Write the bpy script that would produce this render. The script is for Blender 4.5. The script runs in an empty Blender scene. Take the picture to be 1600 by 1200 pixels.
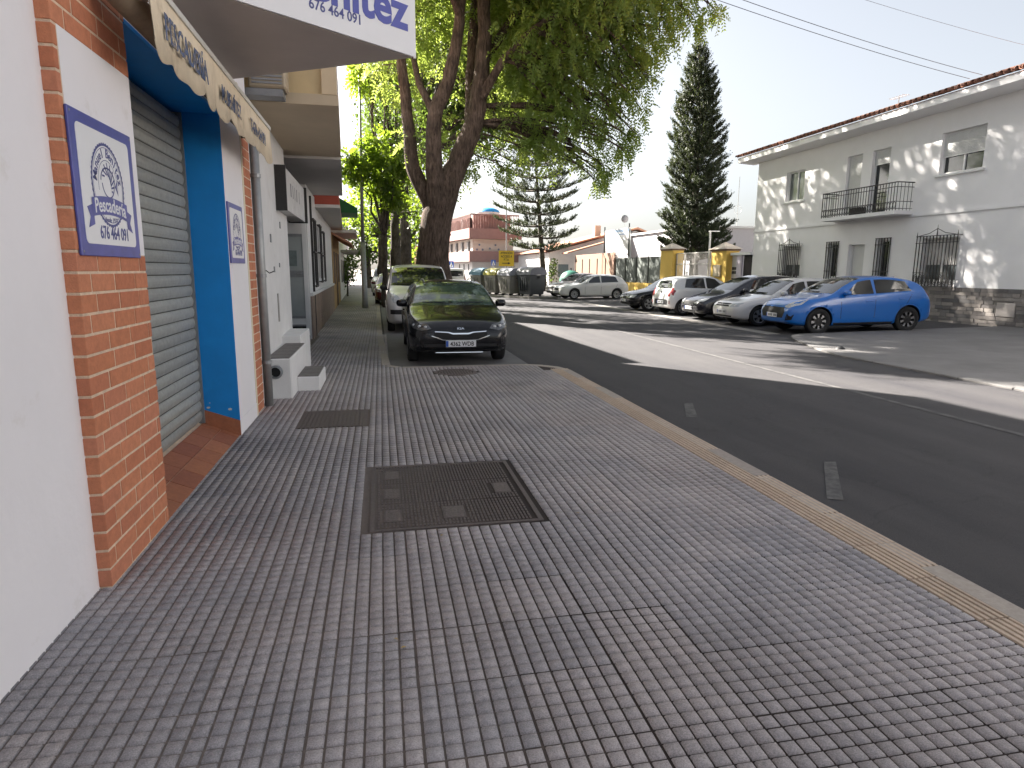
import bpy, bmesh, math, random
import numpy as np
from mathutils import Vector, Matrix
from mathutils.bvhtree import BVHTree
from mathutils.geometry import delaunay_2d_cdt

random.seed(7)
rng = np.random.default_rng(7)
SC = bpy.context.scene
COL = SC.collection
PI = math.pi
R = math.radians

# ------------------------------------------------------------------ camera
CAM_H = 1.6
PITCH, YAW, ROLL = R(10.07), R(11.48), R(0.4)
FPX = 1000.0                      # focal length in pixels of a 1600 px wide picture
F_ = Vector((math.sin(YAW) * math.cos(PITCH), math.cos(YAW) * math.cos(PITCH), -math.sin(PITCH)))
R0 = Vector((math.cos(YAW), -math.sin(YAW), 0))
U0 = R0.cross(F_)
R_ = R0 * math.cos(ROLL) + U0 * math.sin(ROLL)
U_ = U0 * math.cos(ROLL) - R0 * math.sin(ROLL)
cam_data = bpy.data.cameras.new('camera')
cam = bpy.data.objects.new('camera', cam_data)
COL.objects.link(cam)
cam_data.sensor_width = 36
cam_data.lens = 36 * FPX / 1600
cam_data.clip_start = 0.05
cam_data.clip_end = 5000
mw = Matrix((R_, U_, -F_)).transposed().to_4x4()
mw.translation = (0, 0, CAM_H)
cam.matrix_world = mw
SC.camera = cam


def at(px, py, Y):
    """world point on the plane y = Y seen at a pixel of the 1600x1200 photograph"""
    d = F_ * FPX + R_ * (px - 800) + U_ * (600 - py)
    return Vector((0, 0, CAM_H)) + d * (Y / d.y)


# ------------------------------------------------------------------ light
SUN_AZ, SUN_EL = R(38), R(36)     # azimuth measured from +Y towards -X
to_sun = Vector((-math.sin(SUN_AZ) * math.cos(SUN_EL), math.cos(SUN_AZ) * math.cos(SUN_EL), math.sin(SUN_EL)))
world = bpy.data.worlds.new('World')
SC.world = world
world.use_nodes = True
wn = world.node_tree
wn.nodes.clear()
sky = wn.nodes.new('ShaderNodeTexSky')
sky.sky_type = 'NISHITA'
sky.sun_disc = False
sky.sun_elevation = SUN_EL
sky.sun_rotation = -SUN_AZ
sky.altitude = 30
sky.air_density = 1.0
sky.dust_density = 3.0
sky.ozone_density = 1.0
bg = wn.nodes.new('ShaderNodeBackground')
bg.inputs['Strength'].default_value = 0.037
hs = wn.nodes.new('ShaderNodeHueSaturation')
hs.inputs['Saturation'].default_value = 0.36
wo = wn.nodes.new('ShaderNodeOutputWorld')
wn.links.new(sky.outputs[0], hs.inputs['Color'])
wn.links.new(hs.outputs[0], bg.inputs['Color'])
wn.links.new(bg.outputs[0], wo.inputs[0])
sun_data = bpy.data.lights.new('sun', 'SUN')
sun_data.energy = 5.0
sun_data.angle = R(0.55)
sun_data.color = (1.0, 0.93, 0.84)
sun = bpy.data.objects.new('sun', sun_data)
COL.objects.link(sun)
sun.rotation_euler = to_sun.to_track_quat('Z', 'Y').to_euler()
sun.location = (-20, 30, 40)
SC.view_settings.view_transform = 'Standard'
SC.view_settings.look = 'None'
SC.view_settings.gamma = 1
SC.view_settings.use_curve_mapping = False
SC.view_settings.exposure = 2.68
SC.render.engine = 'CYCLES'
SC.cycles.use_denoising = True
SC.cycles.max_bounces = 6
SC.cycles.diffuse_bounces = 4
SC.cycles.glossy_bounces = 3
SC.cycles.transmission_bounces = 4
SC.cycles.transparent_max_bounces = 6
SC.cycles.caustics_reflective = False
SC.cycles.caustics_refractive = False
SC.cycles.sample_clamp_indirect = 6

# ------------------------------------------------------------------ materials
MATS = {}


def new_mat(name):
    m = bpy.data.materials.new(name)
    m.use_nodes = True
    nt = m.node_tree
    return m, nt, nt.nodes['Principled BSDF']


def nd(nt, typ, **kw):
    n = nt.nodes.new(typ)
    for k, v in kw.items():
        if k in n.inputs:
            n.inputs[k].default_value = v
        else:
            setattr(n, k, v)
    return n


def M(name, col, rough=.65, var=.12, scale=5., bump=0., bscale=80., metal=0., spec=.5, coat=0., col2=None, thr=.55, soft=.15, c2scale=2.5):
    """plain procedural material: colour with noise variation, optional second colour in patches, fine bump"""
    if name in MATS:
        return MATS[name]
    m, nt, b = new_mat(name)
    L = nt.links.new
    geo = nd(nt, 'ShaderNodeNewGeometry')
    n1 = nd(nt, 'ShaderNodeTexNoise', Scale=scale, Detail=6., Roughness=.65)
    L(geo.outputs['Position'], n1.inputs['Vector'])
    mix = nd(nt, 'ShaderNodeMix', data_type='RGBA')
    mix.inputs['A'].default_value = [c * (1 - var) for c in col] + [1]
    mix.inputs['B'].default_value = [min(1, c * (1 + var)) for c in col] + [1]
    mr = nd(nt, 'ShaderNodeMapRange')
    mr.inputs[1].default_value = .3
    mr.inputs[2].default_value = .7
    L(n1.outputs['Fac'], mr.inputs[0])
    L(mr.outputs[0], mix.inputs['Factor'])
    out = mix.outputs['Result']
    if col2 is not None:
        n2 = nd(nt, 'ShaderNodeTexNoise', Scale=c2scale, Detail=8., Roughness=.7)
        L(geo.outputs['Position'], n2.inputs['Vector'])
        mr2 = nd(nt, 'ShaderNodeMapRange')
        mr2.inputs[1].default_value = thr
        mr2.inputs[2].default_value = thr + soft
        L(n2.outputs['Fac'], mr2.inputs[0])
        mx = nd(nt, 'ShaderNodeMix', data_type='RGBA')
        mx.inputs['B'].default_value = list(col2) + [1]
        L(out, mx.inputs['A'])
        L(mr2.outputs[0], mx.inputs['Factor'])
        out = mx.outputs['Result']
    L(out, b.inputs['Base Color'])
    b.inputs['Roughness'].default_value = rough
    b.inputs['Metallic'].default_value = metal
    b.inputs['Specular IOR Level'].default_value = spec
    if coat:
        b.inputs['Coat Weight'].default_value = coat
        b.inputs['Coat Roughness'].default_value = .03
    if bump:
        n3 = nd(nt, 'ShaderNodeTexNoise', Scale=bscale, Detail=4.)
        L(geo.outputs['Position'], n3.inputs['Vector'])
        bp = nd(nt, 'ShaderNodeBump', Strength=bump, Distance=.01)
        L(n3.outputs['Fac'], bp.inputs['Height'])
        L(bp.outputs[0], b.inputs['Normal'])
    MATS[name] = m
    return m


def M_piece(name, cols, rough=.85, bump=.3, bscale=90., hue=.0):
    """material of single pieces: colour picked per object, with fine grain"""
    m, nt, b = new_mat(name)
    L = nt.links.new
    oi = nd(nt, 'ShaderNodeObjectInfo')
    cr = nd(nt, 'ShaderNodeValToRGB')
    cr.color_ramp.interpolation = 'LINEAR'
    e = cr.color_ramp.elements
    while len(e) < len(cols):
        e.new(.5)
    for i, c in enumerate(cols):
        e[i].position = i / max(1, len(cols) - 1)
        e[i].color = list(c) + [1]
    L(oi.outputs['Random'], cr.inputs[0])
    geo = nd(nt, 'ShaderNodeNewGeometry')
    n1 = nd(nt, 'ShaderNodeTexNoise', Scale=22., Detail=7., Roughness=.7)
    L(geo.outputs['Position'], n1.inputs['Vector'])
    mr = nd(nt, 'ShaderNodeMapRange')
    mr.inputs[1].default_value = .25
    mr.inputs[2].default_value = .75
    mr.inputs[3].default_value = .78
    mr.inputs[4].default_value = 1.15
    L(n1.outputs['Fac'], mr.inputs[0])
    mx = nd(nt, 'ShaderNodeMix', data_type='RGBA', blend_type='MULTIPLY')
    mx.inputs['Factor'].default_value = 1
    L(cr.outputs[0], mx.inputs['A'])
    L(mr.outputs[0], mx.inputs['B'])
    L(mx.outputs['Result'], b.inputs['Base Color'])
    b.inputs['Roughness'].default_value = rough
    n3 = nd(nt, 'ShaderNodeTexNoise', Scale=bscale, Detail=4.)
    L(geo.outputs['Position'], n3.inputs['Vector'])
    bp = nd(nt, 'ShaderNodeBump', Strength=bump, Distance=.008)
    L(n3.outputs['Fac'], bp.inputs['Height'])
    L(bp.outputs[0], b.inputs['Normal'])
    MATS[name] = m
    return m


def M_leaf(name, c1, c2, trans, tw=.5):
    m, nt, b = new_mat(name)
    nt.nodes.remove(b)
    L = nt.links.new
    out = nt.nodes['Material Output']
    geo = nd(nt, 'ShaderNodeNewGeometry')
    cr = nd(nt, 'ShaderNodeMix', data_type='RGBA')
    cr.inputs['A'].default_value = list(c1) + [1]
    cr.inputs['B'].default_value = list(c2) + [1]
    L(geo.outputs['Random Per Island'], cr.inputs['Factor'])
    pr = nd(nt, 'ShaderNodeBsdfPrincipled', Roughness=.55)
    L(cr.outputs['Result'], pr.inputs['Base Color'])
    tr = nd(nt, 'ShaderNodeBsdfTranslucent')
    tr.inputs['Color'].default_value = list(trans) + [1]
    ms = nd(nt, 'ShaderNodeMixShader')
    ms.inputs[0].default_value = tw
    L(pr.outputs[0], ms.inputs[1])
    L(tr.outputs[0], ms.inputs[2])
    L(ms.outputs[0], out.inputs[0])
    MATS[name] = m
    return m


def M_tiles(name, dark, light, groove=False, far=False):
    """cement pavement tiles: 20 cm tiles of nine raised squares; tone per tile and per square from the world position"""
    m, nt, b = new_mat(name)
    L = nt.links.new
    geo = nd(nt, 'ShaderNodeNewGeometry')

    def cell(size):
        sc = nd(nt, 'ShaderNodeVectorMath', operation='SCALE')
        sc.inputs['Scale'].default_value = 1 / size
        L(geo.outputs['Position'], sc.inputs[0])
        ad = nd(nt, 'ShaderNodeVectorMath', operation='ADD')
        ad.inputs[1].default_value = (1.5 / size, -.28 / size, 50.5)
        L(sc.outputs[0], ad.inputs[0])
        fl = nd(nt, 'ShaderNodeVectorMath', operation='FLOOR')
        L(ad.outputs[0], fl.inputs[0])
        sx = nd(nt, 'ShaderNodeSeparateXYZ')
        L(fl.outputs[0], sx.inputs[0])
        cb = nd(nt, 'ShaderNodeCombineXYZ')
        L(sx.outputs[0], cb.inputs[0])
        L(sx.outputs[1], cb.inputs[1])
        wnz = nd(nt, 'ShaderNodeTexWhiteNoise')
        wnz.noise_dimensions = '2D'
        L(cb.outputs[0], wnz.inputs['Vector'])
        return wnz.outputs['Value'], ad
    v1, _ = cell(.4)
    v2, adv = cell(.2 / 3)
    big = nd(nt, 'ShaderNodeTexNoise', Scale=.75, Detail=5., Roughness=.6)
    L(geo.outputs['Position'], big.inputs['Vector'])
    fine = nd(nt, 'ShaderNodeTexNoise', Scale=55., Detail=6., Roughness=.75)
    L(geo.outputs['Position'], fine.inputs['Vector'])

    def mad(a, k, c):
        n = nd(nt, 'ShaderNodeMath', operation='MULTIPLY_ADD')
        L(a, n.inputs[0])
        n.inputs[1].default_value = k
        if isinstance(c, float):
            n.inputs[2].default_value = c
        else:
            L(c, n.inputs[2])
        return n.outputs[0]
    f = mad(v1, .16, -.52)
    f = mad(v2, .15, f)
    f = mad(big.outputs['Fac'], 1.1, f)
    f = mad(fine.outputs['Fac'], .75, f)
    mix = nd(nt, 'ShaderNodeMix', data_type='RGBA')
    mix.inputs['A'].default_value = list(dark) + [1]
    mix.inputs['B'].default_value = list(light) + [1]
    L(f, mix.inputs['Factor'])
    # tint patches: some tiles bluish, some brownish
    t2 = nd(nt, 'ShaderNodeTexNoise', Scale=.5, Detail=3.)
    L(geo.outputs['Position'], t2.inputs['Vector'])
    tm = nd(nt, 'ShaderNodeMix', data_type='RGBA')
    tm.inputs['A'].default_value = (.95, .99, 1.04, 1)
    tm.inputs['B'].default_value = (1.03, .995, .97, 1)
    tf = mad(v1, .5, -.75)
    tf = mad(t2.outputs['Fac'], 2.0, tf)
    L(tf, tm.inputs['Factor'])
    mu = nd(nt, 'ShaderNodeMix', data_type='RGBA', blend_type='MULTIPLY')
    mu.inputs['Factor'].default_value = 1
    L(mix.outputs['Result'], mu.inputs['A'])
    L(tm.outputs['Result'], mu.inputs['B'])
    base_out = mu.outputs['Result']
    if groove:          # pale dust in the joints near the wall, dark dirt towards the road
        sx3 = nd(nt, 'ShaderNodeSeparateXYZ')
        L(geo.outputs['Position'], sx3.inputs[0])
        mrx = nd(nt, 'ShaderNodeMapRange')
        mrx.inputs[1].default_value, mrx.inputs[2].default_value, mrx.inputs[3].default_value, mrx.inputs[4].default_value = -.6, 1.2, .55, -.25
        L(sx3.outputs[0], mrx.inputs[0])
        fx_ = mad(big.outputs['Fac'], .9, mrx.outputs[0])
        fx_ = mad(fine.outputs['Fac'], .5, fx_)
        n_ = nd(nt, 'ShaderNodeMath', operation='SUBTRACT')
        n_.use_clamp = True
        L(fx_, n_.inputs[0])
        n_.inputs[1].default_value = .55
        L(n_.outputs[0], mix.inputs['Factor'])
    else:               # old gum and drip spots
        vo = nd(nt, 'ShaderNodeTexVoronoi', Scale=3.1)
        L(geo.outputs['Position'], vo.inputs['Vector'])
        sp = nd(nt, 'ShaderNodeMapRange')
        sp.inputs[1].default_value, sp.inputs[2].default_value, sp.inputs[3].default_value, sp.inputs[4].default_value = .030, .042, .62, 1.
        L(vo.outputs['Distance'], sp.inputs[0])
        gr = nd(nt, 'ShaderNodeTexNoise', Scale=190., Detail=3., Roughness=.8)
        L(geo.outputs['Position'], gr.inputs['Vector'])
        gm = nd(nt, 'ShaderNodeMapRange')
        gm.inputs[1].default_value, gm.inputs[2].default_value, gm.inputs[3].default_value, gm.inputs[4].default_value = .3, .7, .62, 1.36
        L(gr.outputs['Fac'], gm.inputs[0])
        mm = nd(nt, 'ShaderNodeMath', operation='MULTIPLY')
        L(sp.outputs[0], mm.inputs[0])
        L(gm.outputs[0], mm.inputs[1])
        m3 = nd(nt, 'ShaderNodeMix', data_type='RGBA', blend_type='MULTIPLY')
        m3.inputs['Factor'].default_value = 1
        L(base_out, m3.inputs['A'])
        L(mm.outputs[0], m3.inputs['B'])
        base_out = m3.outputs['Result']
    L(base_out, b.inputs['Base Color'])
    b.inputs['Roughness'].default_value = .62 if not groove else .9
    b.inputs['Specular IOR Level'].default_value = .35
    bp = nd(nt, 'ShaderNodeBump', Strength=.35, Distance=.004)
    h = fine.outputs['Fac']
    if far:
        fr = nd(nt, 'ShaderNodeVectorMath', operation='FRACTION')
        L(adv.outputs[0], fr.inputs[0])
        sx = nd(nt, 'ShaderNodeSeparateXYZ')
        L(fr.outputs[0], sx.inputs[0])
        gs = []
        for k in (0, 1):
            lt = nd(nt, 'ShaderNodeMath', operation='GREATER_THAN')
            L(sx.outputs[k], lt.inputs[0])
            lt.inputs[1].default_value = .14
            gs.append(lt.outputs[0])
        mn = nd(nt, 'ShaderNodeMath', operation='MINIMUM')
        L(gs[0], mn.inputs[0])
        L(gs[1], mn.inputs[1])
        h = mn.outputs[0]
    L(h, bp.inputs['Height'])
    L(bp.outputs[0], b.inputs['Normal'])
    MATS[name] = m
    return m


WHITE = M('white_render', (.83, .805, .822), .85, .03, 1.3, bump=.35, bscale=14, col2=(.70, .665, .64), thr=.60, soft=.16, c2scale=2.3)
WHITE2 = M('white_render_old', (.74, .73, .72), .9, .06, 2., bump=.2, bscale=60, col2=(.60, .58, .55), thr=.6, soft=.15, c2scale=3.2)
CREAM = M('cream_edge', (.74, .66, .5), .85, .06, 6, bump=.2)
MORTAR = M('mortar', (.70, .54, .40), .95, .18, 18, bump=.5, bscale=120)
BRICKM = M_piece('brick_clay', [(.54, .20, .10), (.60, .235, .125), (.48, .165, .085), (.57, .225, .13)], .85, .35, 130)
BLUE = M('blue_paint', (.004, .26, .72), .5, .07, 3, bump=.08, bscale=40, col2=(.006, .29, .77), thr=.55)
SLATM = M_piece('shutter_metal', [(.30, .305, .285), (.345, .35, .325), (.275, .28, .262)], .5, .12, 40)
TERRA = M_piece('terracotta_tile', [(.36, .13, .065), (.42, .16, .08), (.30, .10, .055)], .6, .2, 60)
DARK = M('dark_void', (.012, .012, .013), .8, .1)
BLACKP = M('black_plastic', (.018, .018, .020), .55, .15, 20, bump=.1)
GREYMETAL = M('grey_metal', (.30, .31, .32), .45, .12, 12, metal=.6, bump=.05)
GALV = M('galvanised', (.36, .37, .37), .5, .12, 9, metal=.5, bump=.05)
IRON = M('black_iron', (.022, .020, .020), .55, .15, 30, bump=.1)
SIGNW = M('sign_white', (.80, .80, .82), .35, .02)
SIGNB = M('sign_blue', (.075, .085, .34), .35, .18, 9)
SIGNB2 = M('sign_ink', (.06, .07, .25), .4, .1, 30)
def M_asphalt():
    m, nt, b = new_mat('asphalt')
    L = nt.links.new
    geo = nd(nt, 'ShaderNodeNewGeometry')
    mp = nd(nt, 'ShaderNodeMapping')
    mp.inputs['Scale'].default_value = (1, .09, 1)
    L(geo.outputs['Position'], mp.inputs['Vector'])
    tr = nd(nt, 'ShaderNodeTexNoise', Scale=1.5, Detail=7., Roughness=.6)      # wheel tracks and drag streaks
    L(mp.outputs[0], tr.inputs['Vector'])
    bl = nd(nt, 'ShaderNodeTexNoise', Scale=.55, Detail=6., Roughness=.65)     # patches
    L(geo.outputs['Position'], bl.inputs['Vector'])
    gr = nd(nt, 'ShaderNodeTexNoise', Scale=95., Detail=4., Roughness=.8)      # aggregate
    L(geo.outputs['Position'], gr.inputs['Vector'])
    def mad(a, k, c):
        n = nd(nt, 'ShaderNodeMath', operation='MULTIPLY_ADD')
        L(a, n.inputs[0])
        n.inputs[1].default_value = k
        if isinstance(c, float):
            n.inputs[2].default_value = c
        else:
            L(c, n.inputs[2])
        return n.outputs[0]
    f = mad(tr.outputs['Fac'], 1.7, -1.25)
    f = mad(bl.outputs['Fac'], .9, f)
    f = mad(gr.outputs['Fac'], .9, f)
    mx = nd(nt, 'ShaderNodeMix', data_type='RGBA')
    mx.inputs['A'].default_value = (.027, .026, .032, 1)
    mx.inputs['B'].default_value = (.064, .061, .063, 1)
    L(f, mx.inputs['Factor'])
    vo = nd(nt, 'ShaderNodeTexVoronoi', Scale=.42)                             # a few sealed cracks
    vo.feature = 'DISTANCE_TO_EDGE'
    wv = nd(nt, 'ShaderNodeTexNoise', Scale=1.6, Detail=5.)
    L(geo.outputs['Position'], wv.inputs['Vector'])
    av = nd(nt, 'ShaderNodeVectorMath', operation='ADD')
    L(geo.outputs['Position'], av.inputs[0])
    L(wv.outputs['Color'], av.inputs[1])
    L(av.outputs[0], vo.inputs['Vector'])
    ck = nd(nt, 'ShaderNodeMapRange')
    ck.inputs[1].default_value, ck.inputs[2].default_value, ck.inputs[3].default_value, ck.inputs[4].default_value = .002, .006, .82, 1.
    L(vo.outputs['Distance'], ck.inputs[0])
    m2 = nd(nt, 'ShaderNodeMix', data_type='RGBA', blend_type='MULTIPLY')
    m2.inputs['Factor'].default_value = 1
    L(mx.outputs['Result'], m2.inputs['A'])
    L(ck.outputs[0], m2.inputs['B'])
    L(m2.outputs['Result'], b.inputs['Base Color'])
    b.inputs['Roughness'].default_value = .88
    bp = nd(nt, 'ShaderNodeBump', Strength=.8, Distance=.012)
    L(gr.outputs['Fac'], bp.inputs['Height'])
    L(bp.outputs[0], b.inputs['Normal'])
    return m


ASPH = M_asphalt()
ASPH_ = M('asphalt_plain', (.045, .045, .050), .9, .28, 2.2, bump=.7, bscale=110, col2=(.070, .068, .067), thr=.5, soft=.2, c2scale=.6)
CONC = M('concrete', (.25, .235, .22), .9, .14, 2.2, bump=.3, bscale=70, col2=(.19, .175, .165), thr=.52, soft=.2, c2scale=1.1)
CONC2 = M('concrete_apron', (.17, .165, .163), .9, .14, 1.2, bump=.3, bscale=70, col2=(.125, .12, .12), thr=.5, soft=.25, c2scale=.7)
PAINTW = M('road_paint', (.105, .102, .100), .85, .3, 14, col2=(.046, .045, .048), thr=.42, soft=.22, c2scale=9)
GLASS = M('window_glass', (.018, .022, .024), .06, .1, spec=.8)
GLASSL = M('window_glass_pale', (.10, .115, .12), .08, .2, 3, spec=.9)
FRAMEW = M('white_frame', (.78, .78, .77), .4, .03)
BLIND = M('blind_plastic', (.62, .62, .61), .6, .04)
def M_bark(name, c1, c2, zs=.18, sc=16.):
    m, nt, b = new_mat(name)
    L = nt.links.new
    geo = nd(nt, 'ShaderNodeNewGeometry')
    mp = nd(nt, 'ShaderNodeMapping')
    mp.inputs['Scale'].default_value = (1, 1, zs)
    L(geo.outputs['Position'], mp.inputs['Vector'])
    n1 = nd(nt, 'ShaderNodeTexNoise', Scale=sc, Detail=8., Roughness=.7, Distortion=.6)
    L(mp.outputs[0], n1.inputs['Vector'])
    n2 = nd(nt, 'ShaderNodeTexNoise', Scale=2.2, Detail=5.)
    L(geo.outputs['Position'], n2.inputs['Vector'])
    cr = nd(nt, 'ShaderNodeValToRGB')
    cr.color_ramp.elements[0].position = .36
    cr.color_ramp.elements[1].position = .66
    cr.color_ramp.elements[0].color = list(c2) + [1]
    cr.color_ramp.elements[1].color = list(c1) + [1]
    L(n1.outputs['Fac'], cr.inputs[0])
    mr = nd(nt, 'ShaderNodeMapRange')
    mr.inputs[1].default_value, mr.inputs[2].default_value, mr.inputs[3].default_value, mr.inputs[4].default_value = .3, .7, .65, 1.3
    L(n2.outputs['Fac'], mr.inputs[0])
    mx = nd(nt, 'ShaderNodeMix', data_type='RGBA', blend_type='MULTIPLY')
    mx.inputs['Factor'].default_value = 1
    L(cr.outputs[0], mx.inputs['A'])
    L(mr.outputs[0], mx.inputs['B'])
    L(mx.outputs['Result'], b.inputs['Base Color'])
    b.inputs['Roughness'].default_value = .95
    b.inputs['Specular IOR Level'].default_value = .2
    bp = nd(nt, 'ShaderNodeBump', Strength=1., Distance=.06)
    L(n1.outputs['Fac'], bp.inputs['Height'])
    L(bp.outputs[0], b.inputs['Normal'])
    return m


TREEB = M_bark('bark', (.17, .125, .098), (.045, .032, .026))
TREEB_ = M('bark_plain', (.085, .064, .052), .95, .35, 7, bump=1.0, bscale=13, col2=(.04, .030, .025), thr=.48, soft=.15, c2scale=8)
BARK2 = M_bark('bark_grey', (.15, .13, .11), (.05, .042, .036), .2, 22.)
YELLOW = M('yellow_render', (.72, .48, .11), .85, .05, 2., bump=.1)
PINK = M('pink_render', (.31, .185, .165), .85, .08, 3)
REDB = M('red_render', (.34, .07, .045), .85, .1, 4)
ROOFT = M_piece('roof_clay', [(.30, .135, .085), (.36, .17, .11), (.22, .11, .08), (.27, .15, .11)], .9, .3, 60)
ROOFS = M('roof_clay_sheet', (.40, .20, .13), .9, .15, 6, bump=.4, bscale=12)
TILE = M_tiles('cement_tile', (.155, .142, .144), (.47, .432, .428))
TILEG = M_tiles('cement_groove', (.035, .026, .023), (.27, .225, .195), groove=True)
TILEF = M_tiles('cement_tile_far', (.14, .125, .125), (.34, .31, .30), far=True)
TACT = M_piece('tactile_cement', [(.50, .39, .30), (.54, .43, .335), (.45, .355, .275)], .8, .35, 80)
TACTG = M('tactile_groove', (.17, .12, .085), .95, .3, 9, bump=.3)
KERBM = M_piece('kerb_cement', [(.36, .32, .28), (.42, .37, .32), (.33, .29, .26)], .85, .35, 70)
CASTM = M_piece('cast_cover', [(.115, .093, .088), (.128, .103, .097), (.106, .088, .084)], .7, .5, 70)
LEAF1 = M_leaf('leaf_big_tree', (.080, .140, .034), (.140, .205, .052), (.42, .52, .10), .52)
LEAF2 = M_leaf('leaf_street', (.040, .080, .014), (.085, .135, .022), (.30, .42, .035), .5)
LEAF3 = M_leaf('leaf_pine', (.022, .036, .018), (.048, .062, .026), (.07, .09, .025), .25)
LEAF4 = M_leaf('leaf_dark', (.035, .068, .018), (.070, .110, .026), (.18, .27, .04), .4)


# ------------------------------------------------------------------ helpers
def tag(o, label=None, cat=None, group=None, kind=None):
    for k, v in (('label', label), ('category', cat), ('group', group), ('kind', kind)):
        if v:
            o[k] = v
    return o


def empty(name, loc=(0, 0, 0), rz=0, label=None, cat=None, group=None):
    o = bpy.data.objects.new(name, None)
    o.empty_display_size = .2
    o.location = loc
    o.rotation_euler = (0, 0, rz)
    COL.objects.link(o)
    return tag(o, label, cat, group)


def link(name, me, parent=None, loc=None, local=False, rot=None):
    """link a mesh. Meshes in world coordinates under an Empty keep their place (local=False)."""
    o = bpy.data.objects.new(name, me)
    COL.objects.link(o)
    if loc is not None:
        o.location = loc
    if rot is not None:
        o.rotation_euler = rot
    if parent is not None:
        o.parent = parent
        if not local and parent.type == 'EMPTY':
            o.matrix_parent_inverse = Matrix.Translation(-Vector(parent.location))
    return o


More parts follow.
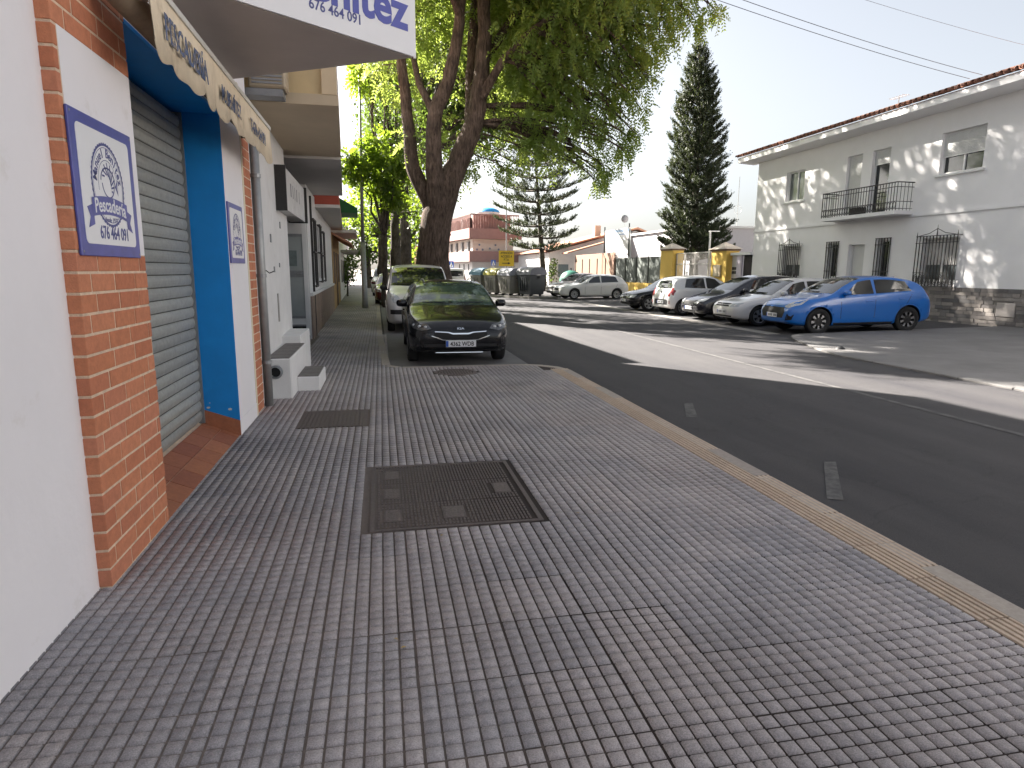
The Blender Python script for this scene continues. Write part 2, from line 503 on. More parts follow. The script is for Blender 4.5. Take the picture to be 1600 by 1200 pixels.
class MB:
    def __init__(self):
        self.v, self.f, self.mi, self.mats = [], [], [], []

    def _m(self, mat):
        if mat is None:
            return 0
        if mat not in self.mats:
            self.mats.append(mat)
        return self.mats.index(mat)

    def add(self, vs, fs, mat=None):
        b = len(self.v)
        self.v += [tuple(p) for p in vs]
        k = self._m(mat)
        for q in fs:
            self.f.append(tuple(i + b for i in q))
            self.mi.append(k)
        return self

    def box(self, x0, x1, y0, y1, z0, z1, mat=None, bev=0.):
        if bev:
            return self.bbox(x0, x1, y0, y1, z0, z1, bev, mat)
        v = [(x0, y0, z0), (x1, y0, z0), (x1, y1, z0), (x0, y1, z0), (x0, y0, z1), (x1, y0, z1), (x1, y1, z1), (x0, y1, z1)]
        return self.add(v, [(0, 3, 2, 1), (4, 5, 6, 7), (0, 1, 5, 4), (1, 2, 6, 5), (2, 3, 7, 6), (3, 0, 4, 7)], mat)

    def bbox(self, x0, x1, y0, y1, z0, z1, b, mat=None):
        bm = bmesh.new()
        bmesh.ops.create_cube(bm, size=1)
        for v in bm.verts:
            v.co = (x0 + (v.co.x + .5) * (x1 - x0), y0 + (v.co.y + .5) * (y1 - y0), z0 + (v.co.z + .5) * (z1 - z0))
        bmesh.ops.bevel(bm, geom=bm.edges[:], offset=b, segments=1, affect='EDGES', profile=.5)
        bm.verts.index_update()
        self.add([v.co[:] for v in bm.verts], [[v.index for v in f.verts] for f in bm.faces], mat)
        bm.free()
        return self

    def obox(self, c, dx, dy, dz, hx, hy, hz, mat=None):
        """box with centre c, axes dx,dy,dz (vectors), half sizes"""
        c = Vector(c)
        dx, dy, dz = Vector(dx).normalized() * hx, Vector(dy).normalized() * hy, Vector(dz).normalized() * hz
        v = [c + dx * a + dy * b + dz * d for d in (-1, 1) for a, b in ((-1, -1), (1, -1), (1, 1), (-1, 1))]
        return self.add(v, [(0, 3, 2, 1), (4, 5, 6, 7), (0, 1, 5, 4), (1, 2, 6, 5), (2, 3, 7, 6), (3, 0, 4, 7)], mat)

    def prism(self, poly, z0, z1, mat=None):
        """vertical prism over a plan polygon (counter clockwise)"""
        n = len(poly)
        v = [(x, y, z0) for x, y in poly] + [(x, y, z1) for x, y in poly]
        f = [tuple(range(n - 1, -1, -1)), tuple(range(n, 2 * n))] + [(i, (i + 1) % n, n + (i + 1) % n, n + i) for i in range(n)]
        return self.add(v, f, mat)

    def extr(self, pts, d, mat=None):
        """planar polygon (3D points) extruded by vector d"""
        n = len(pts)
        d = Vector(d)
        v = [Vector(p) for p in pts] + [Vector(p) + d for p in pts]
        f = [tuple(range(n - 1, -1, -1)), tuple(range(n, 2 * n))] + [(i, (i + 1) % n, n + (i + 1) % n, n + i) for i in range(n)]
        return self.add(v, f, mat)

    def tube(self, pts, rad, n=8, mat=None, cap=True):
        pts = [Vector(p) for p in pts]
        if not hasattr(rad, '__len__'):
            rad = [rad] * len(pts)
        vs, fs = [], []
        up = None
        for i, p in enumerate(pts):
            t = (pts[min(i + 1, len(pts) - 1)] - pts[max(i - 1, 0)]).normalized()
            if up is None:
                up = Vector((1, 0, 0)) if abs(t.x) < .8 else Vector((0, 1, 0))
            a = (up - t * up.dot(t)).normalized()
            up = a
            b = t.cross(a)
            for k in range(n):
                an = 2 * PI * k / n
                vs.append(p + (a * math.cos(an) + b * math.sin(an)) * rad[i])
        for i in range(len(pts) - 1):
            for k in range(n):
                k2 = (k + 1) % n
                fs.append((i * n + k, i * n + k2, (i + 1) * n + k2, (i + 1) * n + k))
        if cap:
            fs.append(tuple(range(n - 1, -1, -1)))
            fs.append(tuple((len(pts) - 1) * n + k for k in range(n)))
        return self.add(vs, fs, mat)

    def lathe(self, prof, axis='z', n=24, c=(0, 0, 0), mat=None):
        """profile list of (radius, height)"""
        vs, fs = [], []
        for r, h in prof:
            for k in range(n):
                a = 2 * PI * k / n
                x, y = r * math.cos(a), r * math.sin(a)
                p = (x, y, h) if axis == 'z' else ((x, h, y) if axis == 'y' else (h, x, y))
                vs.append((p[0] + c[0], p[1] + c[1], p[2] + c[2]))
        for i in range(len(prof) - 1):
            for k in range(n):
                fs.append((i * n + k, i * n + (k + 1) % n, (i + 1) * n + (k + 1) % n, (i + 1) * n + k))
        return self.add(vs, fs, mat)

    def mesh(self, name, mat=None, smooth=False):
        me = bpy.data.meshes.new(name)
        me.from_pydata(self.v, [], self.f)
        ms = self.mats or ([mat] if mat else [])
        if mat is not None and mat not in ms:
            ms = [mat] + ms
        for m in ms:
            me.materials.append(m)
        if self.mats and len(self.mats) > 1:
            me.polygons.foreach_set('material_index', self.mi)
        if smooth:
            me.polygons.foreach_set('use_smooth', [True] * len(me.polygons))
        me.update()
        return me

    def build(self, name, mat=None, parent=None, smooth=False, local=False):
        return link(name, self.mesh(name, mat, smooth), parent, local=local)


def np_mesh(name, V, Fq, mat, smooth=False):
    """mesh from numpy arrays; Fq (n,k) with one polygon size"""
    me = bpy.data.meshes.new(name)
    n, k = Fq.shape
    me.vertices.add(len(V))
    me.vertices.foreach_set('co', np.ascontiguousarray(V, dtype=np.float32).ravel())
    me.loops.add(n * k)
    me.loops.foreach_set('vertex_index', np.ascontiguousarray(Fq, dtype=np.int32).ravel())
    me.polygons.add(n)
    me.polygons.foreach_set('loop_start', np.arange(0, n * k, k, dtype=np.int32))
    me.polygons.foreach_set('loop_total', np.full(n, k, dtype=np.int32))
    if smooth:
        me.polygons.foreach_set('use_smooth', np.ones(n, dtype=bool))
    me.materials.append(mat)
    me.update(calc_edges=True)
    return me


def text_mesh(s, size, ext=.001, off=0., align='CENTER', res=3, xs=1.):
    cu = bpy.data.curves.new('t', 'FONT')
    cu.body = s
    cu.size = size
    cu.extrude = ext
    cu.offset = off
    cu.align_x = align
    cu.resolution_u = res
    ob = bpy.data.objects.new('t', cu)
    me = bpy.data.meshes.new_from_object(ob)
    bpy.data.objects.remove(ob)
    vs = [(v.co.x * xs, v.co.y, v.co.z) for v in me.vertices]
    fs = [tuple(p.vertices) for p in me.polygons]
    bpy.data.meshes.remove(me)
    return vs, fs


def text_on(mb, s, size, o, ux, uy, mat, ext=.001, off=0., align='CENTER', xs=1., res=3, rot=0.):
    """write text into a mesh builder on the plane o + ux*u + uy*v"""
    o, ux, uy = Vector(o), Vector(ux), Vector(uy)
    un = ux.cross(uy)
    vs, fs = text_mesh(s, size, ext, off, align, res, xs)
    c, sn = math.cos(rot), math.sin(rot)
    mb.add([o + ux * (x * c - y * sn) + uy * (x * sn + y * c) + un * z for x, y, z in vs], fs, mat)


def smoothstep(x):
    x = np.clip(x, 0, 1)
    return x * x * (3 - 2 * x)


def pchip(xs, ys):
    xs, ys = np.array(xs, float), np.array(ys, float)
    h = np.diff(xs)
    d = np.diff(ys) / h
    m = np.zeros(len(xs))
    m[0], m[-1] = d[0], d[-1]
    for i in range(1, len(xs) - 1):
        if d[i - 1] * d[i] > 0:
            w1, w2 = 2 * h[i] + h[i - 1], h[i] + 2 * h[i - 1]
            m[i] = (w1 + w2) / (w1 / d[i - 1] + w2 / d[i])

    def f(x):
        x = np.clip(np.asarray(x, float), xs[0], xs[-1])
        i = np.clip(np.searchsorted(xs, x) - 1, 0, len(h) - 1)
        t = (x - xs[i]) / h[i]
        return (ys[i] * (1 + 2 * t) * (1 - t) ** 2 + h[i] * m[i] * t * (1 - t) ** 2 + ys[i + 1] * t * t * (3 - 2 * t) + h[i] * m[i + 1] * t * t * (t - 1))
    return f


def project(p):
    v = Vector(p) - Vector((0, 0, CAM_H))
    d = v.dot(F_)
    if d < .05:
        return None
    return 800 + FPX * v.dot(R_) / d, 600 - FPX * v.dot(U_) / d


# ================================================================== the ground
ROADZ = -.06


def sheet(name, poly, z, mat):
    mb = MB()
    zf = z if callable(z) else (lambda x, y: z)
    mb.add([(x, y, zf(x, y)) for x, y in poly], [tuple(range(len(poly)))], mat)
    o = mb.build(name, mat)
    return tag(o, kind='structure')


GROUND = M('ground_dust', (.22, .20, .17), .95, .15, .3)
tag(sheet('ground', [(-2500, -2500), (2500, -2500), (2500, 2500), (-2500, 2500)], -.13, GROUND), 'dusty bare ground reaching to the horizon')
road = sheet('road', [(.05, -15), (10.6, -15), (10.6, 220), (-1.2, 220), (-.2, 60)], ROADZ, ASPH)
tag(road, 'grey asphalt street running away between the parked cars')
bay = sheet('parking_lane', [(.1, 10.8), (2.55, 10.8), (2.5, 60), (-.3, 60)], ROADZ + .004, CONC2)
tag(bay, 'concrete parking lane under the black car')


def lotz(x, y=0):
    return ROADZ - .006 + .15 * min(1, max(0, (x - 10.4) / 7.2))


mb = MB()
mb.add([(10.2, 10, lotz(10.2)), (10.4, 10, lotz(10.4)), (17.9, 10, lotz(17.9)), (10.2, 75, lotz(10.2)), (10.4, 75, lotz(10.4)), (17.9, 75, lotz(17.9)), (30, 75, lotz(17.9)), (30, 10, lotz(17.9))],
       [(0, 1, 4, 3), (1, 2, 5, 4), (2, 7, 6, 5)], ASPH)
lot = mb.build('parking_lot', ASPH)
tag(lot, 'sloping asphalt parking lot in front of the white house', kind='structure')


def aprz(x):
    return -.028 + .155 * min(1, max(0, (x - 9) / 8.5))


ap = [(8.95, -12), (17.9, -12), (17.9, 15.25), (14.4, 15.15), (10.75, 15.02), (10.35, 14.75), (9.95, 14.1), (9.3, 12.4), (9.0, 11.3)]
mb = MB()
n = len(ap)
mb.add([(x, y, aprz(x)) for x, y in ap] + [(x, y, -.12) for x, y in ap], [tuple(range(n))] + [((i + 1) % n, i, n + i, n + (i + 1) % n) for i in range(n)], CONC2)
apron = tag(mb.build('side_pavement', CONC2), 'grey concrete pavement in front of the white house', kind='structure')
KERBD = M_piece('kerb_worn', [(.155, .15, .148), (.175, .168, .162), (.14, .136, .133)], .9, .35, 70)
# kerb stones round the right-hand pavement, each a piece
kp = [(8.95, 2.0), (8.95, 11.2), (9.3, 12.4), (9.95, 14.1), (10.35, 14.75), (10.75, 15.02), (14.3, 15.15)]


def stones_along(path, step, w, z1, z0, name, mat, parent, zf=None):
    """row of kerb stones along a plan polyline, on its left side"""
    for a, b in zip(path[:-1], path[1:]):
        a, b = Vector(a), Vector(b)
        L = (b - a).length
        k = max(1, round(L / step))
        d = (b - a) / k
        ang = math.atan2(d.y, d.x)
        me = MB().box(0, d.length - .006, -w, 0, z0, z1, mat, bev=.012).mesh(name, mat)
        for i in range(k):
            p = a + d * i
            zz = zf(p.x) if zf else 0
            link(name, me, parent, loc=(p.x, p.y, zz + random.uniform(-.003, .003)), rot=(0, 0, ang))


stones_along([(x - .0, y) for x, y in kp], .9, .16, .003, -.2, 'kerb_stone', KERBD, apron, aprz)

# gutter and lines painted on the road
gut = MB().box(10.18, 10.62, 15.6, 60, -.2, ROADZ + .008, CONC).build('gutter', CONC)
tag(gut, 'pale concrete gutter along the row of parked cars', kind='structure')


def marking(pts, lab=None):
    z = ROADZ + .004
    o = MB().add([(x, y, z) for x, y in pts], [tuple(range(len(pts)))], PAINTW).build('road_marking', PAINTW, road)
    return o


marking([(6.50, -4), (6.60, -4), (6.43, 60), (6.35, 60)])
marking([(3.814, 4.825), (3.205, 3.982), (3.309, 3.936), (3.921, 4.805)])
marking([(3.761, 7.431), (3.415, 6.681), (3.547, 6.658), (3.867, 7.413)])
for x0, x1, y0, y1 in [(9.35, 9.55, 12.6, 12.75)]:
    marking([(x0, y0), (x1, y0), (x1, y1), (x0, y1)])
for y in (17.2, 19.4, 21.8, 24.4):
    z = lotz(11.5) + .004
    MB().add([(10.75, y, lotz(10.75) + .004), (10.75, y + .1, lotz(10.75) + .004), (13.5, y + .1, lotz(13.5) + .004), (13.5, y, lotz(13.5) + .004)], [(0, 3, 2, 1)], PAINTW).build('bay_line', PAINTW, lot)

# ------------------------------------------------------------------ the tiled pavement
TX0, TY0, TS = -1.5, .28, .4       # tile grid origin and tile size
PITCH_ = .4 / 6
STUDH = .0085


def fx(y):
    """facade line on the left"""
    return -1.42 if y < 8 else -1.42 - .024 * (y - 8)


outer = [(3.015, -12), (3.015, 10.0), (2.93, 10.35), (2.72, 10.6), (2.4, 10.75), (.3, 10.75), (.12, 10.95), (.0, 16), (-.3, 60), (-.8, 200)]
pv = [(-40, -12)] + outer + [(-40, 200)]
mb = MB()
mb.add([(x, y, -STUDH) for x, y in pv], [tuple(range(len(pv)))], TILEG)
pavement = tag(mb.build('pavement', TILEG), 'grey pavement of small square cement tiles', kind='structure')
COVERS = [(-.115, 1.0, 3.84, 5.18), (-.90, -.19, 6.64, 7.46)]
ROUND = (1.12, 10.05, .34)


def covered(x, y, m=.0):
    for a, b, c, d in COVERS:
        if a - m < x < b + m and c - m < y < d + m:
            return True
    return (x - ROUND[0]) ** 2 + (y - ROUND[1]) ** 2 < (ROUND[2] + m) ** 2


def stud_arrays(cx, cy, cz):
    """numpy studs: 8 verts and 5 quads each"""
    n = len(cx)
    b, t = .0293, .0258
    off = np.array([(-b, -b, -STUDH), (b, -b, -STUDH), (b, b, -STUDH), (-b, b, -STUDH), (-t, -t, 0), (t, -t, 0), (t, t, 0), (-t, t, 0)])
    V = off[None] + np.stack([cx, cy, cz], 1)[:, None, :]
    F = np.array([(4, 5, 6, 7), (0, 1, 5, 4), (1, 2, 6, 5), (2, 3, 7, 6), (3, 0, 4, 7)])
    return V.reshape(-1, 3), (F[None] + 8 * np.arange(n)[:, None, None]).reshape(-1, 4)


tiles = []
for i in range(0, 11):
    for j in range(1, 40):
        x0, y0 = TX0 + TS * i, TY0 + TS * j
        if x0 > 2.66 or y0 > 16:
            continue
        tiles.append((i, j))


def rightlim(y):
    if y < 10.0:
        return 2.70
    if y < 10.6:
        return 2.62
    if y < 10.74:
        return 2.35
    return .1 if y > 10.75 else 2.2


def tile_studs(i, j):
    out = []
    for a in range(6):
        for b in range(6):
            x, y = TX0 + TS * i + PITCH_ * (a + .5), TY0 + TS * j + PITCH_ * (b + .5)
            x += .0012 * (2.5 - a) / 2.5
            y += .0012 * (2.5 - b) / 2.5
            if covered(x, y, .022) or x + .03 > rightlim(y) or x < fx(y) - .1:
                continue
            out.append((x, y))
    return out


def tile_mesh(studs, x0, y0):
    V, F = stud_arrays(np.array([s[0] - x0 for s in studs]), np.array([s[1] - y0 for s in studs]), np.zeros(len(studs)))
    return np_mesh('floor_tile', V, F, TILE)


seen = []
for (i, j) in tiles:
    c = (TX0 + TS * i + TS / 2, TY0 + TS * j + TS / 2, 0)
    q = project(c)
    if q and -120 < q[0] < 1720 and q[1] < 1330 and tile_studs(i, j):
        seen.append((c[0] ** 2 + c[1] ** 2, i, j))
seen.sort()
near = set((i, j) for _, i, j in seen[:298])
full = None
sx, sy, sz = [], [], []
for (i, j) in tiles:
    st = tile_studs(i, j)
    if not st:
        continue
    h = random.uniform(-.002, .002)
    if (i, j) in near:
        x0, y0 = TX0 + TS * i + TS / 2, TY0 + TS * j + TS / 2
        if len(st) == 36:
            if full is None:
                full = tile_mesh(st, x0, y0)
            me = full
        else:
            me = tile_mesh(st, x0, y0)
        link('floor_tile', me, pavement, loc=(x0, y0, h), rot=(random.gauss(0, .0035), random.gauss(0, .0035), random.gauss(0, .003)))
    else:
        for x, y in st:
            sx.append(x)
            sy.append(y)
            sz.append(h)
for j in range(0, 210):
    y = TY0 + TS * 40 + PITCH_ * (j + .5)
    for i in range(-10, 26):
        x = TX0 + PITCH_ * (i + .5)
        if fx(y) - .05 < x < -.07 - .006 * (y - 16):
            sx.append(x)
            sy.append(y)
            sz.append(0)
V, F = stud_arrays(np.array(sx), np.array(sy), np.array(sz))
tag(link('floor_tiles_beyond', np_mesh('floor_tiles_beyond', V, F, TILE), pavement), kind='stuff')
mb = MB()
mb.add([(-4, 30, 0), (-.12, 30, 0), (-.3, 60, 0), (-.8, 200, 0), (-20, 200, 0), (-8, 60, 0)], [(0, 1, 2, 5), (5, 2, 3, 4)], TILEF)
mb.build('far_paving', TILEF, pavement)

# tactile strip: ribbed tiles along the kerb, each a piece
mb = MB()
mb.box(0, .306, 0, .411, -.03, -.009, TACTG)
for k in range(8):
    x = .003 + k * .0378
    mb.add([(x, 0, -.009), (x + .027, 0, -.009), (x + .027, .411, -.009), (x, .411, -.009), (x + .003, .003, .001), (x + .023, .003, .001), (x + .023, .408, .001), (x + .003, .408, .001)],
           [(4, 5, 6, 7), (0, 1, 5, 4), (1, 2, 6, 5), (2, 3, 7, 6), (3, 0, 4, 7)], TACT)
me = mb.mesh('tactile_tile', TACT)
for k in range(30):
    y = -1.05 + .415 * k
    if y < 10.0:
        link('tactile_tile', me, pavement, loc=(2.705, y, random.uniform(-.001, .001)))
stones_along([(3.015, y) for y in (-2.0, 10.0)][::-1], .8, .15, 0, -.14, 'kerb_stone', KERBM, pavement)
for p in pavement.children:
    pass
stones_along([(x, y) for x, y in outer[1:9]][::-1], .8, .15, 0, -.14, 'kerb_stone', KERBM, pavement)

# service covers in the pavement
cv = empty('manhole_cover', (.44, 4.5, 0), label='large three-part brown iron cover in the pavement nearest the camera', cat='manhole cover')
x0, x1, y0, y1 = COVERS[0]
mb = MB()
for a, b, c, d in [(x0, x1, y0, y0 + .028), (x0, x1, y1 - .028, y1), (x0, x0 + .03, y0 + .028, y1 - .028), (x1 - .03, x1, y0 + .028, y1 - .028)]:
    mb.box(a, b, c, d, -.03, -.001, CASTM)
mb.build('frame', CASTM, cv)
lw = (y1 - y0 - .056) / 3
for k in range(3):
    ya = y0 + .028 + k * lw + .004
    yb = ya + lw - .008
    mb = MB()
    mb.box(x0 + .036, x1 - .036, ya, yb, -.03, -.010, CASTM)
    pads = [(x0 + .09, x0 + .21)] + ([((x0 + x1) / 2 - .08, (x0 + x1) / 2 + .07)] if k == 0 else []) + ([(x1 - .22, x1 - .10)] if k == 1 else [])
    yy = ya + .02
    i = 0
    while yy < yb - .02:
        xx = x0 + .05
        while xx < x1 - .07:
            inpad = any(p0 - .03 < xx < p1 + .005 for p0, p1 in pads) and ya + .10 < yy < yb - .12
            if not inpad:
                mb.box(xx, xx + .013, yy, yy + .038, -.010, -.004, CASTM)
            xx += .024
        yy += .046
    for p0, p1 in pads:
        mb.box(p0, p1, ya + .11, yb - .09, -.010, -.003, CASTM)
        mb.box(p0 + .012, p1 - .012, ya + .125, yb - .105, -.003, -.0015, M('cover_plate', (.128, .105, .098), .7, .35, 60, bump=.6))
    mb.build('lid', CASTM, cv)
cv = empty('service_cover', (-.54, 7.05, 0), label='smaller ribbed brown cover in the pavement by the steps', cat='manhole cover')
x0, x1, y0, y1 = COVERS[1]
mb = MB()
mb.box(x0, x1, y0, y1, -.03, -.008, CASTM)
mb.build('lid', CASTM, cv)
mb = MB()
xx = x0 + .02
while xx < x1 - .03:
    mb.box(xx, xx + .026, y0 + .02, y1 - .02, -.008, -.001, CASTM)
    xx += .044
mb.build('ribs', CASTM, cv)
cv = empty('round_manhole_cover', (ROUND[0], ROUND[1], 0), label='round iron manhole cover just in front of the black car', cat='manhole cover')
mb = MB()
mb.lathe([(0, -.004), (.27, -.004), (.27, -.012), (.285, -.012), (.285, -.002), (.34, -.002), (.34, -.02)], c=(ROUND[0], ROUND[1], 0), mat=CASTM)
mb.build('lid', CASTM, cv)
mb = MB()
for k in range(-5, 6):
    for l in range(-5, 6):
        x, y = k * .045, l * .045
        if x * x + y * y < .057:
            mb.box(ROUND[0] + x - .014, ROUND[0] + x + .014, ROUND[1] + y - .014, ROUND[1] + y + .014, -.004, .001, CASTM)
mb.build('ribs', CASTM, cv)

# ================================================================== the fish shop
FXW, FXP = -1.44, -1.38            # white wall plane and pier plane
shop = empty('fish_shop', (-1.45, 5, 0), label='white fish shop with brick pier, blue doorway and grey roller shutter', cat='building')
mb = MB()
mb.box(-9, FXW, -9, 3.37, -.1, 3.45, WHITE)
mb.build('wall', WHITE, shop)
mb = MB()
mb.box(-9, FXP - .02, -9, 7.86, 3.45, 9.5, WHITE)
mb.box(-2.4, FXP - .012, 4.26, 6.55, 2.98, 3.45, WHITE)
mb.build('upper_wall', WHITE, shop)
mb = MB()
mb.box(-9.2, FXP + .1, -9.1, 7.9, 9.5, 9.62, CONC)
mb.build('roof', CONC, shop)
# near pier: mortar core and bricks
mb = MB()
mb.box(-2.6, FXP - .0035, 3.366, 4.255, -.05, 3.45, MORTAR)
pier = mb.build('brick_pier', MORTAR, shop)
mb = MB()
mb.box(FXP - .03, FXP - .002, 3.415, 4.262, 1.672, 2.665, WHITE)
mb.build('panel', WHITE, shop)
brick_cache = {}


def brick(parent, x0, x1, y0, y1, z0, z1, name='brick', mat=BRICKM):
    key = (round(x1 - x0, 3), round(y1 - y0, 3), round(z1 - z0, 3), mat.name)
    if key not in brick_cache:
        hx, hy, hz = key[0] / 2, key[1] / 2, key[2] / 2
        brick_cache[key] = MB().box(-hx, hx, -hy, hy, -hz, hz, mat, bev=.0025).mesh(name, mat)
    return link(name, brick_cache[key], parent, loc=((x0 + x1) / 2 + random.uniform(-.0012, .0018), (y0 + y1) / 2, (z0 + z1) / 2))


CH, JT, BL = .0985, .014, .285


def brick_face(parent, xa, xb, ya, yb, z0, z1, skip=None):
    k = 0
    z = z0
    while z + CH * .6 < z1:
        y = ya - (BL * .5 if k % 2 else .0) - .05 * (k % 3)
        if y + BL - JT - ya < .07:
            y += BL
            first = True
        else:
            first = False
        while y < yb - .02:
            a, b = max(y, ya), min(y + BL - JT, yb)
            if first:
                a, first = ya, False
            if b - a > .012:
                zt = min(z + CH - JT, z1)
                if skip is None or not skip(a, b, z, zt):
                    brick(parent, xa, xb, round(a, 3), round(b, 3), z, zt)
                elif a <= ya + .001:
                    brick(parent, xa, xb, ya, ya + .04, z, zt)
            y += BL
        z += CH
        k += 1


brick_face(pier, -1.48, FXP, 3.36, 4.26, .006, 3.44, lambda a, b, z, zt: z > 1.61 and z < 2.66)
# far white pier, its edge and second brick strip
mb = MB()
mb.prism([(FXP, 6.46), (FXP, 7.30), (-2.4, 7.30), (-2.4, 6.46)], .15, 3.45, WHITE)
mb.build('white_pier', WHITE, shop)
mb = MB()
mb.box(-1.7, FXP + .004, 7.30, 7.37, -.05, 3.45, CREAM)
mb.build('pier_edge', CREAM, shop)
mb = MB()
mb.prism([(FXP + .004, 6.462), (FXP + .004, 7.30), (-2.4, 7.30), (-2.4, 6.462)], -.05, .15, WHITE)
mb.build('pier_foot', WHITE, shop)
mb = MB()
mb.box(-2.6, FXP - .009, 7.37, 7.79, -.05, 3.45, MORTAR)
strip = mb.build('brick_strip', MORTAR, shop)
brick_face(strip, -1.46, FXP - .005, 7.375, 7.785, .006, 3.4)
# blue lining of the doorway
mb = MB()
d = Vector((-1.70 - FXP, 0, 0))
nv = Vector((-d.y, d.x, 0)).normalized() * -.004
nv = Vector((d.y, -d.x, 0)).normalized()
if nv.y > 0:
    nv = -nv
a, b = Vector((FXP + .002, 6.458, .15)), Vector((-1.705, 6.458, .27))
mb.extr([a, b, (b.x, b.y, 2.98), (a.x, a.y, 2.98)], nv * .006, BLUE)
mb.build('blue_jamb', BLUE, shop)
mb = MB()
a2, b2 = a.copy(), b.copy()
mb.extr([(a.x, a.y, 0), (b.x, b.y, .12), (b.x, b.y, .268), (a.x, a.y, .148)], nv * .012, TERRA)
mb.build('skirting_tile', TERRA, shop)
mb = MB()
mb.box(-1.80, FXP + .003, 4.262, 6.455, 2.955, 2.98, BLUE)
mb.build('blue_lintel', BLUE, shop)
mb = MB()
mb.box(-1.80, FXP - .03, 4.256, 4.266, -.02, 2.955, BLUE)
mb.build('blue_jamb', BLUE, shop)
CHIP = M('bare_plaster', (.62, .60, .56), .9, .1)
for px_, pz_, s_ in ((-1.655, .285, .020), (-1.46, .262, .022), (-1.64, .33, .008)):
    MB().extr([(px_ + s_ * random.uniform(.6, 1.1) * math.cos(a_), 6.4515, pz_ + s_ * .6 * random.uniform(.6, 1.1) * math.sin(a_)) for a_ in [k_ * PI / 4 for k_ in range(8)]], (0, .002, 0), CHIP).build('paint_chip', CHIP, shop)
# threshold of terracotta tiles
th = MB().add([(FXP - .01, 4.2, -.004), (FXP - .01, 6.5, -.004), (-1.8, 6.5, .168), (-1.8, 4.2, .168)], [(0, 1, 2, 3)], MORTAR).build('threshold', MORTAR, shop)
for j in range(9):
    for i in range(2):
        ya = 4.27 + j * .3
        xa, xb = FXP - .01 - .165 * i, FXP - .01 - .165 * (i + 1) + .008
        yb = ya + .292
        lim = 6.445
        if ya > lim - .05:
            continue
        yb = min(yb, lim)
        za, zb = .42 * (FXP - .01 - xa) + .004, .42 * (FXP - .01 - xb) + .004
        MB().add([(xa, ya, za), (xa, yb, za), (xb, yb, zb), (xb, ya, zb), (xa, ya, za - .02), (xa, yb, za - .02), (xb, yb, zb - .02), (xb, ya, zb - .02)],
                 [(0, 1, 2, 3), (0, 4, 5, 1), (1, 5, 6, 2), (2, 6, 7, 3), (3, 7, 4, 0)], TERRA).build('floor_tile', TERRA, th)
# roller shutter, slat by slat
sh = MB().box(-1.80, -1.76, 4.2, 6.455, .1, 2.95, DARK).build('roller_shutter', DARK, shop)
pz = .0985
prof = [(0, 0), (.008, .006), (.016, .03), (.019, .05), (.016, .07), (.008, .090), (0, .0945)]
mb = MB()
mb.extr([(p[0], 0, p[1]) for p in prof], (0, 2.18, 0), SLATM)
slat = mb.mesh('slat', SLATM)
for k in range(28):
    link('slat', slat, sh, loc=(-1.725 + random.gauss(0, .0008), 4.262, .165 + pz * k))
mb = MB()
mb.box(-1.75, -1.69, 6.425, 6.45, .14, 2.95, GREYMETAL)
mb.build('guide_rail', GREYMETAL, sh)
mb = MB()
mb.box(-1.708, -1.700, 4.98, 5.10, 1.16, 1.22, M('lock_plate', (.55, .56, .57), .35, .05, metal=.5))
mb.build('lock_plate', None, sh)
# retracted awning
aw = empty('awning', (-1.4, 5.6, 2.7), label='faded beige retracted awning with scalloped valance above the shutter', cat='awning')
CANV = M('awning_canvas', (.80, .68, .51), .9, .08, 9, bump=.2, bscale=40, col2=(.64, .53, .38), thr=.56, soft=.1, c2scale=5)
CANVD = M('awning_roll', (.20, .15, .10), .9, .2, 9)
AX = -1.10
mb = MB()
pts_t, pts_b = [], []
N = 110
ya, yb = 3.78, 7.42
for k in range(N + 1):
    t = k / N
    y = ya + (yb - ya) * t
    ph = (t * 8 + .15 * math.sin(t * 17)) % 1
    sc = .062 * abs(math.sin(PI * ph)) ** .7 + .010 * math.sin(t * 61)
    xw = AX + .012 * math.sin(y * 7) + .006 * math.sin(y * 19)
    pts_t.append((AX, y, 3.02))
    pts_b.append((xw, y, 2.735 - sc))
vs = pts_t + pts_b + [(x - .004, y, z) for x, y, z in pts_t] + [(x - .004, y, z) for x, y, z in pts_b]
n = N + 1
fs = []
for k in range(N):
    fs += [(k, n + k, n + k + 1, k + 1), (2 * n + k, 2 * n + k + 1, 3 * n + k + 1, 3 * n + k), (n + k, 3 * n + k, 3 * n + k + 1, n + k + 1)]
mb.add(vs, fs, CANV)
val = mb.build('valance', CANV, aw, smooth=True)
mb = MB()
mb.box(AX - .05, AX + .012, ya, yb, 3.02, 3.055, M('awning_bar', (.62, .60, .56), .5, .1, 9))
mb.build('front_bar', None, aw)
mb = MB()
mb.tube([(AX - .14, ya, 2.95), (AX - .14, yb, 2.95)], .075, 12, CANVD)
mb.build('canvas_roll', CANVD, aw, smooth=True)
mb = MB()
mb.box(-1.40, AX - .02, 3.80, 3.84, 2.93, 2.99, CANVD)
mb.box(-1.40, AX - .02, 7.36, 7.40, 2.93, 2.99, CANVD)
mb.build('arms', CANVD, aw)
INK = M('awning_ink', (.10, .13, .22), .9, .3, 25, col2=(.40, .31, .20), thr=.50, soft=.1, c2scale=14)
mb = MB()
ux, uy = Vector((0, 1, 0)), Vector((0, 0, 1))
for s_, y_, sz_, xs_ in (('PESCADERÍA', 3.96, .19, .82), ('M. BENÍTEZ', 5.22, .15, .85), ('T-676 464 091', 6.28, .15, .85)):
    mb = MB()
    text_on(mb, s_, sz_, (AX + .016, y_, 2.80), ux, uy, INK, ext=.0015, off=.003, align='LEFT', xs=xs_)
    mb.build('lettering', INK, val)

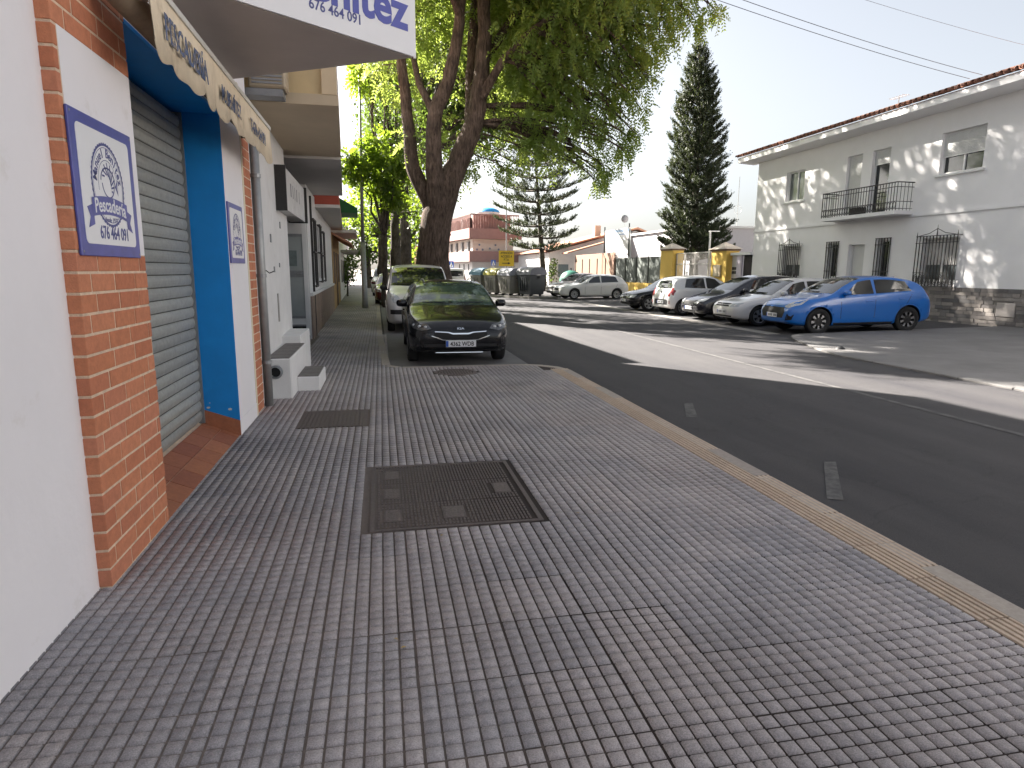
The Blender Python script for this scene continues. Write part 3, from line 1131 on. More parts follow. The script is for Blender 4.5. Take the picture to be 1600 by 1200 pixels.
# two printed signs
def fish_sign(name, y0, y1, z0, z1, X, label, group):
    sg = empty(name, (X, (y0 + y1) / 2, z0), label=label, cat='sign', group=group)
    mb = MB()
    mb.bbox(X, X + .014, y0, y1, z0, z1, .003, SIGNB)
    bd = mb.build('board', SIGNB, sg)
    w, h = y1 - y0, z1 - z0
    b = .058 * w / .74
    # white field with rounded corners
    def rr(a0, a1, c0, c1, r, n=6):
        pts = []
        for (cx, cy, s) in ((a1 - r, c1 - r, 0), (a0 + r, c1 - r, 90), (a0 + r, c0 + r, 180), (a1 - r, c0 + r, 270)):
            for k in range(n + 1):
                t = R(s + 90 * k / n)
                pts.append((cx + r * math.cos(t), cy + r * math.sin(t)))
        return pts
    x = X + .0155
    MB().extr([(x - .003, p, q) for p, q in rr(y0 + b, y1 - b, z0 + b, z1 - b * .95, .03)], (.003, 0, 0), SIGNW).build('field', SIGNW, sg)
    cy, cz = (y0 + y1) / 2 + .0 * w, z0 + h * .535
    ry = .262 * w
    rz = .305 * h

    def ring(r0, r1, teeth=0, a0=0, a1=360, n=96):
        m = MB()
        vs, fs = [], []
        for k in range(n + 1):
            t = R(a0 + (a1 - a0) * k / n)
            ro = r1 * (1 + (.035 * (k % 2) if teeth else 0))
            vs += [(x + .001, cy + ry * r0 * math.cos(t), cz + rz * r0 * math.sin(t)), (x + .001, cy + ry * ro * math.cos(t), cz + rz * ro * math.sin(t))]
        for k in range(n):
            fs.append((2 * k, 2 * k + 1, 2 * k + 3, 2 * k + 2))
        m.add(vs, fs, SIGNB2)
        return m
    m = ring(.95, 1.0, 1)
    r2 = ring(.90, .915)
    m.add(r2.v, r2.f, SIGNB2)
    r3 = ring(.60, .615, a0=-15, a1=195)
    m.add(r3.v, r3.f, SIGNB2)
    m.build('emblem_ring', SIGNB2, sg)
    # arched lettering
    m = MB()
    s = 'Manuel Benítez'
    for i, ch in enumerate(s):
        if ch == ' ':
            m.build('arched_lettering', SIGNB2, sg)
            m = MB()
            continue
        t = R(168 - 156 * i / (len(s) - 1))
        px, pz_ = cy + ry * .68 * math.cos(t), cz + rz * .68 * math.sin(t)
        text_on(m, ch, .062 * w / .74, (x + .001, px, pz_), ux, uy, SIGNB2, ext=.0006, off=.0006, rot=t - PI / 2)
    m.build('arched_lettering', SIGNB2, sg)
    # fish: curled outline with striped body and tail
    m = MB()
    fc = (cy, cz + .02 * h)
    for k in range(9):
        t = k / 8
        a = R(150 - 190 * t)
        rr_ = .30
        px, pz_ = fc[0] + ry * rr_ * math.cos(a), fc[1] + rz * rr_ * math.sin(a)
        le = ry * (.10 + .34 * math.sin(PI * min(1, t * .95 + .05)))
        dx, dz = math.cos(a + .5), math.sin(a + .5)
        tx, tz = -dz, dx
        hw = .0045 * w / .74
        pts = [(px - dx * le * .5 - tx * hw, pz_ - dz * le * .5 - tz * hw), (px + dx * le * .5 - tx * hw, pz_ + dz * le * .5 - tz * hw),
               (px + dx * le * .5 + tx * hw, pz_ + dz * le * .5 + tz * hw), (px - dx * le * .5 + tx * hw, pz_ - dz * le * .5 + tz * hw)]
        m.add([(x + .001, p, q) for p, q in pts], [(0, 1, 2, 3)], SIGNB2)
    pr = []
    for k in range(33):
        a = R(175 - 350 * k / 32)
        pr.append((fc[0] + ry * .42 * math.cos(a) * (1.05 if k < 16 else .9), fc[1] + rz * .36 * math.sin(a)))
    for p, q in zip(pr[:-1], pr[1:]):
        dd = Vector((q[0] - p[0], q[1] - p[1]))
        nn = Vector((-dd.y, dd.x)).normalized() * .004 * w / .74
        m.add([(x + .001, p[0] - nn.x, p[1] - nn.y), (x + .001, q[0] - nn.x, q[1] - nn.y), (x + .001, q[0] + nn.x, q[1] + nn.y), (x + .001, p[0] + nn.x, p[1] + nn.y)], [(0, 1, 2, 3)], SIGNB2)
    tl = (fc[0] + ry * .42, fc[1] - rz * .05)
    m.add([(x + .001, tl[0], tl[1]), (x + .001, tl[0] + ry * .2, tl[1] + rz * .2), (x + .001, tl[0] + ry * .13, tl[1]), (x + .001, tl[0] + ry * .2, tl[1] - rz * .22)], [(0, 3, 2, 1)], SIGNB2)
    m.build('fish_emblem', SIGNB2, sg)
    # banner
    m = MB()
    vs, fs = [], []
    NB = 20
    for k in range(NB + 1):
        t = -1 + 2 * k / NB
        zc = cz - rz * .50 - rz * .10 * t * t
        vs += [(x + .0022, cy + ry * 1.12 * t, zc - rz * .22), (x + .0022, cy + ry * 1.12 * t, zc + rz * .22)]
    for k in range(NB):
        fs.append((2 * k, 2 * k + 2, 2 * k + 3, 2 * k + 1))
    m.add(vs, fs, SIGNB)
    for sgn in (-1, 1):
        e = cy + sgn * ry * 1.05
        o_ = cy + sgn * ry * 1.42
        zc = cz - rz * .74
        m.add([(x + .0012, e, zc + rz * .22), (x + .0012, e, zc - rz * .26), (x + .0012, o_, zc - rz * .36), (x + .0012, cy + sgn * ry * 1.27, zc - rz * .10), (x + .0012, o_, zc + rz * .12)], [(0, 1, 2, 3, 4) if sgn < 0 else (4, 3, 2, 1, 0)], SIGNB)
    m.build('banner', SIGNB, sg)
    m = MB()
    s = 'Pescadería'
    vs, fs = text_mesh(s, .098 * w / .74, .0006, .0014, xs=.92)
    wid = max(v[0] for v in vs) - min(v[0] for v in vs)
    vs = [(a * ry * 1.96 / wid, b, c) for a, b, c in vs]
    m.add([(x + .0032 + c, cy + a, cz - rz * .645 - rz * .10 * (a / (ry * 1.12)) ** 2 + b) for a, b, c in vs], fs, SIGNW)
    m.build('banner_lettering', SIGNW, sg)
    m = MB()
    text_on(m, 'desde 1977', .035 * w / .74, (x + .001, cy, cz - rz * .90), ux, uy, SIGNB2, ext=.0005)
    text_on(m, '676 464 091', .088 * w / .74, (x + .001, cy + .04 * w, z0 + h * .135), ux, uy, SIGNB2, ext=.0006, off=.0015, xs=.82)
    m.build('phone_lettering', SIGNB2, sg)
    m = MB()
    for p in (y0 + .02, y1 - .02):
        for q in (z0 + .02, z1 - .02):
            m.lathe([(0, .016), (.006, .0155), (.007, .014)], axis='x', n=8, c=(X, p, q), mat=GREYMETAL)
    m.build('screws', GREYMETAL, sg)


fish_sign('shop_sign', 3.39, 4.145, 1.655, 2.325, FXP + .001, 'large blue-bordered fish emblem sign on the near brick pier', None)
fish_sign('shop_sign', 6.39 + .1, 7.12, 1.65, 2.21, FXP + .001, 'small blue-bordered fish emblem sign beside the blue door jamb', None)

# pointed balcony over the door with its name board
tip = Vector((.30, 5.65))
dA = Vector((.803, .596))
wa = tip - dA * ((tip.x - FXP) / dA.x)
wb = Vector((FXP, 6.68))
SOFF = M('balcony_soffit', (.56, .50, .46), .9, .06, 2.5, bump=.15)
mb = MB()
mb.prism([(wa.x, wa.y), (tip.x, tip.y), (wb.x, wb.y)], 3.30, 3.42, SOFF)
mb.prism([(wa.x + .04, wa.y + .06), (tip.x - .05, tip.y), (wb.x + .02, wb.y - .04)], 3.42, 4.3, WHITE)
mb.build('balcony', SOFF, shop)
nb = empty('name_board', (0, 5.4, 3.3), label='white board with big blue letters on the pointed balcony overhead', cat='sign')
nA = Vector((dA.y, -dA.x))          # outward normal towards the camera
A0 = wa + nA * .012
A1 = tip + nA * .012
mb = MB()
mb.extr([(A0.x, A0.y, 3.302), (A1.x, A1.y, 3.302), (A1.x, A1.y, 4.25), (A0.x, A0.y, 4.25)], (nA.x * .015, nA.y * .015, 0), SIGNW)
mb.build('board', SIGNW, nb)
mb = MB()
o_ = tip + nA * .0285
uA = Vector((dA.x, dA.y, 0))


def onA(a, z):
    return Vector((o_.x + dA.x * a, o_.y + dA.y * a, z))


BIGINK = M('board_letter_blue', (.085, .10, .40), .45, .05, 9)
text_on(mb, 'Benítez', .38, onA(-.07, 3.485), uA, uy, BIGINK, ext=.002, off=.011, align='RIGHT', xs=.95)
for a0_, a1_ in ((-.64, -.545), (-.725, -.655)):
    pass
mb.build('name_lettering', BIGINK, nb)
mb = MB()
text_on(mb, '676 464 091', .098, onA(-.50, 3.405), uA, uy, SIGNB2, ext=.0015, off=.0008, align='RIGHT', xs=.9)
mb.build('phone_lettering', SIGNB2, nb)
mb = MB()
mb.extr([(tip.x + .012, tip.y - .006, 3.30), (tip.x + .03, tip.y + .012, 3.30), (tip.x + .01, tip.y + .03, 3.30)], (0, 0, .95), FRAMEW)
mb.build('edge_strip', FRAMEW, nb)

# rain pipe between the shop and the next house
rp = empty('rain_pipe', (-1.33, 7.86, 0), label='grey rain pipe on the corner past the brick strip', cat='pipe')
mb = MB()
mb.tube([(-1.345, 7.87, -.02), (-1.345, 7.87, 3.3)], .05, 12, GALV)
mb.build('pipe', GALV, rp, smooth=True)
mb = MB()
for z in (.5, 1.5, 2.6):
    mb.tube([(-1.345, 7.87, z), (-1.345, 7.87, z + .04)], .057, 12, GREYMETAL)
mb.build('clamps', GREYMETAL, rp)
mb = MB()
mb.tube([(-1.29, 7.86, 1.58), (-1.25, 7.84, 1.55), (-1.20, 7.83, 1.57)], .006, 6, IRON)
mb.build('hook', IRON, rp)


# ================================================================== facades with real openings
UZ = Vector((0, 0, 1))


def facade(mb, o, ux, n, U, V, ops, depth, mat, reveal=None):
    """wall sheet U x V from o (along ux and up) with openings (u0,u1,v0,v1) and reveals going inwards"""
    o, ux, n = Vector(o), Vector(ux).normalized(), Vector(n).normalized()
    us = sorted(set([0, U] + [k for q in ops for k in q[:2]]))
    vs = sorted(set([0, V] + [k for q in ops for k in q[2:4]]))
    P = lambda u, v, d=0: o + ux * u + UZ * v - n * d
    flip = ux.cross(UZ).dot(n) < 0
    for a, b in zip(us[:-1], us[1:]):
        for c, d in zip(vs[:-1], vs[1:]):
            mu, mv = (a + b) / 2, (c + d) / 2
            if any(q[0] < mu < q[1] and q[2] < mv < q[3] for q in ops):
                continue
            q = [P(a, c), P(b, c), P(b, d), P(a, d)]
            mb.add(q, [(3, 2, 1, 0) if flip else (0, 1, 2, 3)], mat)
    rv = reveal or mat
    for q in ops:
        a, b, c, d = q[:4]
        for (p0, p1) in (((a, c), (b, c)), ((b, c), (b, d)), ((b, d), (a, d)), ((a, d), (a, c))):
            mb.add([P(*p0), P(*p1), P(p1[0], p1[1], depth), P(p0[0], p0[1], depth)], [(0, 1, 2, 3)], rv)


def ubox(mb, o, ux, n, u0, u1, v0, v1, d0, d1, mat):
    """box in facade coordinates, d measured outwards"""
    o, ux, n = Vector(o), Vector(ux).normalized(), Vector(n).normalized()
    c = o + ux * (u0 + u1) / 2 + UZ * (v0 + v1) / 2 + n * (d0 + d1) / 2
    mb.obox(c, ux, n, UZ, abs(u1 - u0) / 2, abs(d1 - d0) / 2, abs(v1 - v0) / 2, mat)
    return mb


def window(parent, o, ux, n, q, depth, fmat=FRAMEW, gmat=GLASS, bars=1, blind=0., sill=True, name='window', fw=.05):
    a, b, c, d = q
    mb = MB()
    for u0, u1, v0, v1 in ((a, a + fw, c, d), (b - fw, b, c, d), (a + fw, b - fw, c, c + fw), (a + fw, b - fw, d - fw, d)):
        ubox(mb, o, ux, n, u0, u1, v0, v1, -depth + .03, -depth + .09, fmat)
    for k in range(bars):
        m = a + (b - a) * (k + 1) / (bars + 1)
        ubox(mb, o, ux, n, m - fw * .55, m + fw * .55, c + fw, d - fw, -depth + .032, -depth + .085, fmat)
    f = mb.build(name, fmat, parent)
    ubox(MB(), o, ux, n, a + fw, b - fw, c + fw, d - fw, -depth + .02, -depth + .045, gmat).build('pane', gmat, f)
    if blind > 0:
        mb = MB()
        h = (d - c) * blind
        k = 0
        v = d
        while v > d - h:
            ubox(mb, o, ux, n, a + .01, b - .01, v - .043, v - .003, -depth + .10, -depth + .112, BLIND)
            v -= .045
        ubox(mb, o, ux, n, a + .005, b - .005, v - .02, v, -depth + .10, -depth + .12, FRAMEW)
        mb.build('roller_blind', BLIND, f)
    if sill:
        ubox(MB(), o, ux, n, a - .1, b + .1, c - .07, c - .005, -.02, .07, FRAMEW).build('sill', FRAMEW, f)
    return f


# ================================================================== houses on the left beyond the shop
# white house with yellow upper storey
hy = empty('corner_house', (-1.5, 9.5, 0), label='white house with projecting yellow upper storey beyond the shop', cat='building')
YB = M('yellow_beige', (.66, .51, .29), .85, .07, 3, bump=.1)
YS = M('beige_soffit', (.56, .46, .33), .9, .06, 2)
f8, f12, f18 = fx(7.9), fx(11.45), fx(18)
mb = MB()
mb.prism([(f8, 7.93), (f12 - .0, 11.45), (-9, 11.45), (-9, 7.93)], -.05, 3.52, WHITE2)
mb.build('wall', WHITE2, hy)
mb = MB()
mb.prism([(-.47, 8.32), (-.64, 11.88), (-9, 11.88), (-9, 8.32)], 3.62, 9.5, YB)
mb.build('upper_wall', YB, hy)
mb = MB()
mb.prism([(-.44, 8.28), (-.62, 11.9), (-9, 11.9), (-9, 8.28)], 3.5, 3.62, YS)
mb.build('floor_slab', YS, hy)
mb = MB()
mb.box(-.62, -.45, 8.27, 8.36, 3.62, 9.5, M('beige_band', (.68, .54, .36), .85, .05))
mb.box(-1.6, -.62, 8.27, 8.31, 4.45, 4.6, M('beige_band', (.56, .43, .27)))
mb.build('corner_band', None, hy)
mb = MB()
for u, z, s in ((9.3, 1.95, .07), (9.5, 1.55, .05), (10.1, 1.62, .04), (10.4, 2.2, .06)):
    MB().box(fx(u) - .01, fx(u) + .012, u, u + s, z, z + s * 1.6, GREYMETAL).build('wall_fitting', GREYMETAL, hy)
mb.box(fx(9.8) - .01, fx(9.8) + .014, 9.7, 9.78, .85, 1.25, M('vent_cover', (.35, .33, .31), .7, .1))
mb.build('vent_cover', None, hy)
ac = empty('wall_air_conditioner', (-1.2, 8.1, 3.5), label='boxed air conditioning unit under the pointed balcony edge', cat='air conditioner')
mb = MB()
mb.bbox(-1.38, -.98, 7.96, 8.24, 3.58, 3.98, .02, M('ac_beige', (.46, .38, .27), .6, .08))
mb.build('casing', None, ac)
mb = MB()
for k in range(9):
    mb.box(-1.34, -1.02, 7.945, 7.962, 3.62 + k * .036, 3.64 + k * .036, GREYMETAL)
mb.build('grille', GREYMETAL, ac)
mb = MB()
mb.box(-1.42, -1.02, 7.98, 8.22, 3.50, 3.575, GREYMETAL)
mb.build('bracket', GREYMETAL, ac)

st = empty('entrance_steps', (-1.2, 9, 0), label='white entrance steps with grey tile tops and a round drain hole', cat='steps')
STT = M('step_tile', (.17, .155, .15), .7, .2, 14, bump=.3)
mb = MB()
mb.bbox(-1.5, -1.13, 8.27, 9.95, -.03, .50, .012, WHITE2)
mb.build('upper_step', WHITE2, st)
mb = MB()
for k in range(5):
    mb.bbox(-1.42, -1.15, 8.30 + k * .33, 8.30 + k * .33 + .322, .495, .512, .003, STT)
mb.build('upper_tread', STT, st)
mb = MB()
mb.bbox(-1.13, -.84, 8.78, 9.7, -.03, .185, .01, WHITE2)
mb.build('lower_step', WHITE2, st)
mb = MB()
for k in range(3):
    mb.bbox(-1.125, -.86, 8.80 + k * .3, 8.80 + k * .3 + .292, .18, .196, .003, STT)
mb.build('lower_tread', STT, st)
mb = MB()
mb.bbox(-1.6, -1.2, 9.96, 11.2, -.03, .62, .01, WHITE2)
mb.build('ledge', WHITE2, st)
mb = MB()
mb.lathe([(.085, 0), (.085, -.05), (.062, -.055), (.06, -.01)], axis='y', n=20, c=(-1.31, 8.262, .34), mat=GREYMETAL)
mb.lathe([(0, -.012), (.062, -.012)], axis='y', n=20, c=(-1.31, 8.262, .34), mat=DARK)
mb.build('drain_pipe', None, st, smooth=False)

# second house: sign box, open door, grilled windows, grey soffit above
hw = empty('grey_soffit_house', (-1.6, 15, 0), label='white house with grey soffit, sign box and grilled windows', cat='building')
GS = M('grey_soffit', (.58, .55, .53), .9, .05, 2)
mb = MB()
mb.prism([(-.645, 11.92), (-.93, 17.6), (-9, 17.6), (-9, 11.92)], 3.53, 9.5, WHITE2)
mb.build('upper_wall', WHITE2, hw)
mb = MB()
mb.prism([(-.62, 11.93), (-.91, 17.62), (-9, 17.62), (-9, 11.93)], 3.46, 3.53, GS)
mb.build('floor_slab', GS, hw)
dirv = Vector((-.024, 1, 0)).normalized()
nrm = Vector((1, .024, 0)).normalized()
mb = MB()
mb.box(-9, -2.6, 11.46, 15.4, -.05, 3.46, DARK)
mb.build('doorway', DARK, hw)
o0 = Vector((fx(15.4), 15.4, 0))
ops = [(1.0, 1.75, 1.28, 2.7), (3.2, 3.9, 1.35, 2.7), (4.7, 5.3, 1.35, 2.6)]
mb = MB()
facade(mb, o0, dirv, nrm, 11., 3.46, ops, .2, WHITE2)
mb.box(-9, o0.x - .35, 15.42, 26.4, -.05, 3.4, WHITE2)
mb.add([(o0.x, 15.4, 0), (o0.x, 15.4, 3.46), (-3, 15.4, 3.46), (-3, 15.4, 0)], [(0, 1, 2, 3)], WHITE2)
mb.build('wall', WHITE2, hw)
for q in ops:
    w_ = window(hw, o0, dirv, nrm, q, .2, fmat=IRON, sill=True)
    mb = MB()
    k = q[0] - .06
    while k <= q[1] + .07:
        ubox(mb, o0, dirv, nrm, k, k + .022, q[2] - .12, q[3] + .1, .06, .08, IRON)
        k += .12
    for v in (q[2] - .1, (q[2] + q[3]) / 2, q[3] + .06):
        ubox(mb, o0, dirv, nrm, q[0] - .08, q[1] + .08, v, v + .03, .0, .085, IRON)
    mb.build('window_grille', IRON, w_)
STB = M('stone_base', (.30, .22, .17), .85, .2, 5, bump=.4, col2=(.22, .16, .13), thr=.5)
mb = MB()
for k in range(11):
    ubox(mb, o0, dirv, nrm, k * 1.0 + .006, k * 1.0 + .994, -.02, .98, .0, .035, STB)
ubox(mb, o0, dirv, nrm, 0, 11., .985, 1.06, .0, .06, WHITE2)
mb.build('stone_base', STB, hw)
mb = MB()
ubox(mb, o0, dirv, nrm, .88, .92, -.02, 3.3, .0, .05, IRON)
mb.build('rain_pipe', IRON, hw)
sb = empty('sign_box', (-1.4, 11.5, 2.4), label='weathered white sign box hanging under the grey soffit', cat='sign')
mb = MB()
mb.prism([(-1.33, 10.15), (-1.36, 12.85), (-1.62, 12.85), (-1.6, 10.15)], 2.46, 3.06, M('sign_box_white', (.60, .585, .57), .7, .1, 4, col2=(.35, .33, .31), thr=.6, soft=.1, c2scale=6))
mb.build('box', None, sb)
mb = MB()
for y, w in ((10.75, .11), (11.05, .07), (11.3, .05), (11.55, .09), (11.95, .06)):
    mb.box(-1.36, -1.328 - .012 * (y - 10.15), y, y + w, 2.70, 2.90, M('faded_ink', (.22, .215, .23), .7, .2))
mb.build('faded_letters', None, sb)
mb = MB()
for y in (10.14, 12.84):
    MB().box(-1.66, -1.315, y - .02, y + .02, 2.44, 3.08, IRON).build('end_frame', IRON, sb)
dr = empty('open_metal_door', (-1.9, 15.2, 0), label='grey panelled metal door standing open onto the pavement', cat='door')
DG = M('door_grey', (.34, .37, .37), .35, .06, 4, spec=.7)
mb = MB()
for a, b, c, d in ((-2.5, -2.43, .32, 2.68), (-1.69, -1.60, .12, 2.72), (-2.43, -1.69, .50, .56), (-2.43, -1.69, 1.42, 1.56), (-2.43, -1.69, 2.3, 2.36), (-2.43, -1.69, 2.62, 2.68), (-2.08, -2.05, 2.36, 2.62), (-2.08, -2.05, .36, .5), (-2.43, -1.69, .32, .36)):
    mb.box(a, b, 15.14, 15.19, c, d, FRAMEW if a == -1.69 else GREYMETAL)
mb.build('door_frame', FRAMEW, dr)
for c, d in ((.56, 1.42), (1.56, 2.3)):
    MB().box(-2.43, -1.69, 15.155, 15.175, c, d, DG).build('door_panel', DG, dr)
MB().box(-2.2, -1.82, 15.145, 15.155, 1.66, 2.0, M('notice', (.16, .20, .20), .6, .2, 9)).build('notice', None, dr)
MB().box(-2.43, -1.69, 15.155, 15.18, .36, .5, FRAMEW).build('kick_panel', FRAMEW, dr)
MB().box(-2.45, -1.62, 15.15, 15.20, .02, .32, DARK).build('bottom_gap', DARK, dr)  # black box stands for the shaded gap below the door
mb = MB()
mb.tube([(-1.73, 15.13, 1.49), (-1.73, 15.08, 1.49), (-1.82, 15.08, 1.49)], .012, 6, GALV)
mb.build('door_handle', GALV, dr)

# red house and further low houses
hr = empty('red_house', (-1.8, 22, 0), label='low house with red painted balcony edge past the grey soffit', cat='building')
mb = MB()
mb.prism([(-1.02, 18.1), (-1.5, 28.2), (-9, 28.2), (-9, 18.1)], 3.2, 3.28, GS)
mb.build('floor_slab', GS, hr)
mb = MB()
mb.prism([(-1.04, 18.12), (-1.52, 28.1), (-9, 28.1), (-9, 18.12)], 3.28, 3.62, REDB)
mb.prism([(-1.25, 18.14), (-1.72, 28.0), (-9, 28.0), (-9, 18.14)], 3.62, 6.4, WHITE2)
mb.build('upper_wall', REDB, hr)
mb = MB()
mb.prism([(-.95, 18.1), (-1.45, 28.2), (-9, 28.2), (-9, 18.1)], 6.4, 6.55, ROOFS)
mb.build('roof', ROOFS, hr)
hd = empty('ochre_house', (-2, 32, 0), label='ochre fronted low house with tiled canopy far down the pavement', cat='building')
OCH = M('ochre_render', (.42, .27, .12), .85, .1, 4)
f26, f34, f48, f70 = fx(26.4), fx(34), fx(48), fx(70)
mb = MB()
mb.prism([(f26 + .02, 26.45), (f34, 34), (-9, 34), (-9, 26.45)], -.05, 3.0, OCH)
mb.build('wall', OCH, hd)
mb = MB()
mb.extr([(f26 - .1, 26.6, 3.0), (f26 + .75, 26.6, 2.55), (f26 + .75, 26.6, 2.63), (f26 - .1, 26.6, 3.1)], (-.15, 6.5, 0), ROOFS)
mb.prism([(f26 + .9, 28.3), (f34 + .9, 34.3), (-9, 34.3), (-9, 28.3)], 3.1, 3.22, WHITE2)
mb.prism([(f26 + .1, 28.3), (f34 + .1, 34.3), (-9, 34.3), (-9, 28.3)], 3.22, 5.4, WHITE2)
mb.build('roof', ROOFS, hd)
for k in range(3):
    y = 27.3 + k * 2.3
    MB().box(fx(y) - .2, fx(y) + .03, y, y + .8, .0 if k == 1 else 1.0, 2.3, M('brown_wood', (.10, .05, .03), .7, .2)).build('shutter', None, hd)
hf = empty('far_white_house', (-2, 45, 0), label='far white house at the end of the left pavement', cat='building')
mb = MB()
mb.prism([(f34, 34.4), (f48, 48), (-9, 48), (-9, 34.4)], -.05, 4.2, WHITE2)
mb.prism([(f48 - .3, 48.2), (f70 - .3, 70), (-9, 70), (-9, 48.2)], -.05, 6., WHITE2)
mb.build('wall', WHITE2, hf)
mb = MB()
mb.prism([(f34 + .9, 36), (f48 + .9, 42), (-3, 42), (-3, 36)], 2.5, 2.62, CONC)
mb.build('porch_roof', CONC, hf)
for k in range(4):
    y = 36 + k * 3
    MB().box(fx(y) - .2, fx(y) + .03, y, y + 1.1, .9, 2.1, IRON).build('window', IRON, hf)
GAW = M('green_canvas', (.03, .11, .07), .9, .1)
ga = empty('green_awning', (-1.6, 32, 3), label='dark green awning far down the left side', cat='awning')
mb = MB()
mb.extr([(-2.2, 30.5, 5.0), (-.95, 30.5, 4.3), (-.95, 30.5, 4.1), (-2.2, 30.5, 4.1)], (-.1, 3., 0), GAW)
mb.build('canvas', GAW, ga)

# ================================================================== white house on the right
XB = 17.5
wh = empty('white_house', (XB, 21, 0), label='two-storey white house with tiled eaves and stone base', cat='building')
WH = M('white_paint', (.85, .84, .84), .85, .03, 1.2, bump=.1, bscale=50, col2=(.80, .79, .78), thr=.58, soft=.2, c2scale=.9)
oB = Vector((XB, 28.4, 0))
uB, nB = Vector((0, -1, 0)), Vector((-1, 0, 0))
Y2u = lambda y: 28.4 - y
opsB = {
    'w1': (Y2u(26.15), Y2u(24.9), 4.62, 5.86),
    'd1': (Y2u(22.40), Y2u(21.6), 3.68, 5.92),
    'd2': (Y2u(21.1), Y2u(20.25), 3.68, 5.92),
    'w2': (Y2u(18.15), Y2u(16.6), 4.68, 5.94),
    'g1': (Y2u(26.0), Y2u(24.75), 1.4, 2.72),
    'g2': (Y2u(23.05), Y2u(22.5), 1.4, 2.73),
    'door': (Y2u(21.9), Y2u(21.05), .2, 2.64),
    'g3': (Y2u(20.42), Y2u(19.88), 1.4, 2.75),
    'g4': (Y2u(18.45), Y2u(17.05), 1.35, 2.72),
    'w3': (Y2u(12.6), Y2u(11.0), 4.68, 5.94),
}
mb = MB()
facade(mb, oB, uB, nB, 28.4 + 6, 6.62, list(opsB.values()), .22, WH)
mb.add([(XB, 28.4, 0), (XB, 28.4, 6.62), (27, 28.4, 6.62), (27, 28.4, 0)], [(0, 1, 2, 3)], WH)
mb.build('wall', WH, wh)
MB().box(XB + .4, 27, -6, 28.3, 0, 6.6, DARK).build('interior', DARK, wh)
mb = MB()
ubox(mb, oB, uB, nB, -.03, 34, 3.45, 3.53, 0, .04, WH)
mb.build('string_course', WH, wh)
window(wh, oB, uB, nB, opsB['w1'], .22, bars=1, gmat=GLASSL)
window(wh, oB, uB, nB, opsB['d1'], .22, bars=0, blind=.98, sill=False, name='balcony_door')
window(wh, oB, uB, nB, opsB['d2'], .22, bars=0, blind=.22, sill=False, name='balcony_door')
window(wh, oB, uB, nB, opsB['w2'], .22, bars=1, blind=.55)
window(wh, oB, uB, nB, opsB['w3'], .22, bars=1, blind=.5)
window(wh, oB, uB, nB, opsB['door'], .22, bars=0, blind=0, sill=False, name='door', gmat=BLIND)
for k in ('g1', 'g2', 'g3', 'g4'):
    q = opsB[k]
    big = k in ('g1', 'g4')
    w_ = window(wh, oB, uB, nB, q, .22, bars=1 if big else 0, blind=.0, gmat=GLASSL if big else GLASS, sill=False)
    if big:
        ubox(MB(), oB, uB, nB, q[0] + .06, q[1] - .06, q[2] + .52, q[3] - .06, -.155, -.15, M('curtain', (.62, .60, .58), .9, .1, 5)).build('curtain', None, w_)
    mb = MB()
    out = .16 if big else .03
    a, b, c, d = q[0] - .07, q[1] + .07, q[2] - .16, q[3] + .06
    nbar = int((b - a) / .125)
    for i in range(nbar + 1):
        u = a + (b - a) * i / nbar
        ubox(mb, oB, uB, nB, u - .012, u + .012, c, d, out - .012, out + .012, IRON)
    for v in (c, c + .42, d - .22, d):
        ubox(mb, oB, uB, nB, a - .03, b + .03, v - .011, v + .011, out - .013, out + .013, IRON)
    for u in (a, b):
        for v in (c, d):
            ubox(mb, oB, uB, nB, u - .009, u + .009, v - .009, v + .009, 0, out, IRON)
    if big:   # scrollwork at the bottom and a crest on top
        P = lambda u, v: oB + uB * u + UZ * v + nB * out
        nsc = int((b - a) / .18)
        for i in range(nsc):
            cu = a + (b - a) * (i + .5) / nsc
            for rr_ in (.085, .05):
                mb.tube([P(cu + rr_ * math.cos(t * PI / 5), c + .21 + rr_ * 1.9 * math.sin(t * PI / 5)) for t in range(11)], .012, 5, IRON)
        mid = (a + b) / 2
        mb.tube([P(a, d), P(mid - .3, d + .08), P(mid, d + .22)], .011, 5, IRON)
        mb.tube([P(b, d), P(mid + .3, d + .08), P(mid, d + .22)], .011, 5, IRON)
        mb.tube([P(mid, d), P(mid, d + .34)], [.02, .004], 6, IRON)
        for e in (a, b):
            mb.tube([P(e, d), P(e, d + .14)], [.016, .004], 5, IRON)
    mb.build('window_grille', IRON, w_)
# balcony
bu0, bu1 = Y2u(22.75), Y2u(19.0)
bal = ubox(MB(), oB, uB, nB, bu0, bu1, 3.535, 3.66, -.05, .72, WH).build('balcony', WH, wh)
mb = MB()
P = lambda u, v, d: oB + uB * u + UZ * v + nB * d
i = 0
u = bu0 + .03
while u < bu1:
    mb.tube([P(u, 3.66, .68), P(u, 4.56, .68)], .012, 5, IRON)
    u += .128
for e in (bu0 + .03, bu1 - .03):
    for k in range(5):
        mb.tube([P(e, 3.66, .1 + .14 * k), P(e, 4.56, .1 + .14 * k)], .009, 5, IRON)
for v, r_ in ((4.57, .02), (4.42, .012), (3.95, .012), (3.72, .012)):
    mb.tube([P(bu0 + .03, v, .02), P(bu0 + .03, v, .68), P(bu1 - .03, v, .68), P(bu1 - .03, v, .02)], r_, 6, IRON)
u = bu0 + .09
while u < bu1 - .05:
    mb.tube([P(u + .055 * math.cos(t * PI / 4), 3.835 + .1 * math.sin(t * PI / 4), .68) for t in range(9)], .009, 5, IRON)
    u += .128
mb.build('balcony_railing', IRON, bal)
MB().bbox(XB - .55, XB - .25, 20.85, 21.35, 3.67, 3.93, .02, M('planter_dark', (.03, .025, .025), .7, .2)).build('planter', None, bal)
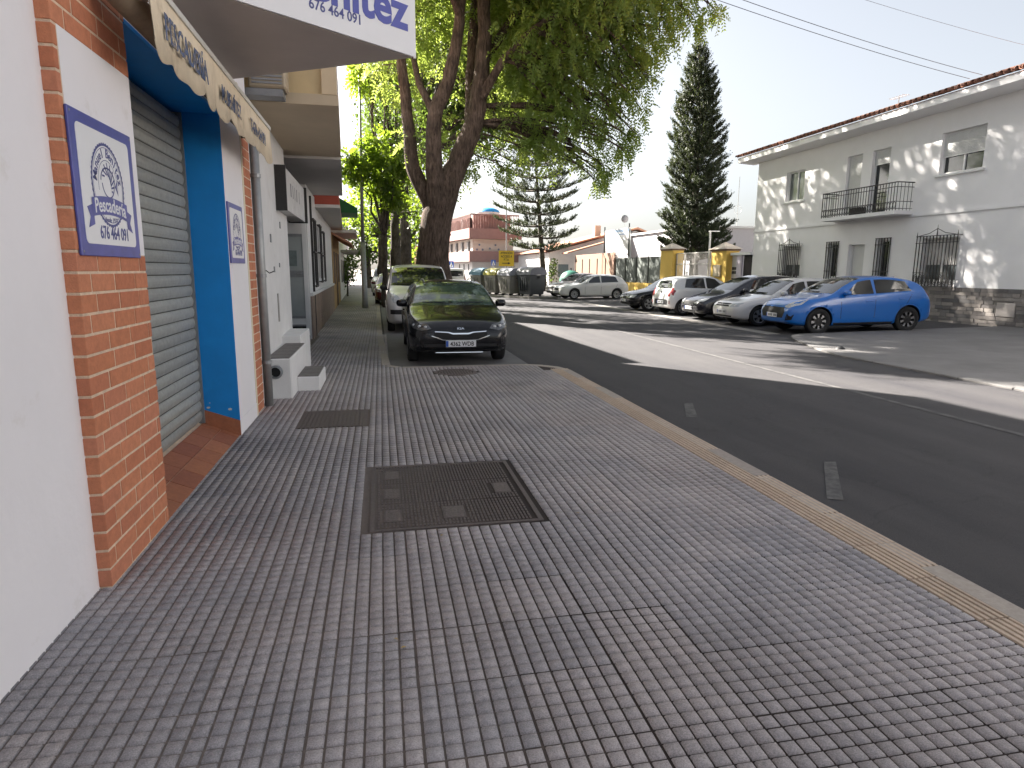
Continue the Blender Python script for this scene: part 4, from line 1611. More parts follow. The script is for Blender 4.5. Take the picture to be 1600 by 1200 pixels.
# eaves: soffit, fascia and clay tiles, each tile a piece
OV = .78
mb = MB()
mb.extr([(XB - OV, 0, 6.66), (XB + .1, 0, 6.60), (XB + .1, 0, 6.95), (XB - OV, 0, 6.86)], (0, 28.95, 0), WH)
mb.build('eaves', WH, wh).location.y += 0
sl = .30
mb = MB()
mb.extr([(XB - OV - .02, -6, 6.875), (XB + 5, -6, 6.875 + sl * 5.8), (XB + 5, -6, 6.80 + sl * 5.8), (XB - OV - .02, -6, 6.865)], (0, 35.1, 0), ROOFS)
roof = mb.build('roof', ROOFS, wh)


def half_barrel(r0, r1, L, th, up):
    vs, fs = [], []
    n = 7
    for ln, r in ((0, r0), (L, r1)):
        for rad in (r, r - th):
            for k in range(n + 1):
                a = PI * k / n
                z = rad * math.sin(a) * (1 if up else -1)
                vs.append((ln, rad * math.cos(a), z + sl * ln))
    m = n + 1
    for k in range(n):
        fs += [(k, k + 1, 2 * m + k + 1, 2 * m + k), (m + k, 3 * m + k, 3 * m + k + 1, m + k + 1), (k, m + k, m + k + 1, k + 1)]
    return MB().add(vs, fs, ROOFT).mesh('roof_tile', ROOFT, True)


t_cov, t_pan = half_barrel(.082, .066, .46, .014, True), half_barrel(.075, .09, .46, .014, False)
y = 28.98
k = 0
while y > 10.5:
    link('roof_tile', t_cov, roof, loc=(XB - OV - .10 + random.gauss(0, .006), y, 6.945 + random.gauss(0, .004)))
    link('roof_tile', t_cov, roof, loc=(XB - OV + .30, y, 6.945 + .13))
    link('roof_tile', t_pan, roof, loc=(XB - OV - .08 + random.gauss(0, .006), y - .11, 6.975))
    y -= .22
# stone cladding of the base, stone by stone
mb = MB()
ubox(mb, oB, uB, nB, 0, 34, -.05, 1.17, 0, .018, M('cladding_joint', (.16, .15, .14), .9, .2))
clad = mb.build('stone_base', None, wh)
STN = M_piece('ledge_stone', [(.10, .098, .10), (.19, .18, .175), (.32, .29, .265), (.14, .13, .128), (.25, .225, .205), (.40, .36, .33)], .85, .5, 60)
rows = 10
rest = MB()
for r_ in range(rows):
    z = .035 + r_ * .113
    y = 28.4 - random.uniform(0, .3)
    while y > 8:
        w_ = random.choice((.22, .3, .3, .42, .55))
        h_ = .106
        dd = random.choice((.03, .036, .042, .05))
        if 12.6 < y < 20.2 and not (14.9 < y - w_ / 2 < 15.52 and .36 < z + .05 < .80):
            brick(clad, XB - dd - .0, XB + .0, round(y - w_ + .006, 3), round(y, 3), z, z + h_, 'stone', STN)
        elif y >= 20.2 or y <= 12.6:
            rest.box(XB - dd, XB, y - w_ + .006, y, z, z + h_, STN)
        y -= w_
tag(rest.build('stones_beyond', STN, clad), kind='stuff')
MB().bbox(XB - .06, XB, 14.93, 15.5, .385, .775, .008, M('meter_door', (.42, .385, .36), .6, .05)).build('meter_cover', None, wh)
an = empty('tv_antenna', (18.6, 19.5, 7.6), label='small television antenna on the white house roof', cat='antenna')
mb = MB()
pA = at(1403, 170, 21.0)
mb.tube([pA + Vector((0, 0, -.6)), pA + Vector((0, 0, .42))], .016, 6, GREYMETAL)
mb.build('mast', GREYMETAL, an)
mb = MB()
mb.tube([pA + Vector((-.05, .35, .40)), pA + Vector((.05, -.35, .40))], .012, 5, GREYMETAL)
for k in range(5):
    c = pA + Vector((0, -.3 + .15 * k, .40))
    mb.tube([c + Vector((-.16, 0, 0)), c + Vector((.16, 0, 0))], .007, 5, GREYMETAL)
mb.build('elements', GREYMETAL, an)
CABL = M('cable_grey', (.10, .10, .11), .6, .1)
# overhead cables
for i, (a, b, lab) in enumerate((((1138, -6), (1515, 123), 'lower'), ((1178, -6), (1535, 117), 'upper'), ((1205, -60), (1600, 70), 'fainter'))):
    p0, p1 = at(a[0], a[1], 14.0), at(b[0], b[1], 17.6)
    p0 = p0 + (p0 - p1) * .6
    pts = []
    for k in range(25):
        t = k / 24
        p = p0.lerp(p1, t)
        p.z -= 4 * .16 * t * (1 - t)
        pts.append(p)
    mb = MB()
    mb.tube(pts, .007 if i < 2 else .004, 6, CABL)
    o = mb.build('overhead_cable', CABL)
    tag(o, '%s thin black cable crossing the sky towards the white house roof' % {'lower': 'lower', 'upper': 'middle', 'fainter': 'topmost'}[lab], 'cable', 'overhead cables')

# porch between the white house and the yellow pillar
po = empty('side_porch', (XB, 29.5, 0), label='low white porch with dark doorway beside the yellow pillar', cat='porch')
mb = MB()
mb.box(XB - .08, XB + 2, 28.42, 30.3, 2.42, 2.55, WH)
mb.build('lintel', WH, po)
MB().box(XB + .1, XB + .2, 28.42, 29.3, 0, 2.42, M('porch_dark', (.025, .02, .022), .8, .4, 9)).build('doorway', None, po)
MB().box(XB - .02, XB + .06, 29.3, 29.75, 0, 2.42, M('lilac_panel', (.58, .52, .60), .6, .03)).build('panel', None, po)
mb = MB()
mb.box(XB + .05, XB + .12, 29.75, 30.3, 0, 2.42, M('panel_pale', (.62, .58, .56), .6, .03))
mb.build('side_panel', None, po)
mb = MB()
for z in (.95, 1.15, 1.5, 1.7):
    for y in (29.82, 30.05):
        mb.box(XB + .02, XB + .06, y, y + .17, z, z + .14, IRON)
mb.build('letter_boxes', IRON, po)


def pillar(y0, y1, z1, label, dy=0):
    p = empty('gate_pillar', (XB, (y0 + y1) / 2, 0), label=label, cat='pillar', group='yellow pillars of the gate')
    MB().box(XB - .25, XB + .45, y0, y1, 0, z1, YELLOW).build('shaft', YELLOW, p)
    mb = MB()
    c = ((y0 + y1) / 2)
    mb.add([(XB - .4, y0 - .12, z1), (XB + .6, y0 - .12, z1), (XB + .6, y1 + .12, z1), (XB - .4, y1 + .12, z1), (XB + .1, c, z1 + .38)], [(0, 1, 4), (1, 2, 4), (2, 3, 4), (3, 0, 4), (3, 2, 1, 0)], M('cap_stone', (.50, .44, .37), .85, .1))
    mb.box(XB - .3, XB + .5, y0 - .03, y1 + .03, z1 - .1, z1 - .005, M('brown_trim', (.20, .13, .08), .8, .1))
    mb.build('cap', None, p)
    return p


p1 = pillar(36.6, 38.3, 2.95, 'yellow gate pillar left of the gate')
p2 = pillar(30.35, 31.9, 2.75, 'yellow gate pillar nearest the white house')
MB().bbox(XB - .34, XB - .25, 30.8, 31.5, 1.35, 1.95, .01, M('meter_box', (.55, .46, .33), .6, .05)).build('meter_box', None, p2)
gt = empty('metal_gate', (XB, 34, 0), label='pale barred gate between the two yellow pillars', cat='gate')
GT = M('gate_grey', (.45, .43, .40), .6, .05, metal=.3)
mb = MB()
for z in (.2, 2.0, 2.62):
    mb.box(XB - .02, XB + .03, 31.95, 36.55, z, z + .06, GT)
for y in (31.95, 32.6, 34.2, 35.4, 36.5):
    mb.box(XB - .03, XB + .04, y, y + .07, .1, 2.66, GT)
mb.build('gate_frame', GT, gt)
mb = MB()
for k in range(40):
    y = 32.05 + k * .113
    mb.box(XB, XB + .015, y, y + .022, .25, 2.6, GT)
mb.build('bars', GT, gt)
MB().box(XB - .035, XB - .025, 34.9, 35.2, 1.3, 1.6, SIGNW).build('notice', SIGNW, gt)
wl = empty('yellow_garden_wall', (XB, 47, 0), label='low yellow wall under the green mesh fence', cat='wall')
mb = MB()
mb.box(XB - .15, XB + .1, 38.35, 57.5, 0, .82, YELLOW)
mb.build('wall', YELLOW, wl)
fe = empty('mesh_fence', (XB, 44, .8), label='grey-green screened fence on top of the yellow wall', cat='fence')
SCR = M('screen_mesh', (.12, .135, .125), .9, .15, 8, bump=.3, bscale=60)
mb = MB()
mb.box(XB - .03, XB, 38.4, 46.9, .83, 2.55, SCR)
mb.build('screen', SCR, fe)
for k in range(5):
    y = 38.6 + k * 2.05
    MB().tube([(XB - .06, y, .8), (XB - .06, y, 2.62)], .03, 6, IRON).build('post', IRON, fe)
fe = empty('reed_fence', (XB, 52, .8), label='brown reed fence on top of the yellow wall', cat='fence')
REED = M('reed_brown', (.25, .15, .105), .9, .12, 10, bump=.4)
mb = MB()
mb.box(XB - .03, XB, 47.0, 57.4, .83, 3.0, REED)
mb.build('reed_panel', REED, fe)
for k in range(6):
    y = 47.1 + k * 2.0
    MB().tube([(XB - .06, y, .8), (XB - .06, y, 2.6)], .03, 6, IRON).build('post', IRON, fe)
bb = empty('billboard', (18.6, 49, 0), label='white building-site board on posts behind the fence', cat='billboard')
b0, b1, b2, b3 = at(945, 361, 49.6), at(985, 355, 46.4), at(985, 405, 46.4), at(945, 408, 49.6)
mb = MB()
ev = (b1 - b0).cross(b3 - b0).normalized()
if ev.y < 0:
    ev = -ev
mb.extr([b0, b1, b2, b3], ev * .06, SIGNW)
mb.build('board', SIGNW, bb)
mb = MB()
PALEB = M('faded_blue_print', (.30, .42, .60), .6, .2, 12)
PALEG = M('faded_grey_print', (.52, .53, .54), .6, .1, 12)


def bbrect(u0, u1, v0, v1, mat):
    q = [b0.lerp(b1, u).lerp(b3.lerp(b2, u), v) - ev * .005 for u, v in ((u0, v0), (u1, v0), (u1, v1), (u0, v1))]
    mb.add(q, [(0, 1, 2, 3)], mat)


bbrect(.06, .95, .03, .11, PALEB)
bbrect(.06, .8, .16, .20, PALEB)
for k in range(6):
    bbrect(.12 + .12 * k, .19 + .12 * k, .48 + .05 * (k % 2), .8, PALEG)
bbrect(.08, .9, .82, .85, PALEG)
mb.build('faded_print', None, bb)
for p in (b0.lerp(b1, .02), b0.lerp(b1, .98)):
    MB().tube([(p.x, p.y + .1, 0), (p.x, p.y + .1, p.z + .3)], .05, 6, IRON).build('post', IRON, bb)
ds = empty('satellite_dish', (21, 57, 4), label='round grey dish standing above the billboard', cat='dish')
pd = at(976, 342, 55)
mb = MB()
mb.lathe([(0, .05), (.2, .03), (.33, -.03), (.33, -.05), (0, 0)], axis='y', n=24, c=pd, mat=M('dish_grey', (.38, .37, .38), .5, .05))
mb.build('reflector', None, ds, smooth=True)
MB().tube([(pd.x, pd.y + .05, 3), (pd.x, pd.y + .05, pd.z)], .012, 5, GALV).build('mast', GALV, ds)

# gabled house behind the fence
gh = empty('gabled_house', (22, 62, 0), label='white gabled house with orange tiled roof behind the fence', cat='building')
mb = MB()
mb.extr([(15.7, 60, -.1), (28.2, 60, -.1), (28.2, 60, 4.05), (24.3, 60, 5.45), (20.5, 60, 4.6), (15.7, 60, 3.3)], (0, 14, 0), WHITE2)
mb.build('wall', WHITE2, gh)
mb = MB()
mb.extr([(15.2, 59.5, 3.35), (20.6, 59.5, 4.75), (20.6, 59.5, 4.90), (15.2, 59.5, 3.5)], (0, 15, 0), ROOFS)
mb.extr([(20.4, 59.45, 4.62), (24.3, 59.45, 5.58), (28.6, 59.45, 4.05), (28.6, 59.45, 4.2), (24.3, 59.45, 5.76), (20.4, 59.45, 4.82)], (0, 15, 0), ROOFS)
mb.extr([(16.8, 57.6, 3.15), (21.0, 57.6, 4.3), (21.0, 57.6, 4.42), (16.8, 57.6, 3.27)], (0, 2, 0), ROOFS)
rf = mb.build('roof', ROOFS, gh)
MB().box(20.5, 21.1, 61, 61.7, 4.5, 5.95, M('chimney_cream', (.58, .47, .38), .9, .05)).build('chimney', None, rf)
MB().box(16.6, 17.6, 59.97, 60.0, 1.0, 2.2, M('shade_blue', (.16, .21, .23), .6, .1)).build('window', None, gh)
gb = empty('grey_building', (26, 48, 0), label='large pale grey building behind the gate', cat='building')
mb = MB()
mb.box(23.5, 34, 46, 60, 0, 4.9, M('grey_paint', (.52, .50, .52), .9, .04))
mb.build('wall', None, gb)
MB().box(23.3, 34.2, 45.8, 60, 4.9, 5.05, WHITE2).build('roof', WHITE2, gb)
al = empty('tall_antenna', (26.5, 48, 5), label='tall thin antenna mast with ring above the grey building', cat='antenna')
pt = at(1156, 276, 48)
MB().tube([(pt.x, 48, 4.9), (pt.x, 48, pt.z)], .03, 6, GALV).build('mast', GALV, al)
pc = at(1153, 328, 48)
MB().tube([(pc.x + .32 * math.cos(t * PI / 8), 48, pc.z + .32 * math.sin(t * PI / 8)) for t in range(17)], .02, 5, GALV).build('ring', GALV, al)
lp = empty('gate_lamp_post', (XB + .5, 32, 0), label='thin pale lamp post beside the nearer yellow pillar', cat='lamp post')
p_ = at(1110, 362, 32.3)
MB().tube([(p_.x, 32.3, 0), (p_.x, 32.3, p_.z)], .05, 8, FRAMEW).build('pole', FRAMEW, lp)
MB().box(p_.x - .05, p_.x + .5, 32.2, 32.4, p_.z, p_.z + .05, FRAMEW).build('lamp_head', FRAMEW, lp)

# pink corner building far down the street
pk = empty('pink_corner_building', (10.4, 75, 0), label='pink and white three-storey corner building with balconies', cat='building')
PKW = M('pale_render', (.62, .56, .50), .85, .05, 3)
c0, c1, c2 = Vector((10.43, 75)), Vector((8.0, 92)), Vector((15.6, 76.0))
plan = [c0, c2, Vector((16, 92)), c1]


def grow(e):
    cx_, cy_ = 12.5, 84
    return [(p.x + (p.x - cx_) * e / 4, p.y + (p.y - cy_) * e / 8) for p in plan]


mb = MB()
mb.prism(grow(0), -.1, 2.75, M('white_ground_floor', (.74, .72, .70), .85, .04))
mb.build('ground_floor', None, pk)
mb = MB()
mb.prism(grow(-.15), 2.75, 5.2, PKW)
mb.build('middle_floor', PKW, pk)
for z0_, z1_, nm in ((2.55, 3.75, 'lower_balcony'), (5.15, 6.3, 'upper_balcony')):
    mb = MB()
    mb.prism(grow(.9), z0_, z0_ + .25, PINK)
    ring_o, ring_i = grow(.9), grow(.8)
    for i in range(4):
        j = (i + 1) % 4
        mb.add([(ring_o[i][0], ring_o[i][1], z0_ + .25), (ring_o[j][0], ring_o[j][1], z0_ + .25), (ring_o[j][0], ring_o[j][1], z1_), (ring_o[i][0], ring_o[i][1], z1_),
                (ring_i[i][0], ring_i[i][1], z0_ + .25), (ring_i[j][0], ring_i[j][1], z0_ + .25), (ring_i[j][0], ring_i[j][1], z1_), (ring_i[i][0], ring_i[i][1], z1_)],
               [(0, 1, 2, 3), (4, 7, 6, 5), (3, 2, 6, 7)], PINK)
    mb.build(nm, PINK, pk)
mb = MB()
mb.prism(grow(-.5), 6.3, 7.9, PINK)
mb.build('top_floor', PINK, pk)
mb = MB()
g_ = grow(.5)
for i in (0, 3):
    a, b = Vector(g_[i]), Vector(g_[(i + 1) % 4])
    n_ = int((b - a).length / .3)
    for k in range(n_ + 1):
        p = a.lerp(b, k / n_)
        mb.box(p.x - .03, p.x + .03, p.y - .03, p.y + .03, 6.3, 7.9, PINK)
    mb.extr([(a.x, a.y, 7.8), (b.x, b.y, 7.8), (b.x, b.y, 7.95), (a.x, a.y, 7.95)], (.08, .08, 0), PINK)
mb.build('terrace_railing', PINK, pk)
d1 = (c2 - c0).normalized()
for k in range(3):
    pa = c0 + (c1 - c0) * (.08 + .12 * k)
    MB().box(pa.x - .06, pa.x + .06, pa.y, pa.y + .8, .6, 2.3, DARK).build('window', DARK, pk)
for k in range(4):
    pa = c0 + (c1 - c0) * (.08 + .16 * k)
    MB().box(pa.x - .1, pa.x + .3, pa.y, pa.y + 1.4, 3.75, 4.9, M('far_glass', (.16, .17, .18), .3, .2)).build('window', None, pk)
    MB().box(pa.x - .05, pa.x + .5, pa.y, pa.y + 1.4, 6.5, 7.6, FRAMEW if k % 2 else DARK).build('window', None, pk)
for u, v in ((.9, 4.5), (1.3, 3.95), (2.2, 4.1), (2.9, 4.5), (3.3, 4.0), (.6, 3.95)):
    pa = c0 + d1 * u
    MB().lathe([(0, -.02), (.12, -.02), (.12, .03), (0, .03)], axis='y', n=10, c=(pa.x, pa.y - .08 + .2, v), mat=M('plate_blue', (.15, .2, .28), .5, .2)).build('wall_plate', None, pk)
pb = empty('roof_canopy', (12.3, 77, 8), label='round blue and white canopy on the pink building roof', cat='canopy')
mb = MB()
mb.lathe([(0, .95), (.7, .88), (1.25, .65), (1.45, .35)], n=24, c=(12.5, 76.6, 7.9), mat=M('bright_blue', (.02, .28, .62), .6, .1))
mb.build('top', None, pb, smooth=True)
mb = MB()
mb.lathe([(1.4, .37), (1.42, .0), (1.3, -.05)], n=24, c=(12.5, 76.6, 7.9), mat=FRAMEW)
mb.build('side', FRAMEW, pb, smooth=True)
wf = empty('white_corner_block', (18, 78, 0), label='plain white house with narrow window behind the bins', cat='building')
MB().box(15.8, 20.5, 77, 90, -.1, 4.0, M('white_ground_floor', (.74, .72, .70))).build('wall', None, wf)
MB().box(17.3, 17.75, 76.96, 77, .6, 2.6, DARK).build('window', DARK, wf)
MB().box(17.1, 17.95, 76.9, 77.0, 2.75, 2.9, DARK).build('window_hood', DARK, wf)
yw = empty('yellow_wall_piece', (20, 70, 0), label='bright yellow wall beside the spreading pine trunk', cat='wall')
MB().box(16.0, 18.2, 68, 68.4, 0, 2.2, YELLOW).build('wall', YELLOW, yw)
MB().extr([(17.2, 68.02, 2.2), (18.2, 68.02, 2.2), (18.2, 68.02, 3.4)], (0, .36, 0), YELLOW).build('raised_end', YELLOW, yw)
hl = empty('red_far_building', (6, 92, 0), label='red brick building behind the large tree trunk', cat='building')
MB().box(7.0, 9.3, 93, 110, -.1, 7.2, REDB).build('wall', REDB, hl)
MB().box(4.2, 7.6, 96, 112, -.1, 5.0, YB).build('wing', YB, hl)
for k in range(3):
    MB().box(4.6 + k, 5.1 + k, 95.9, 96, 1.2 + 1.2 * (k % 2), 2.4 + 1.2 * (k % 2), DARK).build('window', DARK, hl)


# ================================================================== trees
def bez(p0, p1, p2, n=8):
    return [p0 * ((1 - t) ** 2) + p1 * (2 * t * (1 - t)) + p2 * (t * t) for t in [i / n for i in range(n + 1)]]


def wob(pts, amp):
    return [p + Vector((random.gauss(0, amp), random.gauss(0, amp), random.gauss(0, amp * .5))) if 0 < i < len(pts) - 1 else p for i, p in enumerate(pts)]


def rot_frames(d):
    """orthonormal frames with first axis along d (n,3)"""
    d = d / np.linalg.norm(d, axis=1, keepdims=True)
    r = rng.normal(size=d.shape)
    a = np.cross(d, r)
    a /= np.linalg.norm(a, axis=1, keepdims=True)
    b = np.cross(d, a)
    return d, a, b


def sprays(centres, dirs, length, leaflets, ll, lw, mat, name='crown', droop=.25):
    """pinnate sprays: rows of leaflets (folded diamonds) both sides of a drooping stalk, as one numpy mesh"""
    n = len(centres)
    d, a, b = rot_frames(dirs)
    L = length * rng.uniform(.7, 1.25, n)
    V, F = [], []
    m = leaflets
    base = 0
    for k in range(m):
        t = (k + .8) / m
        for s in (-1, 1):
            p = centres + d * (L * t)[:, None]
            p[:, 2] -= droop * L * t * t
            side = a * s + d * .55 + b * rng.normal(0, .28, (n, 1))
            side[:, 2] -= .25
            side /= np.linalg.norm(side, axis=1, keepdims=True)
            wv = np.cross(side, b)
            wv /= np.linalg.norm(wv, axis=1, keepdims=True) + 1e-9
            wv = wv + b * rng.normal(0, .35, (n, 1))
            l_ = (ll * (1.1 - .45 * abs(t - .45)) * rng.uniform(.75, 1.25, n))[:, None]
            w_ = lw * rng.uniform(.8, 1.2, (n, 1))
            q = np.stack([p, p + side * l_ * .45 + wv * w_, p + side * l_, p + side * l_ * .45 - wv * w_], 1)
            V.append(q.reshape(-1, 3))
            F.append(np.arange(base, base + 4 * n).reshape(-1, 4))
            base += 4 * n
    return np_mesh(name, np.concatenate(V), np.concatenate(F), mat)


def leaves(centres, l, w, mat, name='crown', droop=.5):
    n = len(centres)
    d = rng.normal(size=(n, 3))
    d[:, 2] -= droop
    d, a, b = rot_frames(d)
    l_ = (l * rng.uniform(.6, 1.3, n))[:, None]
    w_ = (w * rng.uniform(.7, 1.3, n))[:, None]
    V = np.stack([centres, centres + d * l_ * .5 + a * w_, centres + d * l_, centres + d * l_ * .5 - a * w_], 1).reshape(-1, 3)
    return np_mesh(name, V, np.arange(4 * n).reshape(-1, 4), mat)


def in_clumps(clumps, per_vol, mn=30, mx=4000, shell=.45):
    out, src = [], []
    for (c, r) in clumps:
        rx, ry, rz = r
        n = int(np.clip(per_vol * rx * ry * rz, mn, mx))
        u = rng.normal(size=(n, 3))
        u /= np.linalg.norm(u, axis=1, keepdims=True)
        rad = rng.uniform(shell, 1, n) ** .7 * (1 + .18 * rng.normal(size=n))
        out.append(np.array(c)[None] + u * rad[:, None] * np.array([rx, ry, rz])[None])
        src.append(u)
    return np.concatenate(out), np.concatenate(src)


# the large leaning street tree
bt = empty('large_street_tree', (1.75, 24, 0), label='large forked street tree with dark bark and hanging feathery foliage over the road', cat='tree')
TY = 24.0
P3 = lambda x, y, dy=0: at(x, y, TY + dy)
limbs = [
    ([(676, 455, 0), (676, 400, 0), (682, 340, 0), (700, 285, .1), (724, 238, .1), (742, 192, .1)], [.78, .60, .53, .46, .34, .26]),
    ([(694, 372, .1), (668, 312, .15), (643, 262, .3), (638, 190, .4), (628, 110, .5), (620, 40, .5), (600, -60, .6)], [.30, .28, .25, .21, .18, .14, .08]),
    ([(682, 345, -.1), (680, 305, -.15), (678, 245, -.3), (676, 185, -.4), (700, 130, -.5), (716, 60, -.6), (720, -10, -.6), (735, -110, -.9)], [.34, .32, .29, .25, .23, .20, .17, .08]),
    ([(690, 320, .1), (720, 243, .1), (742, 190, .1), (752, 120, 0), (758, 50, -.1), (752, -20, -.2), (745, -120, .5)], [.42, .36, .33, .29, .25, .2, .09]),
    ([(738, 200, .1), (735, 140, .9), (738, 70, 1.2), (742, 0, 1.6), (770, -90, 2.4)], [.24, .22, .19, .15, .07]),
    ([(678, 180, -.4), (665, 150, -.2), (652, 120, .3), (640, 60, .9), (640, 0, 1.2)], [.14, .13, .11, .09, .05]),
    ([(748, 160, 0), (775, 110, -.6), (815, 60, -1.2), (870, 20, -1.6), (930, -10, -1.6)], [.18, .15, .12, .10, .06]),
    ([(752, 100, 0), (800, 30, .6), (860, -40, .9), (950, -70, .6), (1040, -30, -.4)], [.18, .15, .12, .09, .05]),
    ([(720, 30, -.6), (690, -60, -1.5), (650, -130, -2.2)], [.14, .10, .05]),
]
mb = MB()
nodes_ = []
for pl, rr_ in limbs:
    pts = [P3(*p) for p in pl]
    # densify
    ds_, rs = [], []
    for i in range(len(pts) - 1):
        for k in range(3):
            t = k / 3
            ds_.append(pts[i].lerp(pts[i + 1], t))
            rs.append(rr_[i] * (1 - t) + rr_[i + 1] * t)
    ds_.append(pts[-1])
    rs.append(rr_[-1])
    sm = [ds_[0]] + [(ds_[i - 1] + ds_[i] * 2 + ds_[i + 1]) / 4 for i in range(1, len(ds_) - 1)] + [ds_[-1]]
    mb.tube(wob(sm, .02), [r_ * random.uniform(.95, 1.06) for r_ in rs], 12, TREEB)
    if len(nodes_) >= 0:
        nodes_ += sm[len(sm) // 3:]
base = P3(676, 455)
for k in range(7):
    a = k * 2 * PI / 7 + .3
    rt = Vector((math.cos(a), math.sin(a), 0))
    mb.tube([Vector((base.x, base.y, .9)) + rt * .3, Vector((base.x, base.y, .3)) + rt * .6, Vector((base.x, base.y, -.1)) + rt * 1.0], [.25, .22, .12], 7, TREEB)
# crown masses: pixel, radius in metres, offset in depth
cl = [
    # upper right main mass
    (815, 20, 1.5, .8), (860, 60, 1.7, -1), (920, 30, 1.8, .5), (850, -40, 2.2, 1.5), (950, -40, 2.0, -.5), (1000, 20, 1.5, .3), (1010, 70, 1.0, -.4), (960, 90, 1.4, .4),
    (900, 120, 1.5, 0), (830, 120, 1.5, .8), (795, 100, 1.1, 1.5), (980, 130, .95, -.3), (940, 165, 1.0, .2), (870, 180, 1.25, -.3), (820, 190, 1.2, .4), (985, 190, .5, 0),
    (790, 60, 1.4, 2.2), (770, 20, 1.2, 2.6), (1040, -10, 1.1, 0), (1075, 0, .6, 0), (1110, 8, .45, -.3), (1065, 30, .35, 0), (1085, 45, .25, .2), (1000, 105, .7, .5),
    # hanging tips
    (955, 215, .62, 0), (975, 235, .4, -.2), (935, 240, .35, .2), (970, 225, .45, .3), (905, 215, .7, .3), (850, 225, .75, -.2), (805, 225, .6, .5), (830, 245, .45, 0), (795, 250, .3, .2), (945, 262, .2, 0),
    (955, 195, .7, .4), (990, 150, .6, .2), (985, 215, .35, .2), (770, 215, .4, .3), (775, 185, .5, .4), (885, 215, .6, -.6), (925, 195, .75, -.2), (940, 256, .24, .1), (947, 276, .2, .2), (932, 282, .16, 0), (905, 246, .26, .2), (992, 208, .22, 0), (1003, 172, .3, .1), (1014, 128, .3, -.2), (735, 262, .22, .5), (790, 268, .2, .3), (862, 252, .3, .2), (880, 240, .3, .4), (1030, 60, .4, 0), (1050, 12, .5, .2), (760, 232, .3, .6), (715, 268, .2, .8), (1098, 22, .3, 0), (1120, 20, .2, 0),
    # round the stems and left
    (700, 20, 1.4, 2.2), (660, 30, 1.2, 1.6), (640, 80, .9, 1.6), (600, 60, 1.2, 2.2), (690, 90, .9, 2.2), (770, 140, .7, 1.4), (730, -60, 2.0, 2.6), (640, -60, 1.8, 1.5),
    (780, 160, .55, .3), (710, 140, .6, 2.0), (640, 150, .7, 1.9), (640, 225, .45, .6), (600, 110, .8, 1.0), (725, 245, .4, 1.0), (705, 200, .5, 1.7), (685, 235, .35, 1.2),
    # above the picture
    (700, -170, 2.6, 0), (820, -160, 2.8, 1), (930, -140, 2.6, -1), (1020, -110, 2.0, .8), (610, -150, 2.2, 1), (770, -250, 2.6, .5), (880, -250, 2.5, -.5), (690, -260, 2.2, -.8),
    (800, -150, 2.0, -3.0), (860, -120, 2.2, 3.5), (720, -120, 2.2, 3.4), (940, -60, 1.8, -3.0),
]
extra = [((.3, 22, 11.6), 1.5), ((1.6, 20.6, 12.6), 1.5), ((-.8, 23, 12.6), 1.5), ((2.6, 21, 11.6), 1.3), ((3.5, 20, 13), 1.6), ((.2, 21.5, 11.2), 1.5), ((-1.3, 23.2, 12.4), 1.6), ((1.3, 20.2, 10.9), 1.3)]  # unseen crown clumps added above the view to shade the right-hand pavement
clumps = []
for x, y, r_, dy in cl:
    c = P3(x, y, dy)
    hang = y > 100 and r_ < 1.3
    clumps.append((tuple(c), (r_ * .8, r_ * .85, r_ * 1.1) if hang else (r_, r_ * 1.05, r_ * .85)))
    nn = min(nodes_, key=lambda p: (p - c).length + (2 if p.z > c.z + 2 else 0))
    mid = nn.lerp(c, .55) + Vector((0, 0, .35 * (nn - c).length * .5))
    if (nn - c).length < 9:
        rb = min(.10, .02 + .012 * (nn - c).length)
        mb.tube(wob(bez(nn, mid, c, 7), .05), [rb * (1 - .75 * i / 7) for i in range(8)], 6, TREEB)
        for q in range(3):
            e = c + Vector((random.uniform(-1, 1), random.uniform(-1, 1), random.uniform(-.6, .6))) * r_ * .8
            s_ = nn.lerp(c, .7) + Vector((0, 0, .2))
            mb.tube(wob(bez(s_, (s_ + e) / 2 + Vector((0, 0, .25)), e, 4), .03), [.03, .025, .018, .012, .006], 5, TREEB)
for c, r_ in extra:
    c = Vector(c)
    clumps.append((tuple(c), (r_, r_, r_ * .8)))
    nn = min(nodes_, key=lambda p: (p - c).length)
    mb.tube(wob(bez(nn, nn.lerp(c, .5) + Vector((0, 0, .5)), c, 7), .05), [.09 * (1 - .75 * i / 7) for i in range(8)], 6, TREEB)
mb.build('trunk', TREEB, bt, smooth=True)
pts, us = in_clumps(clumps, 95, 12, 900, shell=.2)
dr_ = us * .75 + rng.normal(0, .45, us.shape)
dr_[:, 2] -= .75
me = sprays(pts, dr_, .46, 6, .16, .032, LEAF1, droop=.35)
link('crown', me, bt)


